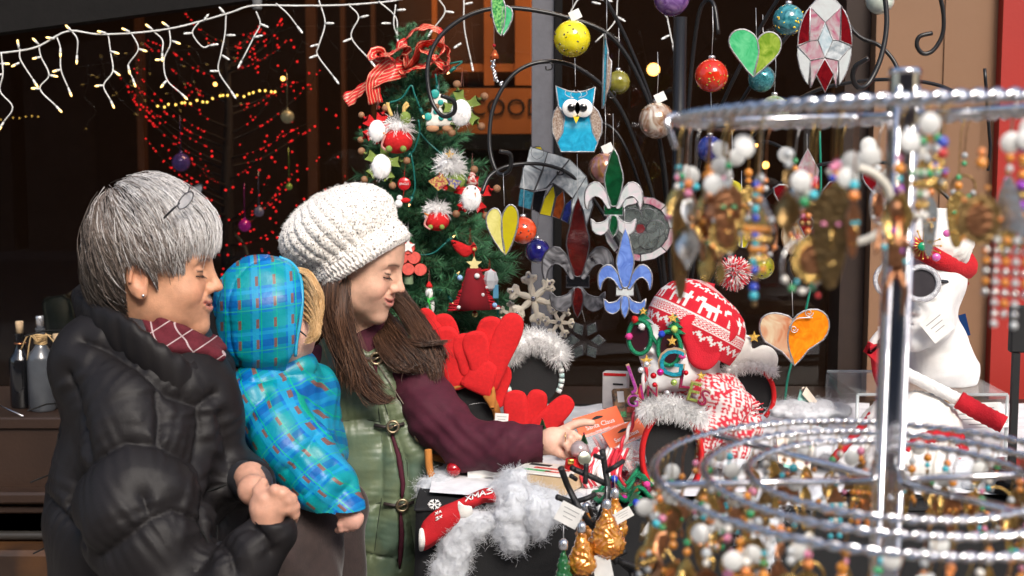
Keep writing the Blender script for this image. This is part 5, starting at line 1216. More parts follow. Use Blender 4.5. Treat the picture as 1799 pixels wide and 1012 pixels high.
# white cookie tree with teal dots
t = thing('cookie_ornament', 'white iced christmas tree cookie with teal dots inside the iron hook loop', 'ornament', W(775, 195, OY)); ic = mat('icing', (.78, .74, .66), .4)
puffy([(762, 168), (780, 168), (792, 195), (802, 220), (775, 222), (748, 220), (758, 195)], 775, 195, OY, .012, 'body', ic, t, 3); td = mat('teal_dot', (.03, .36, .32), .4)
for x, y, r in ((764, 165, 8), (774, 180, 5), (784, 192, 5), (766, 196, 5), (775, 207, 5), (752, 205, 7), (790, 207, 5)): mb = MB(); mb.ball(W(x, y, OY - .007), (S(r, OY), .003, S(r, OY)), 12, 8); mb.build('dot', td, t)
for x in (760, 788): mb = MB(); mb.ball(W(x, 225, OY), (.015, .006, .009), 12, 8); mb.build('foot', mat('gingerbread', (.48, .25, .13), .7), t)
mb = MB(); hang(mb, 771, 170, OY, 30); mb.build('loop', thread, t)
# red button and snowman below
t = thing('button_ornament', 'round red button ornament with white lettering and a tiny snowman below', 'ornament', W(710, 323, OY)); mb = MB(); mb.lathe(W(710, 323, OY), [(.011, -.003), (.0145, -.002), (.0150, .001), (.013, .003)], 24, Matrix.Rotation(R(90), 4, 'X')); mb.build('button', mat('button_red', (.5, .01, .015), .3, coat=.6), t)
text('JINGLE', W(710, 323, OY - .0045), .0072, white, t, name='lettering', ext=.0002)
mb = MB(); mb.tube([W(710, 333, OY), W(708, 348, OY)], .0006, 4); mb.tube([W(710, 312, OY), W(712, 290, OY + .02)], .0006, 4); mb.build('thread', felt_r, t); mb = MB(); mb.ball(W(700, 358, OY), .0095, 12, 8); mb.ball(W(702, 348, OY), .007, 12, 8); mb.build('snowman', white, t)
mb = MB(); mb.ball(W(712, 352, OY), (.012, .006, .006), 12, 8); mb.build('santa_hat', felt_r, t); mb = MB(); mb.ball(W(688, 354, OY), (.006, .004, .004)); mb.build('mitten', mat('bright_green', (.03, .4, .06), .6), t)
# cork tree
t = thing('cork_tree', 'tree made of six red wine corks with white star and green trunk', 'ornament', W(718, 465, OY)); ck = mat('red_cork', (.58, .08, .06), .7, var=.2, scale=120)
for x, y in ((718, 436), (707, 453), (728, 453), (697, 474), (718, 473), (739, 474)):
    mb = MB(); mb.lathe(W(x, y, OY) + Vector((0, 0, 0)), [(.0138, -.016), (.0142, -.015), (.0142, .015), (.0138, .016)], 20, Matrix.Rotation(R(84), 4, 'X')); soft(mb.build('cork', ck, t))
mb = MB(); mb.lathe(W(718, 491, OY), [(.0105, -.010), (.0105, .010)], 16); soft(mb.build('trunk', mat('sage_cork', (.17, .24, .14), .7), t)); slab(star(717, 433, 13, 6), 717, 433, OY - .018, .005, 'star', white, t); mb = MB(); hang(mb, 717, 428, OY, 40); mb.build('loop', thread, t)
# yarn tree
t = thing('yarn_tree', 'bell-shaped christmas tree wound from red yarn with white pompoms and star', 'ornament', W(833, 512, OY)); mb = MB(); r_ = random.Random(8)
for k in range(24):
    f = k / 23; y = 476 + 66 * f; hw = (12 + 28 * f ** 1.2) + (6 if k > 20 else 0)
    mb.tube([W(833 + hw * math.cos(a) + r_.uniform(-1, 1), y + 2.5 * math.sin(a + k) + r_.uniform(-1, 1), OY + .014 * math.sin(a)) for a in [2 * math.pi * j / 16 for j in range(16)]], .0026, 6, closed=True)
mb.build('yarn', mat('red_yarn', (.5, .008, .02), .8, bump=.5, bscale=500), t); mb = MB(); mb.lathe(W(833, 538, OY), [(.040, -.004), (.034, .02), (.016, .088)], 16); mb.build('core', mat('red_core', (.2, .004, .01), .9), t)
for x, y, r, c in ((838, 485, 5, white), (808, 488, 5, None), (838, 528, 5, white), (806, 540, 3.5, white), (848, 518, 3.5, white), (869, 536, 4.5, None), (855, 505, 2.5, white), (828, 508, 2.5, white)):
    mb = MB(); mb.ball(W(x, y, OY - .022), S(r, OY), 12, 8); mb.build('pompom', c or mat('pale_blue', (.3, .5, .8), .8), t)
slab(star(833, 464, 14, 6.5), 833, 464, OY - .004, .008, 'star', mat('cream_star', (.75, .66, .30), .6), t); mb = MB(); mb.tube([W(833, 452, OY), W(831, 430, OY)], .0018, 5); mb.build('loop', felt_r, t); mb = MB(); mb.ball(W(834, 552, OY), .008, 12, 8); mb.build('bell', mat('brass_bell', (.6, .45, .2), .25, 1), t)
# cardinal, snowman, silver gem ornament, extra baubles
t = thing('bird_ornament', 'red felt bird ornament with yellow beak above the yarn tree', 'ornament', W(815, 435, OY)); puffy([(792, 422), (808, 425), (825, 432), (832, 425), (838, 438), (828, 447), (815, 452), (800, 440)], 815, 435, OY, .014, 'body', felt_r, t, 3); mb = MB(); mb.ball(W(833, 438, OY - .008), .004); mb.build('beak', hy, t); mb = MB(); hang(mb, 826, 428, OY, 28); mb.build('loop', felt_r, t)
t = thing('snowman_ornament', 'slim white snowman ornament in a bright green scarf low on the tree', 'ornament', W(755, 525, OY)); mb = MB(); mb.ball(W(754, 515, OY), (.009, .008, .014), 12, 8); mb.ball(W(756, 538, OY), (.010, .009, .022), 12, 10); mb.build('body', white, t); mb = MB(); mb.tube([W(749, 524, OY), W(754, 527, OY - .01), W(761, 524, OY)], .0035, 6); mb.tube([W(752, 526, OY - .008), W(757, 546, OY - .009)], .003, 6); mb.build('scarf', mat('bright_green', (.03, .4, .06), .6), t)
mb = MB(); mb.lathe(W(754, 504, OY), [(.009, 0), (.007, .004), (.002, .012)], 10); mb.build('hat', felt_r, t); mb = MB(); hang(mb, 754, 500, OY, 30); mb.build('loop', twine, t)
t = thing('house_ornament', 'white and blue paper house ornament with red hanger at the tree right side', 'ornament', W(866, 500, OY)); mb = MB(); mb.ball(W(862, 492, OY), (.018, .014, .026), 6, 4); mb.build('gem', mat('pearl_paper', (.66, .68, .7), .4), t, smooth=False); mb = MB(); mb.box(W(871, 512, OY), (.012, .012, .03)); mb.build('blue_part', mat('sky_paint', (.12, .38, .58), .5), t, smooth=False); mb = MB(); mb.tube([W(856 + 14 * math.cos(a), 480 + 6 * math.sin(a), OY) for a in [k * .5 for k in range(13)]], .0025, 6, closed=True); mb.build('red_ring', felt_r, t); mb = MB(); hang(mb, 860, 478, OY, 24); mb.build('loop', felt_r, t)
mb = MB(); mb.box(W(868, 541, OY), (.028, .02, .006), None, .002); mb.build('base', white, t)
# ---------------- wooden snowflakes ----------------
crm = mat('cream_wood', (.82, .74, .60), .7, var=.06, bump=.15, bscale=200); gem = mat('silver_gem', (.4, .4, .45), .12, 1)
def flake(x, y, r, Y, lab, rot=0, th=.012):
    t = thing('snowflake', lab, 'snowflake', W(x, y, Y))
    for k in range(6):
        a = R(rot + 60 * k); c, s_ = math.cos(a), math.sin(a); loc = [(.0, -.08), (.35, -.13), (.55, -.10), (.66, -.28), (.86, -.30), (.90, -.12), (1.02, -.07), (1.04, .07), (.90, .12), (.86, .30), (.66, .28), (.55, .10), (.35, .13), (.0, .08)]
        pts = [(x + r * (u * c - v * s_), y + r * (u * s_ + v * c)) for u, v in loc]; puffy(pts, x, y, Y, th, 'arm', crm, t, 2, dy=-.0006 * k); mb = MB(); mb.ball(W(x + r * .82 * c, y + r * .82 * s_, Y - th / 2 - .001 - .0006 * k), .0035 * r / 45, 8, 6); mb.build('gem', gem, t)
    mb = MB(); mb.ball(W(x, y, Y - th / 2 - .004), .005 * r / 45, 10, 8); mb.build('gem', gem, t); return t
flake(937, 524, 47, 3.22, 'large cream wooden snowflake leaning beside the tree', 18); flake(982, 566, 29, 3.18, 'small cream wooden snowflake right of the large one', 5, .009); flake(898, 552, 24, 3.26, 'cream wooden snowflake half hidden behind the large one', 25, .009)
# ---------------- headbands on black ovals ----------------
def finial(t, x, yb, Y, h=.07):
    q = W(x, yb, Y); q.z = TS; mb = MB(); mb.lathe(q, [(.040, 0), (.042, .004), (.036, .012), (.018, .022), (.012, .038), (.020, .044), (.020, .048), (.011, .052), (.019, .062), (.024, .074), (.020, .088), (.008, .096), (.006, .099)], 24); return mb.build('stand', blk, t)
t = thing('reindeer_headband', 'brown reindeer headband with huge red felt antlers and red nose on black oval stand', 'headband', W(820, 720, 2.98)); HY = 2.98
slab(oval(820, 722, 50, 56, 40), 820, 722, HY, .012, 'display_oval', blk, t, dy=.012); finial(t, 817, 865, 2.86)
tanf = mat('tan_felt', (.42, .16, .03), .9, bump=.3, bscale=500); mb = MB(); P = bez([W(770, 800, HY), W(762, 740, HY), W(775, 695, HY), (W(820, 674, HY)), W(862, 700, HY), W(876, 750, HY), W(868, 800, HY)], 8)
V = []; F = []
for i, p in enumerate(P):
    d = (P[min(i + 1, len(P) - 1)] - P[max(i - 1, 0)]).normalized(); n = Vector((0, 1, 0)).cross(d).normalized()
    for k in range(10): a = 2 * math.pi * k / 10; V.append(p + n * (.009 * math.cos(a)) + Vector((0, 1, 0)) * (.018 * math.sin(a)))
for i in range(len(P) - 1):
    for k in range(10): F.append((i * 10 + k, i * 10 + (k + 1) % 10, (i + 1) * 10 + (k + 1) % 10, (i + 1) * 10 + k))
mesh_obj('band', V, F, tanf, t)
puffy([(768, 690), (778, 668), (800, 690), (786, 705)], 785, 690, HY, .012, 'ear', tanf, t, 3, dy=-.02); puffy([(848, 690), (866, 672), (872, 700), (866, 720), (856, 706)], 862, 695, HY, .012, 'ear', tanf, t, 3, dy=-.02)
def lobe(x0, y0, x1, y1, w0, w1, Y, th, m, parent, dy=0, name='antler_lobe', seed=1):
    dx, dy_ = x1 - x0, y1 - y0; L = math.hypot(dx, dy_); ux_, uy_ = dx / L, dy_ / L; nx_, ny_ = -uy_, ux_; w0 *= 1.12; w1 *= 1.16; th *= .62
    q = [(0, -w0), (.35, -(w0 * .55 + w1 * .45)), (.7, -w1), (.93, -w1 * .72), (1.0, 0), (.93, w1 * .72), (.7, w1), (.35, w0 * .55 + w1 * .45), (0, w0), (-.06, 0)]
    puffy([(x0 + ux_ * a * L + nx_ * b, y0 + uy_ * a * L + ny_ * b) for a, b in q], (x0 + x1) / 2, (y0 + y1) / 2, Y, th, name, m, parent, 3, dy=dy, folds=.005, seed=seed)
for k, a in enumerate(((812, 676, 775, 572, 20, 24), (826, 655, 812, 583, 14, 20), (846, 660, 832, 578, 14, 21), (852, 680, 866, 553, 22, 24), (856, 670, 908, 548, 18, 21), (835, 684, 860, 630, 26, 20))): lobe(*a, HY, .020, felt_r, t, dy=-.012 - .004 * (k % 3), seed=k)
for k, a in enumerate(((790, 672, 740, 542, 18, 19), (800, 660, 772, 552, 16, 22))): lobe(*a, HY, .018, felt_r, t, dy=.012 + .004 * k, seed=k + 7)
lobe(868, 716, 880, 640, 14, 20, HY, .016, felt_r, t, dy=.02, name='antler_tip'); lobe(817, 664, 819, 628, 5, 8, HY, .014, felt_r, t, dy=.012, name='antler_tip')
mb = MB(); mb.ball(W(803, 716, HY - .03), .0172, 24, 16); mb.build('nose', rglass, t); mb = MB(); mb.tube(bez([W(766, 672, HY - .01), W(790, 700, HY - .028)], 4), .0014, 5); mb.tube(bez([W(818, 712, HY - .03), W(850, 708, HY - .02), W(872, 718, HY)], 4), .0012, 5); mb.build('elastic', black_g, t)
# second, fallen reindeer band: an arc and ball left of the pedestal
t = thing('reindeer_headband', 'tan headband with red ball standing low behind the black finial', 'headband', W(790, 820, 2.84)); mb = MB(); mb.tube(bez([W(752, 790, 2.84), W(756, 830, 2.82), W(772, 852, 2.80), W(785, 862, 2.79)], 5), [.008] * 8 + [.003] * 8, 8); mb.tube(bez([W(748, 800, 2.88), W(800, 812, 2.9), W(832, 806, 2.88), W(838, 790, 2.88)], 5), .007, 8); mb.build('band', tanf, t); mb = MB(); mb.ball(W(797, 824, 2.80), .0155, 20, 14); mb.build('nose', rglass, t)
mb = MB(); mb.ball(W(862, 824, 2.90), (.017, .017, .012), 20, 14); mb.lathe(W(862, 834, 2.88), [(.003, -.01), (.003, .01)], 8); tag(mb.build('red_bauble', rglass), 'red glass bauble lying in shade under the maroon sleeve', 'bauble')
# white fur headband
t = thing('fur_headband', 'white fur headband with teal striped sides on a black oval stand', 'headband', W(940, 650, 3.08)); HY = 3.08; slab(oval(938, 662, 46, 52, 40), 938, 662, HY, .012, 'display_oval', blk, t, dy=.012)
st_ = mat('teal_stripe', (.42, .62, .60), .7, c2=(.75, .75, .72), scale=60)
mb = MB()
for i in range(26):
    a = R(-30 + 240 * i / 25); p = W(938 + 49 * math.cos(a), 662 - 55 * math.sin(a), HY); p2 = W(938 + 49 * math.cos(a + .13), 662 - 55 * math.sin(a + .13), HY); mb.tube([p, p2], .006 if i % 2 else .0066, 8)
mb.build('band', st_, t); q = W(938, 760, HY); q.z = TS; mb = MB(); mb.lathe(q, [(.035, 0), (.03, .012), (.010, .03), (.010, W(938, 712, HY).z - TS)], 16); mb.build('stand', blk, t)
mb = MB(); cs_ = [W(938 + 50 * math.cos(R(a)), 655 - 52 * math.sin(R(a)) - 8, HY - .005) for a in (28, 45, 62, 80, 98, 116, 134, 152)]
for i, c in enumerate(cs_): mb.ball(c, .016, 10, 8); fluff(mb, c, .014, 430, .027, .00045, 30 + i, (0, -.3, .1))
mb.build('fur', wfur, t)
# red felt antlers band behind the sleeve
t = thing('antler_headband', 'low red felt antler headband with three rounded lobes behind the reaching arm', 'headband', W(945, 722, 2.92))
for k, a in enumerate(((906, 758, 906, 684, 18, 19), (930, 758, 948, 684, 20, 17), (945, 758, 1004, 698, 20, 17))): lobe(*a, 2.92, .018, felt_r, t, dy=.004 * (k % 2), seed=k + 3)
mb = MB(); mb.tube(bez([W(895, 745, 2.92), W(890, 790, 2.9), W(893, 810, 2.88)], 4), .006, 8); mb.tube(bez([W(985, 740, 2.94), W(990, 770, 2.94), W(986, 800, 2.93)], 4), .006, 8); mb.build('band', felt_r, t)
# little tags, blister pack
def card(x, y, w_, h_, Y, lab, rot=0, lean=0, yaw=0, lines=3, cat='tag', c=tagm, txt=None):
    t = thing('price_tag' if cat == 'tag' else 'card', lab, cat, W(x, y, Y)); ux, uz = axes(yaw, rot, lean); o = W(x, y, Y); a, b = S(w_, Y) / 2, S(h_, Y) / 2
    mb = MB(); mb.plate([(-a, -b), (a, -b), (a, b), (-a, b)], o, ux, uz, .0008); mb.build('card', c, t, smooth=False); n = ux.cross(uz)
    if lines:
        mb = MB()
        for k in range(lines): z = b * (.5 - .42 * k); l = a * (.7 - .13 * k); p = o + n * .0008 + uz * z; mb.add([p - ux * l, p + ux * l, p + ux * l + uz * b * .07, p - ux * l + uz * b * .07], [(0, 1, 2, 3)])
        mb.build('print', mat('grey_print', (.3, .3, .3), .7), t, smooth=False)
    return t
card(881, 738, 24, 24, 2.86, 'white printed tag hanging beside the reindeer nose', -4); card(850, 820, 60, 40, 2.80, 'white printed leaflet standing behind the finial', 3); card(877, 815, 16, 26, 2.80, 'small tag in clear sleeve under the maroon cuff', 12)
t = thing('blister_pack', 'clear plastic pack with light blue label under the cuff', 'package', W(915, 812, 2.84)); mb = MB(); mb.box(W(915, 812, 2.84), (.085, .03, .03), None, .006); mb.build('pack', mat('clear_blue', (.35, .62, .80), .15, coat=.5), t, smooth=False); mb = MB(); mb.box(W(915, 800, 2.84), (.088, .032, .012), None, .002); mb.build('label', mat('label_blue', (.12, .35, .62), .4), t, smooth=False)
# stocking
t = thing('stocking', 'red knitted stocking with white letters and snowflake lying on cotton at the table edge', 'stocking', W(800, 905, 2.66)); rk_ = mat('red_knit', (.46, .006, .012), .8, bump=.4, bscale=420)
def lay(pts, Y0, Y1, y0, y1):
    return [W(x, y, Y0 + (Y1 - Y0) * (y - y0) / (y1 - y0)) for x, y in pts]
def lean_plate(pts, th, m, parent, name, dy=0, sm=3, Yf=lambda x, y: 2.655 - (y - 862) * .0026 if y < 890 else 2.583 - (y - 890) * .00015):
    """stuffed outline lying on the slope of the table edge"""
    from mathutils.geometry import tessellate_polygon
    p = bez([(a, b, 0) for a, b in pts], sm, True) if sm else [Vector((a, b, 0)) for a, b in pts]; Q = [W(q.x, q.y, Yf(q.x, q.y) + dy) for q in p]; c = sum(Q, Vector()) / len(Q); m_ = len(Q); V = []; F = []
    up = Vector((0, -.55, .8)).normalized()
    for k, (s_, z) in enumerate(((1, 0), (.93, .6), (.8, 1))):
        for q in Q: V.append(c + (q - c) * s_ + up * th * z)
    for k in range(2):
        for j in range(m_): F.append((k * m_ + j, k * m_ + (j + 1) % m_, (k + 1) * m_ + (j + 1) % m_, (k + 1) * m_ + j))
    tri = tessellate_polygon([[Vector((a.x, a.y, 0)) for a in p]]); F += [tuple(2 * m_ + i for i in q) for q in tri]; F += [tuple(q[::-1]) for q in tri]
    o = mesh_obj(name, V, F, m, parent); bm = bmesh.new(); bm.from_mesh(o.data); bmesh.ops.recalc_face_normals(bm, faces=bm.faces); bm.to_mesh(o.data); bm.free(); return o
lean_plate([(740, 925), (765, 905), (800, 890), (830, 876), (862, 862), (876, 866), (874, 882), (850, 884), (828, 895), (812, 905), (805, 925), (780, 945), (752, 965), (738, 966), (736, 945)], .022, rk_, t, 'sock')
lean_plate([(737, 942), (745, 941), (748, 960), (743, 968), (736, 966)], .024, wfelt, t, 'toe'); lean_plate([(803, 890), (815, 899), (832, 902), (825, 914), (806, 914)], .020, wfelt, t, 'heel')
def strokes(segs, m, parent, name, Yf, dz, w_=.0018):
    mb = MB()
    for a, b in segs: mb.tube([W(*a, Yf(*a)) + Vector((0, -.012, dz)), W(*b, Yf(*b)) + Vector((0, -.012, dz))], w_, 5)
    return mb.build(name, m, parent)
sf_ = lambda x, y: 2.655 - (y - 862) * .0026 if y < 890 else 2.583 - (y - 890) * .00015
seg = []
for k in range(6): a = R(60 * k); c = (764, 898); e = (c[0] + 12 * math.cos(a), c[1] + 9 * math.sin(a)); seg.append((c, e)); m2 = (c[0] + 7 * math.cos(a), c[1] + 5.5 * math.sin(a)); seg.append((m2, (m2[0] + 5 * math.cos(a + .9), m2[1] + 4 * math.sin(a + .9)))); seg.append((m2, (m2[0] + 5 * math.cos(a - .9), m2[1] + 4 * math.sin(a - .9))))
strokes(seg, white, t, 'snowflake_motif', sf_, .016, .0012)
def letters(s_, x, y, dx, dy, h):
    G = {'M': [((0, 1), (0, 0)), ((0, 0), (.5, .6)), ((.5, .6), (1, 0)), ((1, 0), (1, 1))], 'E': [((0, 0), (0, 1)), ((0, 0), (1, 0)), ((0, .5), (.8, .5)), ((0, 1), (1, 1))], 'R': [((0, 1), (0, 0)), ((0, 0), (1, .1)), ((1, .1), (.9, .5)), ((.9, .5), (0, .5)), ((.3, .5), (1, 1))], 'Y': [((0, 0), (.5, .5)), ((1, 0), (.5, .5)), ((.5, .5), (.5, 1))], 'X': [((0, 0), (1, 1)), ((1, 0), (0, 1))], 'A': [((0, 1), (.5, 0)), ((.5, 0), (1, 1)), ((.2, .6), (.8, .6))], 'S': [((1, 0), (0, .15)), ((0, .15), (1, .6)), ((1, .6), (.9, 1)), ((.9, 1), (0, 1))]}
    out = []
    for i, ch in enumerate(s_):
        for a, b in G[ch]: out.append(((x + dx * (i * 1.25 + a[0]) - dy * .0 + 0, y + dy * (i * 1.25 + a[0]) + h * a[1]), (x + dx * (i * 1.25 + b[0]), y + dy * (i * 1.25 + b[0]) + h * b[1])))
    return out
strokes(letters('XMAS', 818, 884, 10, -3.4, 9), white, t, 'lettering', sf_, .016, .0013); strokes(letters('XA', 765, 912, 5, -2, 5) + letters('SX', 766, 921, 5, -2, 5), white, t, 'small_motif', sf_, .016, .0009)
# wooden gift box with printed lid
q = onz(962, 858); t = thing('wooden_box', 'shallow pale wooden box with a printed label on its lid, on the cotton', 'box', q); Rb = Matrix.Rotation(R(-26), 4, 'Z'); bx = mat('pale_pine', (.55, .40, .24), .6, var=.1, scale=20)
mb = MB(); mb.box(q + Vector((0, 0, .018)), (.115, .085, .034), Rb, .002); mb.build('body', bx, t, smooth=False); mb = MB(); mb.box(q + Vector((0, 0, .0375)), (.118, .088, .003), Rb, .001); mb.build('lid', mat('cream_print', (.7, .66, .6), .5), t, smooth=False)
for k, (dx, dy, w_, h_, c) in enumerate(((-.025, .022, .045, .014, (.03, .03, .03)), (.01, .0, .075, .010, (.55, .08, .06)), (-.015, -.02, .06, .010, (.08, .35, .12)), (.03, .024, .02, .012, (.5, .3, .1)), (.02, -.022, .03, .008, (.6, .1, .08)))):
    mb = MB(); mb.box(q + Rb @ Vector((dx, dy, .0395)), (w_, h_, .0006), Rb); mb.build('print', mat('print%d' % k, c, .5, var=.6, scale=200), t, smooth=False)
# bottle-brush trees
bb_ = mat('bottle_brush', (.05, .14, .06), .8, var=.3, scale=80)
def brush(x, yt, yb, Y, lab):
    t = thing('bottle_brush_tree', lab, 'tree', W(x, yb, Y)); mb = MB(); rr = random.Random(x); a, b = W(x, yb, Y), W(x, yt, Y); L = (b - a).length
    for k in range(700): f = rr.random(); an = rr.uniform(0, 6.28); p = a.lerp(b, f); r = L * .34 * (1 - f) + .001; mb.tube([p, p + Vector((math.cos(an) * r, math.sin(an) * r, r * .15))], .0004, 3, cap=False)
    mb.build('bristles', bb_, t); mb = MB(); mb.ball(b, .0028, 8, 6); mb.build('berry', rglass, t)
brush(953, 736, 758, 2.80, 'tiny bottle brush tree peeping above the maroon cuff'); brush(1026, 762, 781, 2.72, 'tiny frosted bottle brush tree on the santa snow globe in her hand')
t = thing('snow_globe', 'small santa snow globe with clear dome held in the reaching hand', 'ornament', W(1018, 800, 2.72)); mb = MB(); mb.ball(W(1018, 790, 2.72), .0185, 20, 14); mb.build('dome', mat('pink_glass', (.72, .58, .58), .05, trans=.6, coat=1), t); mb = MB(); mb.lathe(W(1008, 818, 2.71), [(.016, -.012), (.018, 0), (.015, .013)], 18); mb.build('santa_coat', felt_r, t); mb = MB(); mb.box(W(1003, 811, 2.69), (.012, .003, .010), None, .001); mb.build('buckle', mat('gold_plain', (.7, .45, .1), .3, 1), t); mb = MB(); mb.lathe(W(1027, 805, 2.69), [(.012, -.001), (.0135, 0), (.012, .001)], 20, Matrix.Rotation(R(80), 4, 'X') @ Matrix.Rotation(R(10), 4, 'Y')); mb.build('coin', mat('green_silver', (.5, .52, .42), .3, .9), t)
# ---------------- candy packets with orange headers, wooden block cards ----------------
orange = mat('orange_card', (.75, .12, .03), .5); stripe = mat('candy_stripe', (.62, .02, .03), .35, c2=(.8, .76, .74), scale=60, coat=.5)
def packet(x, y, Y, lab, rot, s, yaw=15, lean=35, seed=1):
    t = thing('candy_packet', lab, 'packet', W(x, y, Y)); ux, uz = axes(yaw, rot, lean); n = ux.cross(uz); o = W(x, y, Y); a = .045 * s
    mb = MB(); mb.plate([(-a, .03 * s), (a, .03 * s), (a, .07 * s), (-a, .07 * s)], o, ux, uz, .002); mb.build('header_card', orange, t, smooth=False); mb = MB(); mb.plate(bez2([(-.014, .058 * s), (0, .062 * s), (.014, .058 * s), (0, .056 * s)], 3), o + n * .0016, ux, uz, .0006); mb.build('hang_hole', blk, t, smooth=False)
    rm = Matrix((ux, n * -1, uz)).transposed().to_4x4(); e_ = (rm @ Matrix.Rotation(R(90), 4, 'X'))
    text('Santa Claus', o + uz * .045 * s + n * .0018, .0125 * s, white, t, rot=e_, name='lettering', ext=.0003); text('candy canes', o + uz * .035 * s + n * .0018, .006 * s, white, t, rot=e_, name='small_lettering', ext=.0002)
    rr = random.Random(seed)
    for k in range(26):
        p = o + ux * rr.uniform(-.038, .038) * s + uz * rr.uniform(-.065, .022) * s + n * rr.uniform(0, .012); d = (ux * rr.gauss(0, 1) + uz * rr.gauss(0, .8) + n * rr.gauss(0, .2)).normalized() * .013 * s; mb = MB(); mb.tube([p - d, p, p + d + n * .003], [.003, .0042, .003], 7); mb.build('candy', stripe if k % 3 else (felt_r if k % 2 else white), t)
    mb = MB(); P = [(-a, -.07 * s), (a, -.07 * s), (a, .03 * s), (-a, .03 * s)]; mb.plate(P, o + n * .019, ux, uz, .0004); cm = mat('cellophane', (1, 1, 1), .08); principled(cm).inputs['Alpha'].default_value = .16; mb.build('cellophane', cm, t, smooth=False)
packet(1072, 785, 2.86, 'candy packet with orange header leaning behind the reaching hand', 14, 1.15, seed=3); packet(1120, 800, 2.80, 'candy packet with orange header, tucked behind the striped sticks', 20, 1.0, seed=9)
t = thing('twisted_candy', 'big bundle of twisted red and white ribbon candy in front of the packets', 'candy', W(1062, 830, 2.72)); rr = random.Random(6); cw = mat('candy_white', (.8, .74, .72), .35, coat=.6); crd = mat('candy_red', (.6, .03, .05), .35, coat=.6)
for k in range(34):
    x0 = 1030 + rr.uniform(0, 62); x1 = 1024 + (x0 - 1030) * 1.1 + rr.uniform(-4, 10); P = bez([W(x0 + 14, 792 + rr.uniform(-6, 6), 2.76), W(x0 + 2 + rr.uniform(-5, 5), 815, 2.735 - rr.uniform(0, .02)), W(x1 - 4, 835 + rr.uniform(-4, 4), 2.72 - rr.uniform(0, .02)), W(x1 + 6, 856 + rr.uniform(-6, 3), 2.71)], 4); mb = MB(); mb.tube(P, .0034, 6); mb.build('strand', cw if k % 2 else crd, t)
def cane(pts, Y, lab, r=.006):
    t = thing('candy_stick', lab, 'candy', W(*pts[0], Y)); P = bez([W(x, y, Y) for x, y in pts], 10)
    for s_ in range(2):
        mb = MB(); Q = []
        for i, p in enumerate(P): a = i * .7 + s_ * math.pi; Q.append(p + Vector((math.cos(a) * r * .55, math.sin(a) * r * .55, 0)))
        mb.tube(Q, r * .62, 6); mb.build('strand', (cw, crd)[s_], t)
cane([(1138, 640), (1126, 690), (1112, 740), (1090, 785), (1068, 815)], 2.76, 'long twisted red and white stick leaning down to the candy bundle')
# pale boxes behind
def box3(x, y, w_, h_, d_, Y, lab, m, yaw=0, lean=0, name='gift_box', extra=None, cat='box'):
    t = thing(name, lab, cat, W(x, y, Y)); q = Matrix.Rotation(R(yaw), 4, 'Z') @ Matrix.Rotation(R(-lean), 4, 'X'); mb = MB(); mb.box(W(x, y, Y), (S(w_, Y), d_, S(h_, Y)), q, .002); mb.build('body', m, t, smooth=False)
    for (dx, dz, ww, hh_, mm) in (extra or []): mb = MB(); mb.box(W(x, y, Y) + q @ Vector((S(dx, Y), -d_ / 2 - .0008, S(dz, Y))), (S(ww, Y), .001, S(hh_, Y)), q); mb.build('print', mm, t, smooth=False)
    return t
box3(1082, 685, 44, 66, .04, 3.05, 'white card box with red striped top edge behind the candy', mat('box_white', (.62, .60, .58), .6), -12, 4, extra=[(0, 29, 40, 5, felt_r), (6, 12, 18, 3, blk)])
cp = mat('photo_print', (.30, .16, .07), .5, c2=(.02, .02, .02), scale=70); box3(1098, 712, 42, 60, .015, 2.96, 'slim box printed with snowmen and black windows behind the packets', cp, 10, 25, extra=[(-8, 14, 12, 20, mat('print_white', (.7, .7, .68), .5)), (8, -10, 14, 10, mat('print1', (.55, .08, .06), .5)), (-6, -18, 10, 10, mat('print2', (.08, .35, .12), .5))])
box3(1150, 735, 46, 60, .015, 2.94, 'slim box with green and white print beside the striped stick', mat('print_mix', (.5, .48, .42), .5, c2=(.3, .06, .05), scale=90), 0, 20)
tealc = mat('teal_book', (.22, .48, .42), .5); crc = mat('cream_page', (.72, .62, .52), .6)
t = thing('card_pack', 'tall teal and white holiday card leaning near the orange heart', 'card', W(1415, 740, 3.0)); puffy([(1385, 760), (1408, 682), (1450, 735), (1432, 800), (1380, 800)], 1415, 745, 3.0, .012, 'cover', tealc, t, 0, yaw=12, lean=10)
puffy([(1408, 682), (1414, 684), (1456, 734), (1440, 800), (1432, 800), (1448, 736)], 1430, 745, 3.0, .014, 'edge', crc, t, 0, yaw=12, lean=10, dy=-.004)
rd_l = mat('print_red', (.5, .06, .05), .5)
slab([(1392, 738), (1440, 742), (1436, 756), (1390, 752)], 1415, 745, 2.985, .002, 'band', rd_l, t); slab([(1400, 762), (1432, 765), (1428, 790), (1396, 787)], 1415, 775, 2.982, .002, 'panel', crc, t)
t = thing('card_pack', 'teal and cream patterned card lying against the cotton heap', 'card', W(1400, 800, 2.8)); slab([(1370, 762), (1440, 775), (1415, 835), (1362, 812)], 1400, 800, 2.8, .006, 'card', crc, t, yaw=10, lean=40); slab([(1378, 805), (1405, 812), (1396, 828), (1374, 820)], 1392, 815, 2.785, .003, 'corner', tealc, t, yaw=10, lean=40); slab([(1385, 774), (1428, 783), (1424, 790), (1382, 781)], 1405, 782, 2.788, .002, 'lettering_band', tealc, t, yaw=10, lean=40)
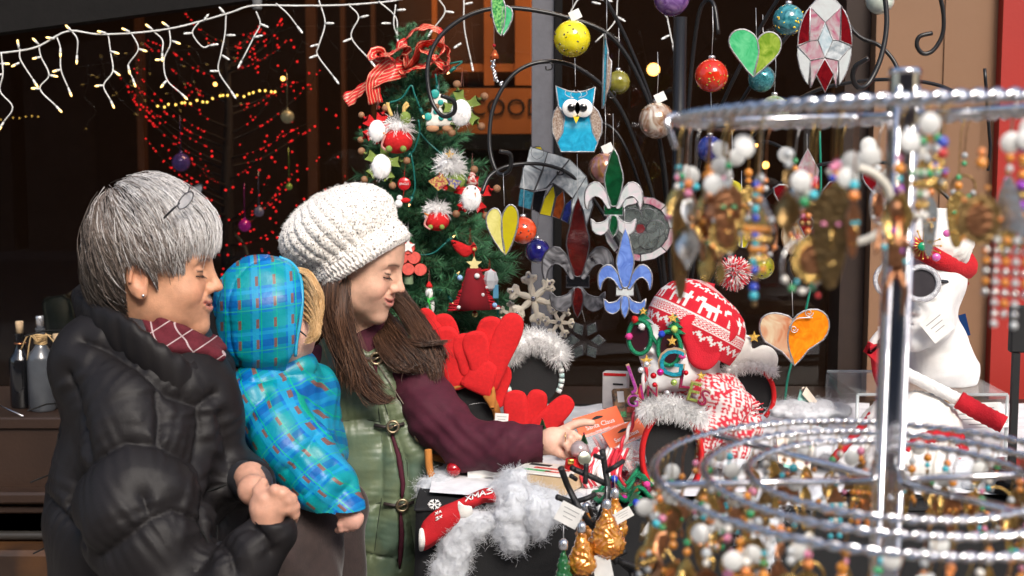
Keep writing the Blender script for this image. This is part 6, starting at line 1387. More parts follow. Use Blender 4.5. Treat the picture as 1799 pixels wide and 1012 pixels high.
# ---------------- iron ornament tree ----------------
IYY = 3.22
it = thing('iron_ornament_tree', 'tall black wrought iron ornament tree with curving hook arms and a thick centre post', 'stand', Vector((W(1192, 500, IYY).x, IYY, TS)))
px0 = W(1192, 300, IYY).x; ztop = W(1192, 30, IYY).z
mb = MB(); mb.tube([(px0, IYY, TS + .01), (px0, IYY, ztop)], .0150, 16); mb.build('post', iron, it)
for y in (232, 445): z = W(1192, y, IYY).z; mb = MB(); mb.tube([(px0, IYY, z - .03), (px0, IYY, z + .03)], .0205, 16); soft(mb.build('collar', iron, it))
mb = MB(); mb.lathe((px0, IYY, TS), [(.13, 0), (.13, .008), (.03, .016), (.02, .05)], 28); soft(mb.build('foot', iron, it))
ARMS = [([(1180, 560), (1176, 440), (1168, 300), (1140, 180), (1082, 72), (1000, 32), (900, 14), (830, 24), (775, 62), (752, 112), (756, 170), (776, 203), (797, 198), (797, 178), (775, 168)], 3.18, 3.02, .0048),
        ([(1172, 520), (1150, 360), (1120, 260), (1080, 175), (1020, 122), (960, 108), (905, 128), (868, 185), (860, 255), (874, 303), (894, 300), (897, 272), (878, 266)], 3.16, 2.98, .0046),
        ([(1144, 598), (1112, 490), (1065, 385), (1012, 315), (960, 290), (900, 290), (862, 308), (846, 340)], 3.14, 3.0, .0042),
        ([(1178, 470), (1168, 330), (1150, 200), (1110, 90), (1068, 6), (1040, -30)], 3.2, 3.1, .0044), ([(1170, 640), (1160, 480), (1125, 330), (1085, 235), (1040, 215), (1010, 240)], 3.24, 3.3, .0036),
        ([(1200, 500), (1202, 330), (1212, 160), (1222, 60), (1232, 12), (1246, 0), (1256, 14), (1262, 60)], 3.2, 3.1, .0046), ([(1204, 520), (1226, 300), (1270, 180), (1330, 60), (1378, -20)], 3.18, 3.0, .0044),
        ([(1206, 560), (1240, 330), (1290, 200), (1370, 80), (1440, 0), (1480, -30)], 3.2, 3.05, .0044), ([(1208, 600), (1260, 340), (1330, 230), (1420, 165), (1500, 144), (1580, 140), (1650, 150), (1700, 175)], 3.2, 2.98, .0042),
        ([(1210, 470), (1260, 290), (1300, 255), (1350, 250), (1385, 270), (1405, 310)], 3.22, 3.1, .0040), ([(1212, 640), (1230, 540), (1290, 420), (1350, 340), (1430, 292), (1540, 284), (1620, 310), (1690, 380), (1700, 470)], 3.24, 3.0, .0042),
        ([(1440, -40), (1500, 55), (1545, 80), (1572, 110), (1590, 160)], 3.05, 3.0, .0044), ([(1552, -30), (1558, 40), (1548, 100), (1527, 145), (1508, 153), (1498, 135), (1505, 115), (1526, 102)], 2.98, 2.9, .0054),
        ([(1645, -30), (1657, 20), (1656, 60), (1640, 88), (1622, 94), (1611, 80), (1616, 64), (1638, 58)], 3.4, 3.4, .0052), ([(1430, 380), (1422, 440), (1408, 485), (1394, 490), (1385, 470), (1392, 452), (1402, 448)], 2.95, 2.92, .0048), ([(1730, 120), (1738, 230), (1740, 260), (1736, 300)], 3.2, 3.2, .004)]
for pts, Y0, Y1, r in ARMS:
    n = len(pts); mb = MB(); mb.tube(bez([W(x, y, Y0 + (Y1 - Y0) * i / (n - 1)) for i, (x, y) in enumerate(pts)], 6), r, 8); mb.build('hook_arm', iron, it)
def small_hook(x, y, Y): mb = MB(); mb.tube(bez([W(x, y, Y), W(x + 5, y + 3, Y), W(x + 4, y + 11, Y), W(x - 5, y + 12, Y), W(x - 6, y + 6, Y)], 4), .0017, 6); return mb.build('small_hook', iron, it)
for x, y, Y in ((868, 18, 3.04), (1012, 50, 3.1), (965, 110, 3.0), (1076, 160, 3.08), (985, 295, 3.05), (1125, 350, 3.1)): small_hook(x, y, Y)

# ---------------- stained glass ----------------
def glassm(name, c, c2=None, rough=.16, scale=26, swirl=2.5, tr=.25, bump=.15):
    if name in M: return M[name]
    m = mat(name, c, rough, c2=c2, scale=scale, trans=tr, coat=.7, bump=bump, bscale=90, var=.12); n = [x for x in m.node_tree.nodes if x.type == 'TEX_NOISE'][0]; n.inputs['Distortion'].default_value = swirl; n.inputs['Detail'].default_value = 2
    rp = [x for x in m.node_tree.nodes if x.type == 'VALTORGB']
    if rp: rp[0].color_ramp.elements[0].position = .3; rp[0].color_ramp.elements[1].position = .7
    return m
lead = mat('lead_came', (.34, .34, .35), .38, .9, var=.25, scale=200, bump=.3, bscale=500); lead_d = mat('dark_came', (.10, .10, .11), .4, .8)
def sg(name, lab, cat, cx, cy, Y, panes, came=.0016, cm=lead, yaw=0, wire=None, extra=None, th=.003):
    t = thing(name, lab, cat, W(cx, cy, Y)); ux, uz = axes(yaw); o = W(cx, cy, Y); n = ux.cross(uz)
    for i, (pts, m, sm) in enumerate(panes):
        p = rel(pts, cx, cy, Y); p = bez2(p, sm) if sm else p; mb = MB(); mb.plate(p, o - n * .0003 * i, ux, uz, th); mb.build('glass_pane', m, t, smooth=False)
        mb = MB(); mb.tube([o + ux * a + uz * b - n * .0003 * i for a, b in p], came + .0006, 6, closed=True); mb.build('came', cm, t)
    if wire: mb = MB(); mb.tube([W(*wire[0], Y), W(*wire[1], Y + .02)], .0006, 4); mb.build('hanging_wire', thread, t)
    return t
mir = lambda pts, cx: [(2 * cx - x, y) for x, y in pts]
G_ = dict(green=glassm('glass_green', (.05, .55, .20), (.16, .62, .30)), lime=glassm('glass_lime', (.16, .34, .02), (.40, .52, .08)), yel=glassm('glass_yellow', (.62, .52, .02), (.52, .46, .01)), pyel=glassm('glass_pale_yellow', (.75, .68, .16), (.80, .74, .28)),
  org=glassm('glass_orange', (.85, .20, .005), (.85, .28, .01), tr=.1), pch=glassm('glass_peach', (.70, .18, .06), (.72, .62, .42), scale=14), cyan=glassm('glass_cyan', (.015, .36, .62), (.03, .46, .72)), spk=glassm('glass_speckled', (.30, .18, .12), (.55, .48, .42), scale=330, swirl=0, bump=.5),
  dgr=glassm('glass_bottle_green', (.002, .035, .012), (.004, .09, .03), rough=.06), wht=glassm('glass_white', (.72, .74, .75), (.60, .66, .66)), irid=glassm('glass_iridescent', (.62, .74, .72), (.74, .60, .66), rough=.08), mrn=glassm('glass_maroon', (.05, .004, .005), (.10, .008, .006), rough=.10),
  red=glassm('glass_ruby', (.14, .004, .008), (.20, .006, .010), rough=.08), pnk=glassm('glass_pink_swirl', (.62, .60, .60), (.45, .12, .20), scale=18, swirl=4), blu=glassm('glass_cornflower', (.10, .20, .66), (.20, .34, .78)), navy=glassm('glass_navy', (.01, .015, .09), (.02, .03, .16)), brn=glassm('glass_brown', (.16, .03, .008), (.28, .06, .01)),
  gry=glassm('glass_grey_swirl', (.36, .42, .46), (.72, .76, .78), scale=14, swirl=5), blk=glassm('glass_black_swirl', (.012, .012, .016), (.28, .28, .30), scale=12, swirl=5), teal=glassm('glass_teal_ripple', (.02, .16, .26), (.06, .30, .40), scale=70, bump=.6), clr=glassm('glass_smoke', (.10, .12, .12), (.22, .26, .25), rough=.06, tr=.5), pblu=glassm('glass_pale_blue', (.50, .66, .74), (.72, .76, .78)), bk=glassm('glass_jet', (.008, .008, .01), None, rough=.1))
# owl
ow = sg('glass_owl', 'bright blue stained glass owl with white eyes and speckled wings hanging from the iron arm', 'suncatcher', 1014, 210, 2.94,
  [([(977, 152), (998, 161), (1012, 163), (1028, 161), (1045, 154), (1041, 186), (1036, 205), (1041, 232), (1050, 250), (1044, 266), (986, 266), (979, 250), (989, 232), (992, 205), (981, 186)], G_['cyan'], 0),
   ([(981, 186), (991, 198), (992, 212), (988, 232), (979, 250), (971, 232), (970, 212), (974, 196)], G_['spk'], 0), ([(1041, 186), (1035, 198), (1034, 212), (1040, 236), (1050, 250), (1057, 232), (1057, 212), (1050, 196)], G_['spk'], 0)], wire=((1011, 152), (1010, 102)))
for x in (1004, 1025):
    mb = MB(); mb.lathe(W(x, 190, 2.928), [(.0185, -.002), (.0190, 0), (.0180, .002)], 24, Matrix.Rotation(R(90), 4, 'X')); mb.build('eye', white, ow); mb = MB(); mb.lathe(W(x, 189, 2.924), [(.0080, -.002), (.0082, 0), (.0070, .0015)], 18, Matrix.Rotation(R(90), 4, 'X')); mb.build('pupil', black_g, ow)
slab([(1007, 205), (1018, 205), (1012, 217)], 1012, 210, 2.924, .004, 'beak', mat('beak_yellow', (.80, .55, .03), .3), ow)
mb = MB()
for s_ in (-1, 1): mb.tube([W(1012 + s_ * (2 + 14 * t + 5 * math.sin(9 * t)), 158 + 14 * math.sin(3 * t), 2.926) for t in [k / 14 for k in range(15)]], .0007, 4)
mb.build('brow_wire', thread, ow)
hl = [(1324, 134), (1300, 106), (1283, 82), (1282, 66), (1292, 55), (1308, 53), (1323, 61), (1330, 72), (1333, 92), (1328, 115)]; hr = [(1324, 134), (1329, 115), (1333, 92), (1330, 72), (1342, 59), (1357, 58), (1369, 68), (1371, 84), (1360, 103)]
sg('glass_heart', 'green and lime stained glass heart hanging at top centre', 'suncatcher', 1326, 92, 2.96, [(hl, G_['green'], 2), (hr, G_['lime'], 2)], wire=((1329, 66), (1328, 14)))
sg('glass_heart', 'pale and deep yellow stained glass heart in front of the tree right side', 'suncatcher', 883, 405, 2.95, [([(887, 447), (869, 424), (856, 398), (855, 380), (863, 368), (874, 367), (881, 382), (882, 415)], G_['pyel'], 2), ([(888, 448), (882, 418), (881, 385), (890, 364), (900, 360), (909, 371), (910, 392), (901, 425)], G_['yel'], 2)], wire=((886, 362), (884, 305)))
oh = sg('glass_heart', 'large peach and orange stained glass heart with wire curls at right of the knit hat', 'suncatcher', 1395, 590, 2.86, [([(1397, 643), (1374, 618), (1344, 600), (1334, 578), (1337, 559), (1352, 550), (1372, 551), (1392, 561), (1384, 585), (1386, 614)], G_['pch'], 2), ([(1397, 643), (1387, 615), (1384, 588), (1393, 561), (1411, 546), (1435, 543), (1452, 554), (1457, 574), (1447, 597), (1422, 614)], G_['org'], 2)], wire=((1393, 556), (1391, 492)))
mb = MB()
for cx, cy, r in ((1421, 549, 8), (1395, 578, 7)): mb.tube([W(cx + r * (1 - t * .75) * math.cos(9 * t), cy + r * (1 - t * .75) * math.sin(9 * t), 2.852) for t in [k / 24 for k in range(25)]], .001, 5)
mb.tube(bez([W(1386, 575, 2.852), W(1400, 560, 2.852), W(1428, 558, 2.852)], 5), .001, 5); mb.build('wire_curl', thread, oh)
sg('glass_leaf_pendant', 'green glass leaf pair hanging from the top hook beside an icicle', 'suncatcher', 882, 38, 2.98, [([(864, 0), (884, 0), (888, 28), (880, 62), (868, 40)], mat('leaf_sparkle', (.02, .22, .06), .25, c2=(.2, .5, .15), scale=200, coat=1), 2), ([(884, 12), (898, 16), (899, 35), (884, 62), (882, 40)], G_['green'], 2)])
t = thing('icicle_pendant', 'dangling silver icicle pendant with red bead cap', 'ornament', W(870, 110, 3.0)); mb = MB(); mb.ball(W(868, 80, 3.0), .004); mb.build('red_bead', rglass, t); mb = MB(); mb.lathe(W(869, 103, 3.0), [(.010, 0), (.008, .008), (.003, .018)], 12); mb.build('cap', mat('amber_cap', (.5, .1, .03), .2, .5), t)
mb = MB(); rr = random.Random(2)
for k in range(40): mb.ball(W(866 + 8 * (k / 40) ** 2 + rr.uniform(-3, 3) + (7 if k > 34 else 0), 106 + k * 1.1, 3.0 - rr.uniform(0, .006)), .0032, 6, 4)
mb.build('silver_beads', mat('silver_bead', (.7, .7, .72), .15, 1), t)['kind'] = 'stuff'; mb = MB(); mb.tube([W(868, 22, 3.0), W(868, 96, 3.0)], .0006, 4); mb.build('wire', thread, t)
# oval suncatcher
ov = oval(1449, 80, 49, 84, 40); P_ = lambda a: (1449 + 47 * math.cos(R(a)), 80 + 82 * math.sin(R(a)))
arc = lambda a, b, n=6: [P_(a + (b - a) * k / n) for k in range(n + 1)]
sg('oval_suncatcher', 'tall oval stained glass suncatcher with ruby, pink and white diamonds', 'suncatcher', 1449, 80, 2.78,
  [(arc(180, 235) + [(1422, 72)], G_['red'], 0), (arc(305, 360) + [(1476, 72)], G_['red'], 0), (arc(235, 305) + [(1449, 40)], G_['wht'], 0), ([P_(235), (1449, 40), (1437, 70), (1422, 72)], G_['pnk'], 0), ([P_(305), (1449, 40), (1463, 70), (1476, 72)], G_['pnk'], 0),
   ([(1449, 40), (1463, 70), (1450, 100), (1437, 70)], G_['pblu'], 0), ([P_(180), (1422, 72), (1437, 70), (1450, 100), (1425, 105)], G_['pnk'], 0), ([P_(0), (1476, 72), (1463, 70), (1450, 100), (1474, 105)], G_['gry'], 0), (arc(178, 125) + [(1425, 105)], G_['wht'], 0), (arc(2, 55) + [(1474, 105)], G_['wht'], 0),
   ([(1450, 102), (1466, 130), (1452, 160), (1436, 130)], G_['red'], 0), ([(1425, 105), (1450, 102), (1436, 130), P_(118)], G_['pnk'], 0), ([(1474, 105), (1450, 102), (1466, 130), P_(62)], G_['pnk'], 0)], came=.0014)
# fleur-de-lis trio
def fleur(cx, cy, s, cc, sc_, Y, lab, bar, low, tall=1.0, cm=lead):
    f = lambda pts: [(cx + x * s, cy + y * s) for x, y in pts]; wing = [(-4, -4), (-12, -26), (-26, -44), (-40, -42), (-49, -28), (-49, -8), (-45, 2), (-42, -12), (-32, -22), (-20, -16), (-10, 0)]; lowp = [(-5, 12), (-14, 22), (-30, 26), (-38, 18), (-36, 38), (-22, 46), (-10, 38), (-6, 28)]
    c = [(0, -112 * tall), (12, -70), (16, -48), (8, -12), (4, -4), (-4, -4), (-8, -12), (-16, -48), (-12, -70)]; b = [(-5, 14), (5, 14), (8, 32), (0, 54 * tall), (-8, 32)]
    sg('glass_fleur_de_lis', lab, 'suncatcher', cx, cy, Y, [(f(c), cc, 2), (f(wing), sc_, 2), (f(mir(wing, 0)), sc_, 2), (f(b), low, 2), (f(lowp), sc_, 2), (f(mir(lowp, 0)), sc_, 2), (f([(-16, -4), (16, -4), (16, 12), (-16, 12)]), bar, 0)], came=.0015, wire=((cx, cy - 112 * s * tall), (cx - 1, cy - 112 * s * tall - 60 * s)), cm=cm)
fleur(1098, 508, .96, G_['blu'], G_['blu'], 2.92, 'cornflower blue stained glass fleur-de-lis, lowest of the three', G_['wht'], G_['blu'])
fleur(1078, 366, 1.02, G_['dgr'], G_['irid'], 2.97, 'stained glass fleur-de-lis with bottle green centre and iridescent wings', G_['dgr'], G_['dgr'], .92)
fleur(1015, 490, 1.26, G_['mrn'], G_['blk'], 3.02, 'tall maroon and black swirled stained glass fleur-de-lis', G_['bk'], G_['mrn'], 1.02, lead_d)
# fan panel
sg('leaded_picture', 'tilted rectangular leaded panel with a fan of grey, yellow, brown and navy glass', 'suncatcher', 975, 325, 3.08,
  [([(932, 258), (962, 268), (952, 300), (925, 285)], G_['gry'], 0), ([(934, 262), (950, 258), (955, 272), (944, 280), (935, 275)], G_['yel'], 2), ([(922, 288), (952, 300), (938, 335), (912, 330)], G_['gry'], 0), ([(914, 332), (938, 338), (932, 368), (910, 362)], G_['teal'], 0), ([(962, 268), (1000, 280), (960, 330), (940, 334), (954, 300)], G_['gry'], 0), ([(960, 334), (938, 338), (934, 368), (948, 374)], G_['bk'], 0),
   ([(972, 326), (976, 345), (968, 380), (948, 376), (956, 350)], G_['yel'], 0), ([(990, 335), (992, 360), (984, 385), (970, 380), (977, 348)], G_['brn'], 0), ([(1004, 350), (1004, 372), (998, 392), (986, 386), (992, 362)], G_['navy'], 0), ([(1000, 280), (1030, 310), (1006, 348), (990, 333), (972, 322), (962, 328)], G_['gry'], 0), ([(1030, 310), (1042, 360), (1030, 400), (1000, 393), (1006, 350)], G_['gry'], 0)], came=.0015, cm=lead_d, yaw=-6)
# round leaded dish
pn = []
for k in range(8): a0, a1 = R(45 * k), R(45 * k + 43); pn.append(([(1125 + 64 * math.cos(a), 402 + 57 * math.sin(a)) for a in (a0, (a0 + a1) / 2, a1)] + [(1125 + 52 * math.cos(a), 402 + 46 * math.sin(a)) for a in (a1, (a0 + a1) / 2, a0)], G_['irid'] if k % 2 else G_['pnk'], 0))
for k in range(6): pn.append((oval(1125 + 27 * math.cos(R(60 * k)), 402 + 24 * math.sin(R(60 * k)), 17, 15, 14), G_['clr'], 0))
pn.append((oval(1125, 402, 9, 9, 6), G_['red'], 0)); pn.append((oval(1125, 402, 50, 44, 24), G_['clr'], 0))
sg('leaded_roundel', 'large round leaded glass roundel of clear rings behind the green fleur-de-lis', 'suncatcher', 1125, 402, 3.12, pn, came=.0011, cm=lead_d)
sg('glass_snowflake', 'smoky six-pointed glass snowflake hanging low behind the cream snowflakes', 'suncatcher', 1028, 598, 3.15, [([(1028 + 10 * math.cos(R(60 * k)), 598 + 10 * math.sin(R(60 * k))), (1028 + 26 * math.cos(R(60 * k - 22)), 598 + 26 * math.sin(R(60 * k - 22))), (1028 + 36 * math.cos(R(60 * k)), 598 + 36 * math.sin(R(60 * k))), (1028 + 26 * math.cos(R(60 * k + 22)), 598 + 26 * math.sin(R(60 * k + 22)))], G_['clr'], 0) for k in range(6)], came=.0014, cm=lead_d, wire=((1028, 566), (1016, 520)))
sg('glass_fleur_de_lis', 'clear and ruby stained glass ornament hanging behind the earrings', 'suncatcher', 1418, 310, 2.9, [([(1418, 262), (1438, 300), (1430, 335), (1418, 345), (1406, 335), (1398, 300)], G_['pnk'], 0), ([(1440, 350), (1458, 320), (1480, 322), (1470, 345), (1455, 362)], G_['red'], 2), ([(1396, 350), (1382, 325), (1360, 330), (1368, 352), (1384, 362)], G_['red'], 2), ([(1404, 390), (1418, 370), (1434, 392), (1418, 418)], G_['red'], 0)], wire=((1418, 262), (1418, 235)))
sg('glass_heart', 'small ruby stained glass heart beside the chrome post', 'suncatcher', 1545, 320, 2.95, [([(1540, 340), (1520, 322), (1515, 305), (1530, 300), (1541, 312)], G_['red'], 2), ([(1541, 340), (1541, 312), (1556, 305), (1570, 325), (1560, 332)], G_['red'], 2)], wire=((1541, 310), (1541, 288)))
sg('glass_teardrop', 'slim yellow and olive glass teardrop below the upper chrome ring', 'suncatcher', 1300, 395, 2.95, [([(1302, 345), (1293, 380), (1292, 410), (1302, 435)], G_['pyel'], 2), ([(1304, 345), (1320, 385), (1318, 420), (1304, 435)], G_['yel'], 2)], wire=((1303, 345), (1303, 300)))
t = sg('side_suncatcher', 'stained glass disc seen nearly edge-on right of the yellow ball', 'suncatcher', 1066, 130, 3.0, [([(1062, 60), (1068, 90), (1064, 175), (1059, 190), (1060, 110)], G_['teal'], 0), ([(1066, 95), (1074, 108), (1072, 150), (1064, 170)], G_['spk'], 0)], wire=((1066, 60), (1066, 0)))
# blown glass balls
def gball(x, y, rpx, Y, lab, c, c2=None, scale=22, rough=.08, metal=0, cap_='white', nm='blown_glass_ball', specks=None, tagc=False, sw=2):
    t = thing(nm, lab, 'ornament', W(x, y, Y)); m = glassm('ball_%d_%d' % (x, y), c, c2, rough, scale, sw, .12, 0); principled(m).inputs['Metallic'].default_value = metal; r = S(rpx, Y); q = W(x, y, Y); mb = MB(); mb.ball(q, r, 32, 22); mb.build('ball', m, t)
    mb = MB(); mb.lathe(q + Vector((0, 0, r * .96)), [(r * .22, 0), (r * .22, r * .2), (r * .12, r * .25)], 12); mb.build('cap', mat('silver_cap', (.6, .6, .62), .25, .8), t); mb = MB(); mb.tube([q + Vector((0, 0, r * 1.2)), q + Vector((.002, 0, r * 1.2 + .05)), q + Vector((0, 0, r * 1.2 + .1))], .0008, 4); mb.build('thread', thread, t)
    if specks:
        rr = random.Random(x); mb = MB()
        for k in range(26): d = Vector((rr.gauss(0, 1), rr.gauss(-.6, 1), rr.gauss(-.2, .8))).normalized(); mb.ball(q + d * r * .995, (rr.uniform(.0015, .004), .0012, rr.uniform(.001, .0022)), 6, 4, Matrix.Rotation(rr.uniform(0, 3), 4, 'Y'))
        o = mb.build('specks', specks, t); o['kind'] = 'stuff'
    if tagc: mb = MB(); ux, uz = axes(0, 25); mb.plate([(-.012, -.010), (.012, -.010), (.012, .010), (-.012, .010)], q + Vector((.006, -.01, r * 1.25)), ux, uz, .0006); mb.build('paper_tag', tagm, t, smooth=False)
    return t
gball(1005, 68, 32, 3.05, 'big lemon yellow blown glass ball with black flecks', (.78, .66, .01), (.82, .72, .02), specks=black_g, tagc=True)
gball(1250, 133, 29, 3.0, 'bright red blown glass ball hanging left of the green heart', (.62, .02, .008), (.66, .04, .01), specks=mat('olive_speck', (.3, .25, .02), .2))
gball(1385, 35, 27, 3.0, 'teal striped blown glass ball behind the oval suncatcher', (.01, .13, .17), (.08, .34, .38), 60, specks=mat('yellow_speck', (.8, .6, .03), .2)); gball(1338, 138, 24, 3.1, 'smaller turquoise glass ball below the green heart', (.01, .16, .20), (.10, .42, .46), 120, .15, .4)
gball(919, 405, 24, 3.06, 'orange-red blown glass ball behind the yellow heart', (.72, .06, .015), (.74, .09, .02), specks=black_g); gball(944, 441, 22, 3.12, 'cobalt blue glass ball in shade below the orange-red ball', (.008, .008, .10), (.02, .02, .22))
gball(1180, -3, 31, 3.08, 'violet glass ball at the top of the iron post', (.10, .02, .20), (.30, .18, .42), 30); gball(1154, 212, 32, 3.12, 'gold and white iridescent glass ball left of the iron post', (.38, .16, .06), (.78, .72, .62), 16, .06, .3, tagc=True, sw=4); gball(1062, 296, 28, 3.14, 'pink and amber iridescent glass ball behind the green fleur-de-lis', (.50, .24, .30), (.45, .22, .06), 18, .05, .5, tagc=True, sw=4)
gball(1546, 0, 25, 3.3, 'clear pale green glass ball in front of the tan wall', (.48, .56, .48), (.60, .66, .58), 20); gball(1247, 262, 24, 3.05, 'dark blue glass ball near the upper chrome ring', (.01, .02, .16), (.04, .06, .3), 40); gball(1284, 340, 24, 3.1, 'yellow glass ball with black dots behind the earrings', (.66, .60, .02), (.72, .66, .04), specks=black_g)
gball(1338, 468, 23, 3.05, 'yellow-green crackled glass ball above the knit hat pompom', (.42, .44, .02), (.62, .64, .04), 70, specks=black_g); gball(1086, 145, 21, 3.4, 'dim olive glass ball behind the owl', (.20, .18, .02), (.3, .28, .05)); gball(1360, 195, 27, 3.1, 'pale speckled glass ball right behind the upper ring', (.52, .54, .46), (.2, .34, .12), 40, specks=mat('olive_speck', (.3, .25, .02), .2))
mb = MB(); mb.lathe(W(1413, 415, 2.98), [(.046, -.004), (.049, 0), (.046, .004)], 32, Matrix.Rotation(R(86), 4, 'X')); tag(soft(mb.build('glass_disc', glassm('disc_amber', (.42, .16, .01), (.7, .62, .45), .08, 16, 4))), 'amber and clear round glass disc above the orange heart', 'suncatcher')
# teal cord on the right
mb = MB(); mb.tube(bez([W(1440, 230, 3.35), W(1442, 330, 3.35), W(1436, 420, 3.35), (W(1425, 500, 3.35)), W(1405, 590, 3.35), W(1385, 660, 3.3), W(1378, 720, 3.2)], 6), .0028, 6); tag(mb.build('green_cable', mat('green_cable', (.01, .20, .13), .4)), 'thin green electric cable hanging down behind the orange heart', 'cable')

# ---------------- mannequin heads ----------------
foam = mat('white_foam', (.76, .75, .74), .7, bump=.1, bscale=400)
def kcol(u, v):
    D1 = ["..........", ".##....#..", "###....#..", "#.#######.", "..######..", "..#.##.#..", "..#..#.#..", "..#..#.#.."]; rw = (.66, .64, .62); rd = (.52, .008, .022)
    def cell(per, rows, v0, v1, inv=False):
        ph = (u * per) % 1; i = int((v1 - v) / (v1 - v0) * len(rows)); i = max(0, min(len(rows) - 1, i)); return rows[i][int(ph * len(rows[0]))] == '#'
    if v < .10: return rd
    if v < .20: return rw if cell(26, [".#...", "###..", ".##.#", "..###", "...#."], .10, .20) else rd
    if .22 < v < .34: return rd if (int(u * 150) + int(v * 110)) % 2 == 0 and .235 < v < .325 else rw
    if .36 < v < .58: return rw if cell(9, D1, .37, .57) else rd
    if .60 < v < .68: return rw if cell(20, ["..#..", ".###.", "#.#.#", "..#.."], .60, .68) else rd
    if .70 < v < .80: return rd if (int(u * 120) + int(v * 110)) % 2 == 0 else rw
    return rd
m1 = HM(W(1205, 600, 2.88), 218, -10, 1.0)
t1 = thing('mannequin_head', 'white foam head turned left in a red nordic hat and christmas tree glasses', 'mannequin', (W(1215, 600, 2.9).x, 2.92, TS))
s = SDF(); add_head(s, m1, smile=0, ears=False, mann=True); nb = W(1235, 700, 2.95); s.cap(m1 @ Vector((-.02, 0, -.03)), nb, .05, .052, .03); s.cap(nb, Vector((nb.x, nb.y, TS + .03)), .052, .085, .04); V, F = s.mesh(.0035); mesh_obj('foam_head', V, F.tolist(), foam, t1)
t = thing('nordic_hat', 'red and white nordic knit hat with reindeer pattern, ear flap and pompom', 'hat', W(1230, 540, 2.9))
axh = (m1.to_3x3() @ Vector((-.30, 0, 1))).normalized(); axh = Vector((.42, .10, .90)).normalized(); hb = W(1210, 600, 2.885)
fwd = Vector((-.8, -.5, .3)); sdv = axh.cross((fwd - axh * fwd.dot(axh)).normalized()); prof = [(.096, -.010), (.101, .010), (.103, .030), (.101, .050), (.096, .070), (.084, .090), (.062, .106), (.034, .114), (.006, .118), (.001, .118)]; rows, cols = 110, 420; V = []; F = []; C = []
fw = (fwd - axh * fwd.dot(axh)).normalized()
for i in range(rows + 1):
    v = i / rows; q_ = v * (len(prof) - 1); k = min(int(q_), len(prof) - 2); f = q_ - k; rad = prof[k][0] * (1 - f) + prof[k + 1][0] * f; z = prof[k][1] * (1 - f) + prof[k + 1][1] * f
    for j in range(cols):
        u = j / cols; a = 2 * math.pi * u; d = .0008 * math.sin(a * 70) * math.sin(v * 260) + .004 * noise.noise(Vector((math.cos(a) * 2, math.sin(a) * 2, v * 4))); V.append(hb + axh * (z + .012 * v * math.cos(a)) + fw * (math.cos(a) * (rad + d) * 1.06) + sdv * (math.sin(a) * (rad + d) * .94)); C.append(kcol(u, v))
for i in range(rows):
    for j in range(cols): a = i * cols + j; b = i * cols + (j + 1) % cols; F.append((a, b, b + cols, a + cols))
F.append(tuple(range(rows * cols, (rows + 1) * cols)))
kn = mat('nordic_knit', (.5, 0, 0), .9, attr='col', var=.06, bump=.4, bscale=500); mesh_obj('crown', V, F, kn, t, True, {'col': C})
puffy([(1188, 560), (1200, 610), (1212, 640), (1240, 652), (1262, 640), (1274, 615), (1300, 592), (1296, 560), (1250, 545)], 1240, 600, 2.805, .014, 'ear_flap', mat('red_knit2', (.52, .008, .022), .9, bump=.4, bscale=420), t, 4, yaw=18)
mb = MB(); c = W(1290, 478, 2.93); rr = random.Random(3)
for k in range(900):
    d = Vector((rr.gauss(0, 1), rr.gauss(0, 1), rr.gauss(0, 1))).normalized(); mb.cc = (.62, .03, .05) if k % 2 else (.75, .70, .68); e = d * rr.uniform(.028, .040); mb.tube([c, c + e * .6 + Vector((rr.gauss(0, .002), 0, rr.gauss(0, .002))), c + e + Vector((0, 0, -.003))], [.0011, .0011, .0008], 4)
mb.build('pompom', kn, t, color=True)
# scarf
sc1 = SDF(); sp_ = [W(1218, 668, 2.86), W(1250, 690, 2.82), W(1285, 712, 2.80), W(1270, 745, 2.79), W(1235, 765, 2.78), W(1215, 790, 2.78)]; sc1.chain(sp_, [.024, .032, .034, .030, .03, .024], .02); sc1.chain([W(1265, 680, 2.88), W(1296, 720, 2.86), (W(1310, 750, 2.84)), W(1290, 790, 2.82)], [.03, .035, .03, .03], .02); sc1.cap(W(1200, 680, 2.92), W(1275, 690, 2.96), .04, .04, .03)
V, F = sc1.mesh(.0036); N = sc1.grad(V); V = V + N * (.003 * vnoise(V, 45, 4))[:, None]
gx = np.floor((V[:, 0] + V[:, 1] * .4 + V[:, 2] * .5) / .0062).astype(int); gz = np.floor((V[:, 2] - V[:, 0] * .5) / .0062).astype(int); pat = ((gx * 7 + gz * 3) % 5 < 2) | ((gz % 9) < 2) & (gx % 2 == 0); pat = pat ^ ((gz % 18) > 12)
sf2 = mesh_obj('nordic_scarf', V, F.tolist(), kn, None, True, {'col': np.where(pat[:, None], (.52, .02, .04), (.66, .62, .60))}); tag(sf2, 'red and white patterned knit scarf round the foam neck below the nordic hat', 'scarf')
mb = MB(); rr = random.Random(9)
for k in range(150):
    a = W(1300 + rr.uniform(-8, 10), 735 + rr.uniform(-12, 22), 2.83); d = Vector((.028 + rr.uniform(-.005, .01), rr.gauss(0, .008), .014 + rr.gauss(0, .009))); mb.cc = (.62, .03, .05) if k % 2 else (.8, .76, .74); mb.tube([a, a + d * .6, a + d + Vector((0, 0, -.004))], .0010, 4)
mb.build('fringe', kn, sf2, color=True)['kind'] = 'stuff'
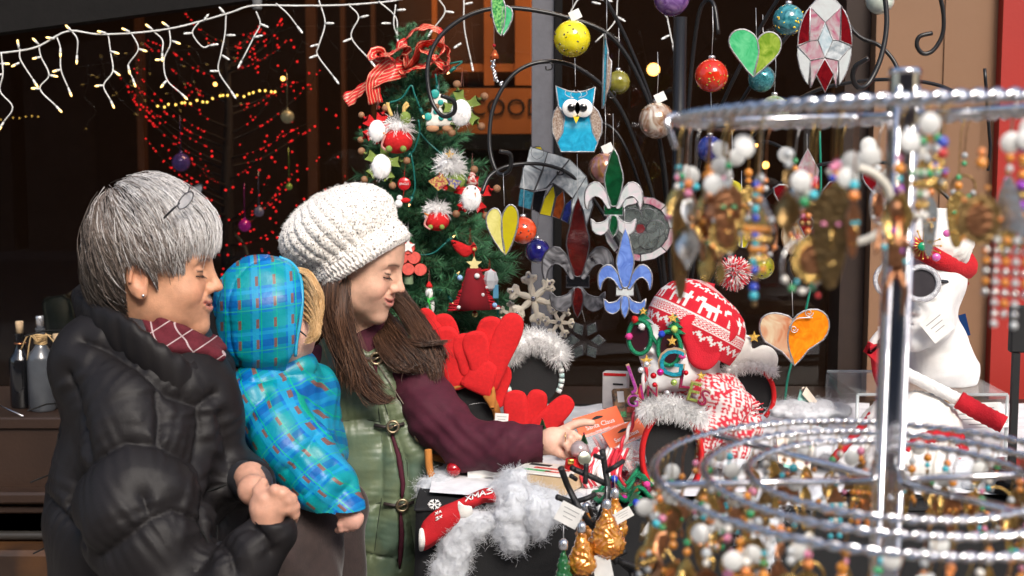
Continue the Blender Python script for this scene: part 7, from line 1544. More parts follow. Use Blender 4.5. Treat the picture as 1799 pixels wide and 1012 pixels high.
# christmas glasses on the head, and a second pair lying on the table
gg_ = mat('green_glitter', (.01, .22, .10), .3, .5, var=.6, scale=500, bump=.6, bscale=800); dl = mat('dark_lens', (.03, .004, .008), .06, coat=1); pom = {k: mat('pom_' + k, c, .9, bump=.8, bscale=500) for k, c in dict(red=(.55, .01, .01), white=(.8, .8, .78), pink=(.75, .06, .30), blue=(.02, .06, .5), lime=(.5, .7, .15), magenta=(.45, .02, .25)).items()}
def xglasses(lab, pos, lens, trees, poms, stars, lr=(24, 32)):
    t = thing('novelty_glasses', lab, 'glasses', pos(*lens[0]))
    for (x, y) in lens:
        P = [pos(x + lr[0] * math.cos(a), y + lr[1] * math.sin(a)) for a in [2 * math.pi * k / 24 for k in range(24)]]; mb = MB(); mb.tube(P, .0048, 8, closed=True); mb.build('rim', gg_, t); mb = MB(); c = sum(P, Vector()) / 24; mb.add([c] + P, [(0, 1 + k, 1 + (k + 1) % 24) for k in range(24)]); mb.build('lens', dl, t)
    mb = MB(); mb.tube([pos(lens[0][0] + lr[0], lens[0][1] - 4), pos(lens[1][0] - lr[0], lens[1][1] - 4)], .004, 6); mb.build('bridge', gg_, t)
    rr = random.Random(5)
    for (x, y, r) in trees:
        for k in range(3): w_ = r * (.5 + .28 * k); yy = y - r + k * r * .6; mb = MB(); A = [pos(x, yy - r * .3), pos(x + w_, yy + r * .45), pos(x - w_, yy + r * .45)]; n = (A[1] - A[0]).cross(A[2] - A[0]).normalized() * .002; mb.add([a + n for a in A] + [a - n for a in A], [(0, 1, 2), (5, 4, 3), (0, 3, 4, 1), (1, 4, 5, 2), (2, 5, 3, 0)]); mb.build('tree_tier', gg_, t, smooth=False)
    for (x, y, c) in poms: mb = MB(); q = pos(x, y) + Vector((0, -.006, .002)); mb.ball(q, .0068, 12, 8); fluff(mb, q, .006, 60, .004, .0005, x); mb.build('pompom', pom[c], t)
    for (x, y, r) in stars: mb = MB(); P = [pos(a, b) + Vector((0, -.008, .002)) for a, b in star(x, y, r)]; P2 = [p + Vector((0, -.003, .001)) for p in P]; mb.add(P + P2, [tuple(range(10)), tuple(range(19, 9, -1))] + [(k, (k + 1) % 10, 10 + (k + 1) % 10, 10 + k) for k in range(10)]); mb.build('star', gold, t, smooth=False)
    return t
xglasses('green glitter christmas tree glasses with pompoms worn by the foam head', lambda x, y: W(x, y, 2.80 - (x - 1150) * .0004), [(1124, 592), (1176, 612)], [(1130, 560, 16), (1186, 575, 18)], [(1115, 562, 'red'), (1127, 575, 'white'), (1105, 592, 'pink'), (1162, 588, 'blue'), (1184, 579, 'lime'), (1198, 626, 'pink')], [(1129, 548, 8), (1181, 560, 10), (1180, 600, 10)], (20, 30))
def tp(x, y): q = onz(x, y); q.z += .012 + .012 * math.sin(x * .13); return q
xglasses('green glitter christmas glasses with pompoms lying flat on the table edge', tp, [(1075, 872), (1130, 866)], [(1115, 885, 12), (1165, 872, 14)], [(1079, 862, 'blue'), (1096, 877, 'magenta'), (1136, 862, 'pink'), (1117, 902, 'blue'), (1142, 898, 'lime'), (1092, 842, 'pink'), (1112, 842, 'pink'), (1080, 846, 'lime'), (1055, 895, 'white'), (1178, 888, 'blue')], [(1114, 874, 12)], (32, 12))
xglasses('second green glitter glasses pair behind, half under the candy', lambda x, y: tp(x, y) + Vector((0, .02, .004)), [(1052, 852), (1098, 850)], [(1130, 856, 10)], [(1060, 845, 'lime'), (1148, 850, 'lime')], [(1100, 846, 8)], (26, 9))
# tiara of wooden letters with baubles and fur above the red band
t = thing('letter_headband', 'red headband with white fur and painted wooden letters on a black oval', 'headband', W(1180, 760, 2.74)); HY = 2.74; slab(oval(1180, 795, 45, 68, 40), 1180, 795, HY, .012, 'display_oval', blk, t, dy=.014)
mb = MB(); P = bez([W(1180 + 52 * math.cos(R(a)), 800 - 78 * math.sin(R(a)), HY) for a in range(-50, 235, 19)], 5); V = []; F = []
for i, p in enumerate(P):
    d = (P[min(i + 1, len(P) - 1)] - P[max(i - 1, 0)]).normalized(); n = Vector((0, 1, 0)).cross(d).normalized()
    for k in range(8): a = 2 * math.pi * k / 8; V.append(p + n * (.006 * math.cos(a)) + Vector((0, 1, 0)) * (.014 * math.sin(a)))
for i in range(len(P) - 1):
    for k in range(8): F.append((i * 8 + k, i * 8 + (k + 1) % 8, (i + 1) * 8 + (k + 1) % 8, (i + 1) * 8 + k))
mesh_obj('band', V, F, felt_r, t); mb = MB()
for i in range(9): c = W(1140 + 11 * i, 712 + 8 * ((i - 4) / 4) ** 2 - 3 + i * 1.4, HY - .01); mb.ball(c, .011, 10, 8); fluff(mb, c, .011, 330, .026, .00045, 60 + i, (0, -.4, -.15))
mb.build('fur', wfur, t); q = W(1180, 870, HY); q.z = TS; mb = MB(); mb.lathe(q, [(.035, 0), (.012, .02), (.010, max(.03, W(1180, 858, HY).z - TS))], 12); mb.build('stand', blk, t)
lc = {k: mat('letter_' + k, c, .35, var=.5, scale=300, coat=.4) for k, c in dict(purple=(.28, .04, .22), teal=(.01, .22, .30), maroon=(.22, .01, .05), olive=(.20, .24, .05), plum=(.30, .02, .14))  .items()}; edge = mat('letter_edge', (.50, .33, .20), .5, .4)
for ch, x, y, sz, c, ro in (('J', 1110, 662, .060, 'purple', -20), ('I', 1128, 690, .040, 'plum', -10), ('N', 1146, 610 + 78, .030, 'maroon', 0), ('G', 1180, 640, .074, 'teal', 6), ('L', 1203, 668, .050, 'maroon', 8), ('E', 1218, 690, .052, 'olive', 14), ('S', 1236, 700, .044, 'maroon', 22), ('G', 1112, 705, .034, 'purple', 0)):
    rm = Matrix.Rotation(R(ro), 4, 'Y') @ Matrix.Rotation(R(90), 4, 'X'); text(ch, W(x, y, HY - .03), sz, lc[c], t, rot=rm, name='letter', ext=.0022); o = text(ch, W(x, y, HY - .0265), sz * 1.16, edge, t, rot=rm, name='letter_rim', ext=.0012)
for x, y, r, c in ((1160, 654, .007, 'magenta'), (1184, 672, .0065, 'lime'), (1136, 640, .006, 'white'), (1148, 660, .006, 'red'), (1172, 690, .005, 'white'), (1205, 655, .005, 'red'), (1126, 650, .006, 'white'), (1150, 676, .005, 'red')): mb = MB(); mb.ball(W(x, y, HY - .04), r, 16, 12); mb.build('bauble', mat('shiny_' + c, {'magenta': (.7, .02, .25), 'lime': (.45, .6, .15), 'white': (.75, .75, .75), 'red': (.6, .01, .02)}[c], .1, .6), t)
slab(star(1136, 566 + 68, 12), 1136, 634, HY - .03, .004, 'star', gold, t); slab(star(1232, 660, 9), 1232, 660, HY - .03, .004, 'star', gold, t)
mb = MB(); mb.tube(bez([W(1128, 640, HY - .02), W(1150, 700, HY - .02), W(1175, 720, HY - .02)], 5), .0012, 5); mb.build('tinsel_wire', mat('silver_bead', (.7, .7, .72), .15, 1), t)
# halo headband
t = thing('halo_headband', 'white felt cloud headband with red rim and gold star beside the knit hat', 'headband', W(1320, 650, 2.98)); HY = 2.98; slab(oval(1316, 692, 42, 48, 36), 1316, 692, HY, .010, 'display_oval', blk, t, dy=.014); mb = MB(); mb.tube([W(1316 + 44 * math.cos(R(a)), 694 - 50 * math.sin(R(a)), HY) for a in range(-50, 235, 8)], .0052, 8); mb.build('band', felt_r, t)
puffy([(1272, 640), (1270, 610), (1285, 590), (1300, 584), (1318, 592), (1322, 612), (1340, 606), (1358, 612), (1368, 630), (1362, 650), (1340, 652), (1320, 636), (1300, 650)], 1318, 622, HY, .012, 'cloud', wfelt, t, 4); slab(star(1325, 592, 11), 1325, 592, HY - .012, .004, 'star', gold, t)
mb = MB()
for i in range(8): c = W(1280 + 11 * i, 650 - 8 * math.sin(i / 7 * 3.14), HY - .004); mb.ball(c, .008, 8, 6); fluff(mb, c, .008, 180, .016, .0004, 90 + i)
mb.build('fur', wfur, t); q = W(1316, 760, HY); q.z = TS; mb = MB(); mb.lathe(q, [(.03, 0), (.010, .02), (.010, max(.03, W(1316, 738, HY).z - TS))], 12); mb.build('stand', blk, t)
# second mannequin on a clear riser
RX0, RX1, RYA, RYB = W(1494, 700, 2.9).x, W(1752, 700, 2.9).x, 2.84, 3.12; RZ = W(1620, 684, 2.9).z
rs = thing('clear_riser', 'clear acrylic riser carrying the second white foam head', 'riser', ((RX0 + RX1) / 2, 2.98, TS)); acr = mat('acrylic', (.9, .95, .95), .04, alpha=.22, coat=1); ace = mat('acrylic_edge', (.55, .60, .60), .1, alpha=.6, coat=1)
for nm, c, d in (('top_sheet', ((RX0 + RX1) / 2, (RYA + RYB) / 2, RZ), (RX1 - RX0, RYB - RYA, .005)), ('side_sheet', (RX0, (RYA + RYB) / 2, (RZ + TS) / 2 - .003), (.005, RYB - RYA, RZ - TS - .006)), ('side_sheet', (RX1, (RYA + RYB) / 2, (RZ + TS) / 2 - .003), (.005, RYB - RYA, RZ - TS - .006))): mb = MB(); mb.box(c, d); mb.build(nm, acr, rs, smooth=False)
for a, b in (((RX0, RYA, RZ), (RX1, RYA, RZ)), ((RX0, RYA, RZ), (RX0, RYA, TS)), ((RX1, RYA, RZ), (RX1, RYA, TS)), ((RX0, RYB, RZ), (RX1, RYB, RZ))): mb = MB(); mb.tube([a, b], .0035, 6); mb.build('edge', ace, rs)
m2 = HM(W(1628, 520, 2.92), 238, -4, 1.02); t2 = thing('mannequin_head', 'white foam head on the clear riser wearing a santa hat and round dark glasses', 'mannequin', (W(1640, 690, 2.95).x, 2.95, RZ))
s = SDF(); add_head(s, m2, smile=0, ears=False, mann=True); nb = W(1650, 610, 2.97); s.cap(m2 @ Vector((-.02, 0, -.03)), nb, .05, .052, .03); s.cap(nb, Vector((nb.x + .01, nb.y, RZ + .03)), .052, .075, .04); V, F = s.mesh(.0035); V = V[:, :] ; V[:, 2] = np.maximum(V[:, 2], RZ + .003); mesh_obj('foam_head', V, F.tolist(), foam, t2)
t = thing('santa_hat', 'santa hat with white crown, red brim and jewelled brooch on the right foam head', 'hat', W(1640, 430, 2.92)); s = SDF(); s.ell(W(1640, 428, 2.93), (.076, .092, .066), .02); s.cap(W(1600, 400, 2.94), W(1672, 410, 2.94), .035, .04, .03); V, F = s.mesh(.005); N = s.grad(V); V = V + N * (.003 * vnoise(V, 50, 2) + .0012 * vnoise(V, 300, 5))[:, None]; mesh_obj('crown', V, F.tolist(), wfelt, t)
mb = MB(); mb.tube(bez([W(1566, 412, 2.94), W(1588, 426, 2.86), W(1620, 440, 2.83), W(1660, 462, 2.85), W(1698, 474, 2.93), W(1690, 450, 3.0), W(1620, 410, 3.02)], 6, True), .020, 10, closed=True); o = mb.build('brim', mat('red_plush', (.50, .008, .015), .95, bump=.8, bscale=300), t)
mb = MB(); rr = random.Random(2)
for k in range(16): a = R(22.5 * k); q = W(1622, 432, 2.80); e = Vector((math.cos(a), 0, math.sin(a))) * rr.uniform(.018, .036); mb.tube([q, q + e], [.0016, .001], 5); mb.ball(q + e, .0022, 8, 6)
mb.build('brooch_rays', mat('gold_plain', (.7, .45, .1), .3, 1), t)
for x, y, r, c in ((1621, 433, .010, 'g'), (1645, 452, .009, 'p'), (1664, 410, .008, 'p'), (1600, 440, .006, 'g')): mb = MB(); mb.ball(W(x, y, 2.79), (r, r * .6, r * .9), 16, 12); mb.build('jewel', mat('emerald', (.005, .3, .12), .05, coat=1) if c == 'g' else mat('pink_jewel', (.65, .12, .4), .12, coat=1), t)
t = thing('round_sunglasses', 'round dark sunglasses with sparkling silver rim on the right foam head', 'glasses', W(1620, 498, 2.82)); mb = MB(); mb.tube([W(1618 + 31 * math.cos(a), 498 + 29 * math.sin(a), 2.785) for a in [2 * math.pi * k / 28 for k in range(28)]], .006, 8, closed=True); mb.build('rim', mat('crystal_rim', (.7, .7, .72), .12, .7, var=.4, scale=500, bump=1, bscale=500), t); slab(oval(1618, 498, 26, 24, 28), 1618, 498, 2.787, .003, 'lens', mat('grey_lens', (.05, .045, .05), .08, coat=1), t); mb = MB(); mb.tube([W(1648, 494, 2.795), W(1700, 498, 2.95)], .004, 6); mb.build('temple_arm', black_g, t)
mb = MB(); mb.tube([W(1562 + 24 * math.cos(a), 492 + 27 * math.sin(a), 2.84) for a in [2 * math.pi * k / 24 for k in range(24)]], .005, 8, closed=True); mb.build('rim', M['crystal_rim'], t)
card(1647, 572, 46, 46, 2.80, 'white price tag dangling diagonally from the round sunglasses', 40); t = card(1692, 572, 18, 40, 2.96, 'dark blue foil tag behind the foam neck', 15, c=mat('blue_foil', (.02, .06, .2), .2, .5), lines=0)
# knitted leg-warmer tubes hanging over the riser
rk2 = mat('red_rib_knit', (.46, .006, .016), .9, bump=.6, bscale=260); wk2 = mat('white_rib_knit', (.76, .75, .73), .9, bump=.6, bscale=260)
def knit_tube(name, lab, segs, Y0, Y1):
    t = thing(name, lab, 'scarf', W(*segs[0][0][0], Y0)); n = sum(len(p) for p, _, _ in segs); k0 = 0
    for pts, m, rr_ in segs:
        P = bez([W(x, y, Y0 + (Y1 - Y0) * (k0 + i) / n) for i, (x, y) in enumerate(pts)], 10); k0 += len(pts) - 1; V = []; mb = MB(); mb.tube(P, [rr_ * (1 + .05 * math.sin(i * 2.2)) for i in range(len(P))], 14); mb.build('knit_tube', m, t)
    return t
knit_tube('knit_scarf', 'white knitted scarf end with red tip sticking out over the riser, right', [([(1590, 655), (1640, 680), (1684, 702)], wk2, .013), ([(1684, 702), (1725, 726), (1764, 746)], rk2, .0185)], 2.84, 2.74)
knit_tube('knit_scarf', 'red knitted scarf end hanging down left of the chrome post', [([(1548, 712), (1508, 762), (1466, 808)], rk2, .011), ([(1560, 725), (1525, 770), (1480, 822)], wk2, .016)], 2.84, 2.72)
t = thing('santa_mitten', 'white and red knitted mitten propped left behind the chrome post', 'mitten', W(1545, 640, 2.86)); puffy([(1525, 602), (1545, 575), (1562, 565), (1572, 620), (1568, 660), (1552, 640), (1535, 615)], 1548, 610, 2.86, .03, 'cuff', wfelt, t, 4); puffy([(1522, 600), (1534, 604), (1550, 620), (1566, 640), (1566, 690), (1548, 688), (1534, 660), (1528, 625)], 1545, 645, 2.85, .03, 'mitt', rk2, t, 4)
t = thing('red_garland', 'coiled red yarn garland lying on white plush by the riser', 'garland', W(1620, 780, 2.74)); mb = MB(); P = bez([W(1580, 800, 2.72), W(1600, 785, 2.72), W(1630, 770, 2.74), W(1665, 762, 2.78), W(1690, 780, 2.8), W(1680, 815, 2.76)], 14); mb.tube(P, [.012 * (1 + .22 * math.sin(i * 1.5)) for i in range(len(P))], 12); mb.build('yarn_coil', rk2, t)
s = SDF(); s.ell(W(1600, 750, 2.84), (.10, .08, .07), .02); s.ell(W(1585, 810, 2.76), (.09, .07, .05), .03); V, F = s.mesh(.006); N = s.grad(V); V = V + N * (.005 * vnoise(V, 50, 2) + .002 * vnoise(V, 260, 5))[:, None]; V[:, 2] = np.maximum(V[:, 2], TS - .002); o = mesh_obj('white_plush', V, F.tolist(), wfelt); tag(o, 'heap of white plush knitwear under the riser behind the chrome post', 'knitwear')
card(1712, 730, 120, 70, 2.86, 'white printed sheet lying in front of the red wall', 3, 62, lines=4, cat='card'); mb = MB(); mb.box(W(1640, 725, 3.05), (.24, .16, .03), None, .003); o = mb.build('kraft_box', mat('kraft', (.35, .22, .11), .7, var=.2, scale=80), smooth=False); tag(o, 'flat brown kraft box under the clear riser', 'box')
bs = thing('black_display_stand', 'black upright display stand at the right edge of the table', 'stand', W(1786, 700, 2.7)); bs.location.z = TS; mb = MB(); mb.box((W(1786, 600, 2.7).x, 2.7, (TS + W(1786, 620, 2.7).z) / 2), (.013, .013, W(1786, 620, 2.7).z - TS)); mb.build('upright', blk, bs, smooth=False); mb = MB(); mb.box(W(1797, 578, 2.7), (.05, .02, .09), None, .003); mb.build('panel', blk, bs, smooth=False); mb = MB(); mb.lathe((W(1796, 830, 2.7).x, 2.7, TS), [(.07, 0), (.07, .045), (.064, .05)], 24); mb.build('base', black_g, bs)

# ---------------- twig stand with amber ornaments ----------------
tw_ = thing('twig_stand', 'black metal twig branches holding amber glass trees in front of the table', 'stand', W(1040, 1000, 2.38))
tws = [([(1120, 1012), (1078, 975), (1045, 930), (1022, 900), (1000, 860), (990, 835), (985, 822)], .0046), ([(1022, 900), (1008, 885), (978, 873)], .0042), ([(1008, 882), (1030, 876), (1045, 868)], .0038), ([(1045, 932), (1060, 890), (1068, 860), (1064, 830), (1058, 790)], .0044), ([(1064, 850), (1040, 838), (1012, 826), (1005, 822)], .0042), ([(1064, 830), (1080, 820), (1095, 810)], .0036), ([(1060, 806), (1045, 800)], .0034), ([(1028, 850), (1030, 815)], .0036), ([(1045, 935), (1062, 955), (1085, 990)], .005), ([(1078, 978), (1100, 968)], .004), ([(1012, 842), (1003, 836)], .0034), ([(1040, 905), (1035, 890)], .003), ([(1005, 918), (1045, 920)], .0034), ([(1085, 985), (1130, 1000), (1160, 1010)], .0045)]
for pts, r in tws: n = len(pts); mb = MB(); mb.tube(bez([W(x, y, 2.40 + .01 * math.sin(x)) for x, y in pts], 5), r * 1.25, 7); mb.build('twig', mat('twig_black', (.015, .015, .016), .5, bump=.6, bscale=200), tw_)
mb = MB(); a = W(1110, 1005, 2.40); mb.tube([a, (a.x + .02, a.y, .02)], .007, 8); mb.lathe((a.x + .02, a.y, 0), [(.12, 0), (.12, .01), (.02, .03)], 20); mb.build('stand_base', iron, tw_)
amb = mat('amber_glass', (.62, .20, .02), .12, .35, coat=1, trans=.2, c2=(.75, .32, .04), scale=90)
def amber(x, yt, yb, hw, Y, lab, m=amb):
    t = thing('amber_tree_ornament', lab, 'ornament', W(x, yt, Y)); h = S(yb - yt, Y); r = S(hw, Y); s = SDF(); b = W(x, yb, Y); tp_ = W(x, yt, Y); s.cap(b + Vector((0, 0, r * .8)), tp_ + Vector((0, 0, -.012)), r * .85, r * .22, .01); V, F = s.mesh(.0026); N = s.grad(V); cellv = np.sin(V[:, 0] * 420 + 2 * np.sin(V[:, 2] * 200)) * np.sin(V[:, 2] * 380 + 2 * np.sin(V[:, 0] * 190)); V = V + N * (.0016 * cellv)[:, None]; mesh_obj('body', V, F.tolist(), m, t)
    mb = MB(); mb.lathe(tp_ + Vector((0, 0, -.010)), [(.007, 0), (.0078, .004), (.0075, .014), (.0035, .018)], 14); mb.build('cap', mat('silver_cap', (.6, .6, .62), .25, .8), t); mb = MB(); mb.tube([tp_ + Vector((0, 0, .006)), tp_ + Vector((0, .003, .03))], .0008, 4); mb.build('hook', thread, t)
amber(1066, 885, 982, 40, 2.36, 'large amber glass tree ornament at the centre of the twig stand'); amber(1080, 865, 950, 30, 2.46, 'amber glass tree ornament behind the largest one'); amber(1022, 925, 1012, 32, 2.34, 'amber glass tree ornament hanging lower left on the twig stand'); amber(1030, 890, 955, 24, 2.45, 'small amber glass ornament between the twigs', mat('amber_flat', (.60, .22, .03), .3, .2))
amber(990, 955, 1030, 20, 2.32, 'green glass ornament with silver cap at the bottom of the twig stand', mat('green_ornament', (.02, .13, .04), .25, coat=.5))
card(1000, 905, 44, 38, 2.36, 'white folded tag hanging in front of the cotton', -28); card(1058, 995, 34, 44, 2.34, 'white oval tag at the bottom by the amber ornaments', 12, lines=0); card(1150, 935, 40, 36, 2.3, 'white tag with black logo swirl on a string', -32, lines=1); card(1095, 905, 34, 20, 2.42, 'small white tag behind the amber tree', 30)
t = thing('tag_swirl', 'black ring logo printed on the hanging white tag', 'logo', W(1152, 936, 2.297)); mb = MB(); mb.tube([W(1152 + 8 * math.cos(a), 938 + 6 * math.sin(a), 2.2985) for a in [k * .35 for k in range(16)]], .001, 5); mb.build('ring_print', black_g, t)

# ---------------- chrome earring rack ----------------
chrome = mat('chrome', (.78, .78, .80), .09, 1.0, var=.03)
RD = 1.4; rk = thing('earring_rack', 'chrome spinner rack with twisted wire rings and a thick post in the right foreground', 'rack', (W(1555, 1012, RD).x, RD, 0)); pa_, pb_ = W(1590, 130, RD), W(1553, 1012, RD); dpo = (pb_ - pa_); pe = pa_ + dpo * (pa_.z / -dpo.z)
mb = MB(); mb.tube([pe, pa_], .0150, 24); soft(mb.build('post', chrome, rk))
for k in (-1, 1): mb = MB(); off = Vector((.0095 * k, -.0120, 0)); mb.tube([pe + off, pa_ + off + Vector((0, 0, -.012))], .0030, 8); mb.build('post_rib', chrome, rk)
mb = MB(); mb.tube([pa_, pa_ + Vector((0, 0, .006))], [.0168, .015], 20); mb.build('post_cap', chrome, rk)
mb = MB(); mb.lathe((pe.x, pe.y, 0), [(.22, 0), (.22, .02), (.03, .04)], 32); mb.build('base', chrome, rk)
cxa = W(1590, 195, RD); z_near, z_far = W(1590, 168, 1.18).z, W(1590, 214, 1.62).z
c2_ = W(1562, 840, RD); c2_.z = CH - .345
def ringpt(tier, rad, a):
    if tier == 1: x = rad * math.cos(a); y = rad * math.sin(a); return Vector((cxa.x + x, RD + y, (z_near + z_far) / 2 + (z_far - z_near) / .44 * y + .035 * x))
    return Vector((c2_.x + rad * math.cos(a), RD + rad * math.sin(a) * 1.16, c2_.z))
def rope(tier, rad, name, r=.0030, pitch=.027):
    n = int(2 * math.pi * rad / .0022); 
    for s_ in range(2):
        P = []
        for i in range(n):
            a = 2 * math.pi * i / n; p = ringpt(tier, rad, a); tw = round(2 * math.pi * rad / pitch) * a + s_ * math.pi; P.append(p + Vector((math.cos(a), math.sin(a), 0)) * (math.cos(tw) * r * .9) + Vector((0, 0, math.sin(tw) * r * .9)))
        mb = MB(); mb.tube(P, r, 7, closed=True); mb.build(name, chrome, rk)
rope(1, .220, 'twisted_ring', .0036, .031); rope(1, .180, 'twisted_ring', .0024, .026)
for rad in (.235, .185, .140): rope(2, rad, 'twisted_ring', .0024, .031)
for tier, ang in ((1, 183), (1, 3), (1, -38), (1, 142), (2, 184), (2, 8), (2, -50), (2, 128)):
    rad = .222 if tier == 1 else .236; a = R(ang); p0 = ringpt(tier, .013, a) + Vector((0, 0, -.004)); p1 = ringpt(tier, rad, a) + Vector((0, 0, -.004)); mb = MB(); mb.tube([p0, p1], .0038, 10); mb.build('spoke', chrome, rk)
for tier in (1, 2): c = ringpt(tier, 0, 0); mb = MB(); mb.tube([c + Vector((0, 0, -.012)), c + Vector((0, 0, .012))], .0182, 20); soft(mb.build('hub', chrome, rk)); mb = MB(); mb.ball(c + Vector((-.002, -.018, -.018)), .0028, 10, 8); mb.build('screw', chrome, rk)
mb = MB(); P = bez([ringpt(1, .222, R(184)) + Vector((-.004, 0, .004)), ringpt(1, .232, R(186)) + Vector((-.004, 0, -.004)), ringpt(1, .228, R(187)) + Vector((0, 0, -.03))], 6); mb.tube(P, .003, 7); mb.build('end_hook', chrome, rk)
# earrings and pendants
emat = dict(gold=mat('jewel_gold', (.72, .48, .16), .22, 1, var=.3, scale=160, bump=.5, bscale=260), copper=mat('jewel_copper', (.52, .24, .12), .28, 1, var=.3, scale=120, bump=.4, bscale=200), bronze=mat('jewel_bronze', (.30, .19, .08), .3, 1, var=.4, scale=120, bump=.5, bscale=220), silver=mat('jewel_silver', (.7, .69, .66), .2, 1, var=.2, scale=200, bump=.4, bscale=300))
bcol = dict(red=(.6, .02, .02), turquoise=(.05, .5, .6), green=(.03, .35, .12), blue=(.02, .06, .5), pearl=(.8, .76, .68), amber=(.7, .25, .02), clear=(.5, .52, .52), purple=(.3, .03, .5), pink=(.8, .25, .4), orange=(.8, .25, .05))
bm_ = {k: mat('bead_' + k, c, .12, coat=1) for k, c in bcol.items()}
tagd = mat('round_tag', (.62, .62, .60), .4)
def earring(p, kind, metal, beads, L, seed, tagq, lab, grp, drop=0.0):
    t = thing('earring', lab, 'earring', p, grp); r_ = random.Random(seed); m = emat[metal]; z = 0; mb = MB(); mb.tube([p + Vector((0, 0, .004)), p + Vector((.004, -.002, 0)), p + Vector((.001, 0, -.012)), p + Vector((0, 0, -.02 - drop))], .0007, 5); mb.build('ear_wire', m, t); z = -.02 - drop; yw = Matrix.Rotation(r_.uniform(-.9, .9), 4, 'Z')
    for k in range(2): mb = MB(); mb.ball(p + Vector((0, 0, z - .004)), r_.uniform(.003, .0052), 10, 8); mb.build('bead', bm_[beads[k % len(beads)]], t); z -= .009
    c = p + Vector((0, 0, z - L / 2)); w_ = min(L, .075) * .24
    def pl(o2, th=.0016, mm=m, nm='pendant', dy=0): mb = MB(); mb.plate(o2, c + yw @ Vector((0, dy, 0)), yw @ UX, UZ, th); return mb.build(nm, mm, t, smooth=False)
    if kind == 'leaf':
        V = []; F = []; n = 22
        for i in range(n + 1):
            s_ = i / n; ww = w_ * .8 * math.sin(math.pi * (s_ * .92 + .06)) ** .8; tw = s_ * 4.2 + seed
            for k in (-1, -.4, .4, 1): V.append(p + Vector((math.cos(tw) * ww * k, math.sin(tw) * ww * k + .001 * (1 - abs(k)), z - L * s_)))
        for i in range(n):
            for k in range(3): a = i * 4 + k; F.append((a, a + 1, a + 5, a + 4))
        o = mesh_obj('twisted_leaf', V, F, m, t); so = o.modifiers.new('t', 'SOLIDIFY'); so.thickness = .0008
    elif kind == 'face':
        pl(bez2([(0, L * .5), (w_ * .9, L * .28), (w_ * .75, -L * .1), (w_ * .4, -L * .42), (0, -L * .5), (-w_ * .4, -L * .42), (-w_ * .8, -L * .1), (-w_ * .9, L * .28)], 4))
        for sx in (-1, 1): mb = MB(); mb.ball(c + yw @ Vector((sx * w_ * .35, -.002, L * .12)), (.0028, .0015, .002), 8, 6, yw); mb.build('gem', bm_[beads[0]], t)
        mb = MB(); mb.tube([c + yw @ Vector((0, -.002, L * .08)), c + yw @ Vector((.001, -.003, -L * .12))], .001, 5); mb.tube([c + yw @ Vector((-w_ * .25, -.002, -L * .24)), c + yw @ Vector((0, -.002, -L * .27)), c + yw @ Vector((w_ * .25, -.002, -L * .24))], .001, 5); mb.build('features', emat['gold'], t)
    elif kind == 'disc':
        pl(oval(0, 0, w_, min(L, .07) * .3, 22)); pl(oval(0, 0, w_ * .6, min(L, .07) * .19, 18), .003, emat['copper'] if metal != 'copper' else emat['gold'], 'inner_disc', -.0012)
        for k in range(5): a = k * 1.257; mb = MB(); mb.ball(c + yw @ Vector((w_ * .92 * math.cos(a), -.002, L * .33 * math.sin(a))), .0022, 8, 6); mb.build('gem', bm_[beads[k % len(beads)]], t)
    elif kind == 'figure':
        mb = MB(); mb.ball(c + Vector((0, 0, L * .38)), (w_ * .42, w_ * .25, w_ * .5), 10, 8); mb.tube([c + Vector((0, 0, L * .3)), c + Vector((0, 0, -L * .1))], [w_ * .3, w_ * .45], 8); mb.tube([c + Vector((0, 0, L * .22)), c + yw @ Vector((-w_, 0, L * .02)), c + yw @ Vector((-w_ * .8, 0, L * .25))], .0022, 6); mb.tube([c + Vector((0, 0, L * .22)), c + yw @ Vector((w_, 0, -L * .02))], .0022, 6)
        for sx in (-1, 1): mb.tube([c + Vector((0, 0, -L * .08)), c + yw @ Vector((sx * w_ * .5, 0, -L * .3)), c + yw @ Vector((sx * w_ * .4, 0, -L * .5))], [.003, .0025, .0015], 6)
        mb.build('figure', m, t)
        for k in range(4): mb = MB(); mb.ball(c + yw @ Vector((r_.uniform(-w_, w_) * .8, -.004, r_.uniform(-L, L) * .35)), .0026, 8, 6); mb.build('gem', bm_[beads[k % len(beads)]], t)
    elif kind == 'drop':
        n = max(4, int(L / .0075))
        for k in range(n): mb = MB(); rr_ = .0042 if k % 3 else .0026; mb.ball(p + Vector((r_.uniform(-.001, .001), 0, z - k * L / n)), rr_, 10, 8); mb.build('bead', bm_[beads[k % len(beads)]] if k % 3 else m, t)
    elif kind == 'chandelier':
        pl(bez2([(0, L * .5), (w_ * .7, L * .25), (w_ * 1.1, L * .05), (0, L * .12), (-w_ * 1.1, L * .05), (-w_ * .7, L * .25)], 4), .002)
        for j in range(5):
            x = (j - 2) * w_ * .5
            for k in range(max(4, int(L * .6 / .0088)) + (j % 2) * 2 - abs(j - 2)): mb = MB(); mb.ball(c + yw @ Vector((x, 0, L * .04 - k * .0088)), .0036, 8, 6); mb.build('bead', bm_[beads[(k + j) % len(beads)]] if k % 2 == 0 else m, t)
    elif kind == 'hoop':
        mb = MB(); mb.tube([c + yw @ Vector((w_ * 1.3 * math.cos(a), 0, w_ * 1.3 * math.sin(a))) for a in [2 * math.pi * k / 24 for k in range(24)]], .0015, 6, closed=True); mb.build('hoop', m, t)
        for k in range(5): a = -2.6 + k * .5; mb = MB(); mb.ball(c + yw @ Vector((w_ * 1.3 * math.cos(a), 0, w_ * 1.3 * math.sin(a))), .0034, 8, 6); mb.build('bead', bm_[beads[k % len(beads)]], t)
    elif kind == 'feather':
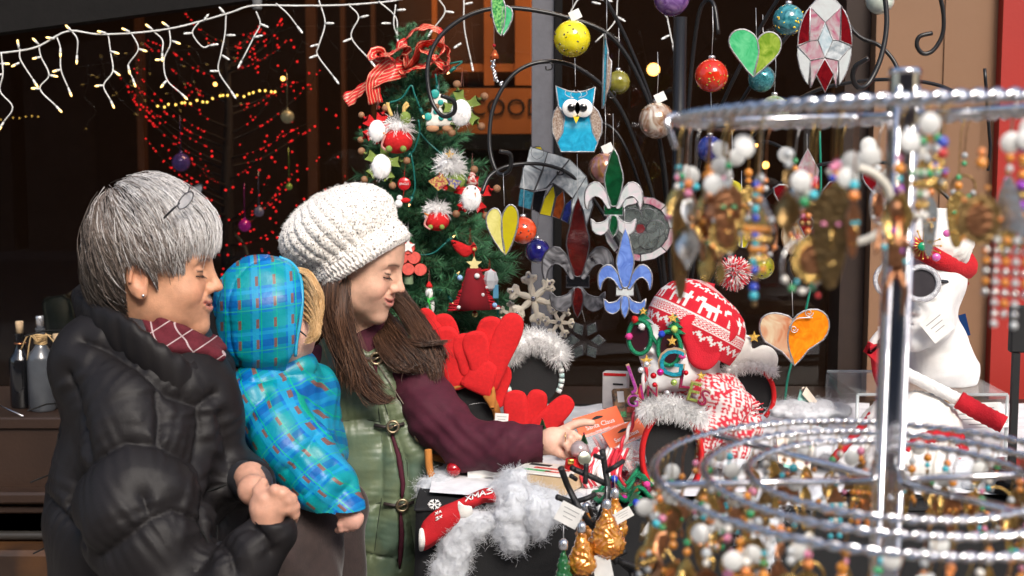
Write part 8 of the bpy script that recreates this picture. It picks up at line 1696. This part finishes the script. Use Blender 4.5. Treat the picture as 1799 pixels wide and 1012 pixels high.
        for k in range(22): mb = MB(); a = R(-150 + k * 2.4 + 30); e = Vector((math.cos(a) * .6, r_.uniform(-.1, .1), -math.sin(a))) * L; q0 = p + Vector((.012, 0, z - L * .9)); mb.tube([q0, q0 + e * .6, q0 + e], [.0008, .0013, .0002], 4); mb.build('feather_barb', wfur, t)
        mb = MB(); mb.ball(p + Vector((.012, 0, z - L * .92)), .006, 12, 8); mb.build('bead', bm_['turquoise'], t)
    if tagq: mb = MB(); q = p + Vector((r_.choice((-1, 1)) * .012, -.004, -.012 - r_.uniform(0, .026) - drop * r_.uniform(0, 1))); mb.lathe(q, [(.0088, -.0004), (.0091, 0), (.0088, .0004)], 20, Matrix.Rotation(R(90 + r_.uniform(-12, 12)), 4, 'X')); mb.build('round_tag', tagd, t)
    return t
rr = random.Random(12); kinds = ['face', 'leaf', 'figure', 'disc', 'chandelier', 'leaf', 'hoop']; sizes = ['short', 'long']; cols_ = ['pearl', 'amber', 'turquoise', 'clear', 'pink', 'amber', 'green', 'clear', 'orange']
used_l = set()
def mk(tier, rad, a, kind, metal, L, beads, tg):
    p = ringpt(tier, rad, a) + Vector((0, 0, -.005)); ax_ = (p.x / p.y) * FOC + 899.5; side = 'far left of' if ax_ < 1300 else 'left of' if ax_ < 1500 else 'beside' if ax_ < 1640 else 'right of'
    noun = dict(face='mask', leaf='twisted leaf', figure='little figure', disc='double disc', chandelier='beaded fringe', drop='bead strand', hoop='beaded hoop', feather='white feather')[kind]
    lab = '%s %s earring, %s and %s beads, %s %s ring, %s post' % (metal, noun, beads[0], beads[1], 'front' if math.sin(a) < 0 else 'back', 'upper' if tier == 1 else 'lower', side)
    short_ = tier == 1 and math.sin(a) < 0 and 1600 < ax_ < 1715
    if short_: L = min(L, .028)
    for w_ in ('small', 'long', 'wide', 'slim'):
        if lab not in used_l: break
        lab = w_ + ' ' + lab.split(' ', 1)[1] if lab.split(' ', 1)[0] in ('small', 'long', 'wide') else w_ + ' ' + lab
    earring(p, kind, metal, beads, L, rr.randrange(999), tg, lab, 'earrings on the chrome rack', rr.uniform(.012, .045) if tier == 1 and kind != 'feather' and not short_ else rr.uniform(0, .012)); used_l.add(lab)
mets = ['gold', 'copper', 'bronze', 'gold', 'silver']
n1 = 42
for i in range(n1):
    a = 2 * math.pi * (i + .5) / n1 + rr.uniform(-.05, .05); mk(1, .220, a, kinds[i % 7], mets[(i * 2) % 5], rr.uniform(.035, .10) * (1.3 if math.sin(a) < 0 else 1), [cols_[(i * 2) % 9], cols_[(i * 2 + 3 + i // 9) % 9]], i % 4 == 0)
for i in range(14):
    a = 2 * math.pi * (i + .2) / 14 + rr.uniform(-.05, .05); mk(1, .180, a, kinds[(i * 3 + 1) % 7], mets[(i + 1) % 5], rr.uniform(.05, .09), [cols_[(i + 4) % 9], cols_[(i * 2 + 1) % 9]], i % 3 == 0)
for x, kd, mt, L, bd in ((1192, 'leaf', 'gold', .085, ('amber', 'pearl')), (1222, 'face', 'copper', .06, ('green', 'pearl')), (1262, 'drop', 'bronze', .10, ('blue', 'turquoise')), (1345, 'disc', 'gold', .10, ('red', 'turquoise')), (1372, 'face', 'bronze', .09, ('pink', 'blue')), (1470, 'figure', 'copper', .10, ('turquoise', 'purple')), (1505, 'chandelier', 'gold', .13, ('green', 'pearl')), (1535, 'figure', 'gold', .11, ('blue', 'red')), (1668, 'drop', 'gold', .05, ('purple', 'amber')), (1700, 'feather', 'silver', .05, ('turquoise', 'pearl')), (1735, 'chandelier', 'copper', .16, ('blue', 'green')), (1765, 'chandelier', 'gold', .17, ('green', 'turquoise')), (1790, 'face', 'gold', .08, ('pearl', 'purple'))):
    ca = max(-.985, min(.985, ((x - 1590) / FOC * 1.28) / .22)); a = -math.acos(ca); mk(1, .220, a, kd, mt, L, list(bd), True)
n2 = 54
for i in range(n2):
    a = 2 * math.pi * (i + .3) / n2 + rr.uniform(-.04, .04); mk(2, .235, a, kinds[(i * 2 + 1) % 7], mets[(i + i // 5) % 4], rr.uniform(.04, .085), [cols_[(i + i // 9) % 9], cols_[(i * 4 + 2) % 9]], i % 3 == 0)
for i in range(40):
    a = 2 * math.pi * i / 40 + rr.uniform(-.05, .05); mk(2, .185, a, kinds[(i + 2) % 7], mets[(i * 3 + 1) % 4], rr.uniform(.035, .06), [cols_[(i + 5) % 9], cols_[(i + 7 + i // 9) % 9]], i % 4 == 0)
for i in range(26):
    a = 2 * math.pi * i / 26 + rr.uniform(-.05, .05); mk(2, .140, a, kinds[(i + 4) % 7], mets[(i * 3) % 4], rr.uniform(.035, .06), [cols_[(i + 2) % 9], cols_[(i + 4 + i // 9) % 9]], i % 4 == 0)
# big pale hoop bracelet hanging from the upper ring
mb = MB(); mb.tube([W(1495 + 72 * math.cos(a), 360 + 66 * math.sin(a), 1.32) for a in [R(k * 8 - 125) for k in range(36)]], .0042, 8); o = mb.build('bangle', mat('ivory_bangle', (.75, .70, .60), .25)); tag(o, 'large open ivory bangle hanging under the upper ring left of the post', 'bangle')
